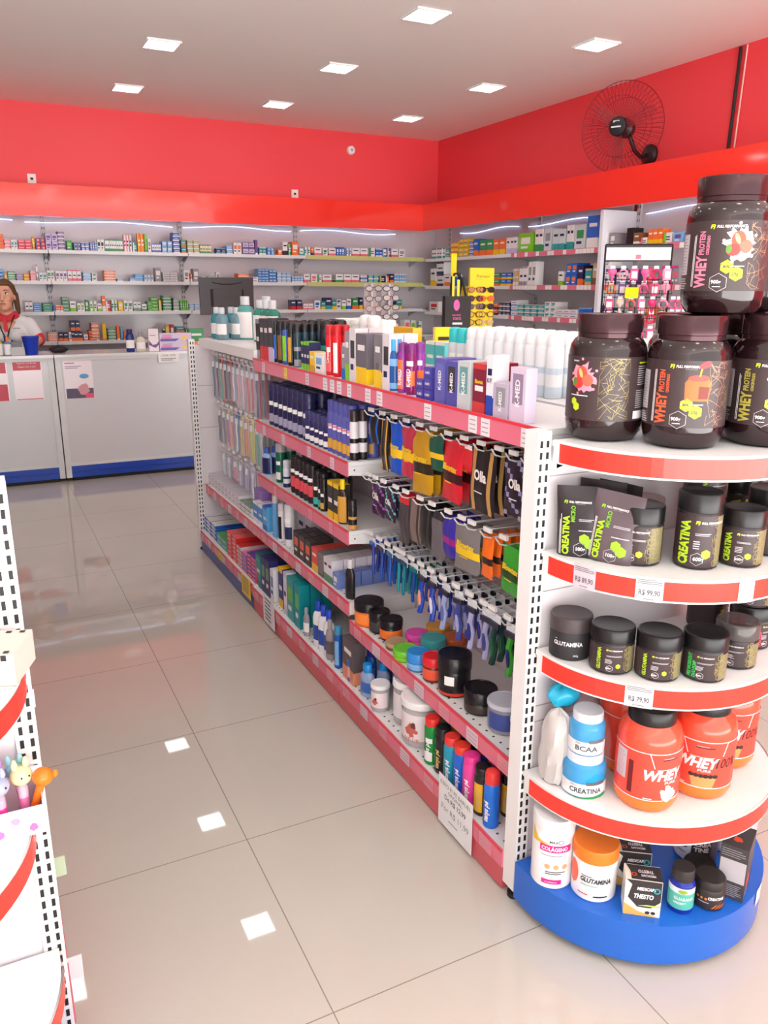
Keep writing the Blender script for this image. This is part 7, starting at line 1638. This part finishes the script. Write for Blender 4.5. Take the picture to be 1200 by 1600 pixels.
SKIN = M((222, 168, 140), .5, name='skin'); HAIR = M((96, 68, 44), .55, name='light_brown_hair'); POLO = M((226, 230, 234), .7, name='white_polo'); REDC = M((214, 50, 64), .6, name='red_collar')
per = thing('person', 'woman in a white polo with red collar and lanyard behind the counter', 'person', (-.27, 5.83, 0), -.22)
HZ = 1.385
mb = MB()
blob(mb, (0, 0, HZ + .020), (.072, .090, .098), SKIN)                       # skull
blob(mb, (0, -.028, HZ - .050), (.054, .056, .070), SKIN)                   # jaw
blob(mb, (0, -.062, HZ - .098), (.022, .020, .018), SKIN)                   # chin
blob(mb, (0, -.088, HZ - .016), (.010, .016, .026), SKIN)                   # nose
blob(mb, (0, -.098, HZ - .030), (.014, .011, .009), SKIN)
blob(mb, (0, -.078, HZ - .062), (.023, .012, .010), SKIN)                   # mouth
for s in (-1, 1):
    blob(mb, (s * .034, -.058, HZ - .025), (.022, .022, .024), SKIN)         # cheeks
    blob(mb, (s * .030, -.074, HZ + .036), (.024, .013, .008), SKIN)         # brow
    blob(mb, (s * .073, .004, HZ - .006), (.008, .018, .030), SKIN)          # ears
capsule(mb, (0, .012, HZ - .06), (0, .022, HZ - .17), .046, .052, SKIN)      # neck
capsule(mb, (-.10, .03, HZ - .205), (.10, .03, HZ - .205), .052, .052, SKIN)
capsule(mb, (0, .02, HZ - .26), (0, .02, .95), .105, .10, SKIN)
for s in (-1, 1):
    capsule(mb, (s * .09, .02, .93), (s * .09, .01, .50), .078, .052, SKIN)
    capsule(mb, (s * .09, .01, .50), (s * .095, .03, .08), .050, .034, SKIN)
    capsule(mb, (s * .095, .03, .05), (s * .10, -.10, .035), .034, .030, SKIN)
# left arm of the picture's right side rests on the counter
capsule(mb, (.155, .02, HZ - .215), (.215, -.02, HZ - .365 + .03), .046, .038, SKIN)
capsule(mb, (.215, -.02, HZ - .335), (.205, -.26, 1.012), .037, .026, SKIN)
capsule(mb, (.205, -.26, 1.010), (.200, -.315, .998), .026, .030, SKIN)
fing = [(-.024, .062, .0078), (-.008, .072, .0082), (.009, .068, .0080), (.025, .054, .0070)]
for dx, L, r in fing:
    capsule(mb, (.200 + dx * .8, -.318, .998), (.200 + dx * 1.1, -.318 - L * .55, .994), r * 1.1, r, SKIN, 10, 4)
    capsule(mb, (.200 + dx * 1.1, -.318 - L * .55, .994), (.200 + dx * 1.15, -.318 - L, .9765), r, r * .85, SKIN, 10, 4)
capsule(mb, (.180, -.285, 1.0), (.158, -.315, .985), .011, .009, SKIN, 10, 4)
capsule(mb, (.158, -.315, .985), (.156, -.340, .978), .009, .008, SKIN, 10, 4)
# other arm, bent in front
capsule(mb, (-.155, .02, HZ - .215), (-.205, .0, HZ - .36), .046, .038, SKIN)
capsule(mb, (-.205, .0, HZ - .36), (-.14, -.22, 1.015), .037, .026, SKIN)
capsule(mb, (-.14, -.22, 1.012), (-.125, -.275, 1.0), .026, .030, SKIN)
for dx, L, r in fing:
    capsule(mb, (-.122 + dx * .8, -.28, 1.0), (-.118 + dx, -.28 - L * .55, .995), r * 1.1, r, SKIN, 10, 4)
    capsule(mb, (-.118 + dx, -.28 - L * .55, .995), (-.116 + dx, -.28 - L, .978), r, r * .85, SKIN, 10, 4)
capsule(mb, (-.105, -.25, 1.005), (-.082, -.28, .988), .011, .009, SKIN, 10, 4)
fuse(mb.build('body', per), .0052, 2)
# polo shirt
mb = MB()
capsule(mb, (-.105, .028, HZ - .212), (.105, .028, HZ - .212), .062, .062, POLO)
blob(mb, (0, .022, HZ - .30), (.165, .112, .13), POLO)
blob(mb, (-.06, -.045, HZ - .30), (.07, .06, .06), POLO); blob(mb, (.06, -.045, HZ - .30), (.07, .06, .06), POLO)
blob(mb, (0, .022, HZ - .42), (.155, .112, .16), POLO)
for s in (-1, 1): capsule(mb, (s * .150, .022, HZ - .220), (s * .208, -.006, HZ - .325), .058, .052, POLO)
fuse(mb.build('polo_shirt', per), .006, 3)
mb = MB()
for s in (-1, 1): capsule(mb, (s * .205, -.004, HZ - .318), (s * .211, -.008, HZ - .334), .0535, .0525, REDC)
fuse(mb.build('red_cuffs', per), .005, 1)
c = MB(); n = 26
for j, (rr, z) in enumerate(((.058, HZ - .118), (.070, HZ - .125), (.086, HZ - .160), (.084, HZ - .166), (.064, HZ - .130), (.056, HZ - .126))):
    for i in range(n):
        a = 2 * PI * i / n; front = max(0, -math.sin(a)) ** 3
        c.v.append((rr * 1.08 * math.cos(a), .020 + rr * math.sin(a) - front * .012 * (j in (1, 2, 3)), z - front * .030))
for j in range(6):
    for i in range(n): c.face([j * n + i, j * n + (i + 1) % n, ((j + 1) % 6) * n + (i + 1) % n, ((j + 1) % 6) * n + i], REDC, True)
c.build('collar', per)
MB().box(-.012, .012, -.103, -.085, HZ - .27, HZ - .165, REDC).build('placket', per)
# hair: cap, side curtains and tail over the shoulder
mb = MB()
blob(mb, (0, .020, HZ + .034), (.081, .090, .094), HAIR)
blob(mb, (0, -.030, HZ + .088), (.062, .055, .026), HAIR)
for s in (-1, 1):
    capsule(mb, (s * .062, -.028, HZ + .070), (s * .074, .012, HZ + .005), .024, .020, HAIR)
    capsule(mb, (s * .074, .022, HZ + .01), (s * .080, .040, HZ - .10), .024, .020, HAIR)
    capsule(mb, (s * .080, .040, HZ - .10), (s * .086, .036, HZ - .135), .020, .010, HAIR)
capsule(mb, (0, .085, HZ + .03), (0, .095, HZ - .15), .055, .030, HAIR)
fuse(mb.build('hair', per), .005, 2)
for s in (-1, 1):
    e = MB(); blob(e, (s * .029, -.0800, HZ + .016), (.0135, .006, .0070), M((238, 232, 228), .3, name='eye_white'), seg=14, n=8)
    blob(e, (s * .029 - .002, -.0850, HZ + .016), (.0058, .0022, .0058), M((60, 40, 30), .2, name='iris'), seg=12, n=6); e.build('eye', per)
    MB().tube([(s * .012, -.0885, HZ + .036), (s * .028, -.0880, HZ + .043), (s * .046, -.0760, HZ + .037)], .0030, M((84, 58, 40), .6, name='brow_hair'), 6).build('eyebrow', per)
    MB().tube([(s * .015, -.0850, HZ + .022), (s * .029, -.0868, HZ + .0255), (s * .043, -.0780, HZ + .021)], .0018, M((40, 28, 24), .6, name='lash_line'), 5).build('eyelash', per)
MB().tube([(-.020, -.0840, HZ - .062), (-.006, -.0905, HZ - .059), (.006, -.0905, HZ - .059), (.020, -.0840, HZ - .062)], .0040, M((190, 96, 92), .45, name='lips'), 8).build('lips', per)
# lanyard and badge
LAN = M((34, 30, 34), .6, name='black_lanyard')
MB().tube([(-.062, -.035, HZ - .145), (-.052, -.088, HZ - .19), (-.028, -.108, HZ - .26), (-.004, -.112, HZ - .325)], .0055, LAN, 6).tube([(.062, -.035, HZ - .145), (.050, -.088, HZ - .19), (.024, -.108, HZ - .26), (.004, -.112, HZ - .325)], .0055, LAN, 6).build('lanyard', per)
MB().box(-.030, .030, -.122, -.116, HZ - .395, HZ - .325, M((206, 210, 214), .3, name='badge_card')).build('badge', per)
MB().box(.05, .105, -.1085, -.1065, HZ - .245, HZ - .240, M((120, 120, 130), .5, name='shirt_print')).build('shirt_print', per)
# trousers and shoes
mb = MB()
TR = M((40, 42, 56), .7, name='dark_trousers')
capsule(mb, (0, .02, 1.0), (0, .02, .92), .125, .135, TR)
for s in (-1, 1): capsule(mb, (s * .085, .02, .90), (s * .092, .015, .50), .092, .066, TR); capsule(mb, (s * .092, .015, .50), (s * .096, .03, .10), .066, .052, TR)
fuse(mb.build('trousers', per), .008, 2)
for s in (-1, 1):
    mb = MB(); capsule(mb, (s * .096, .04, .042), (s * .102, -.12, .038), .040, .036, BLK); mb.build('shoe', per)
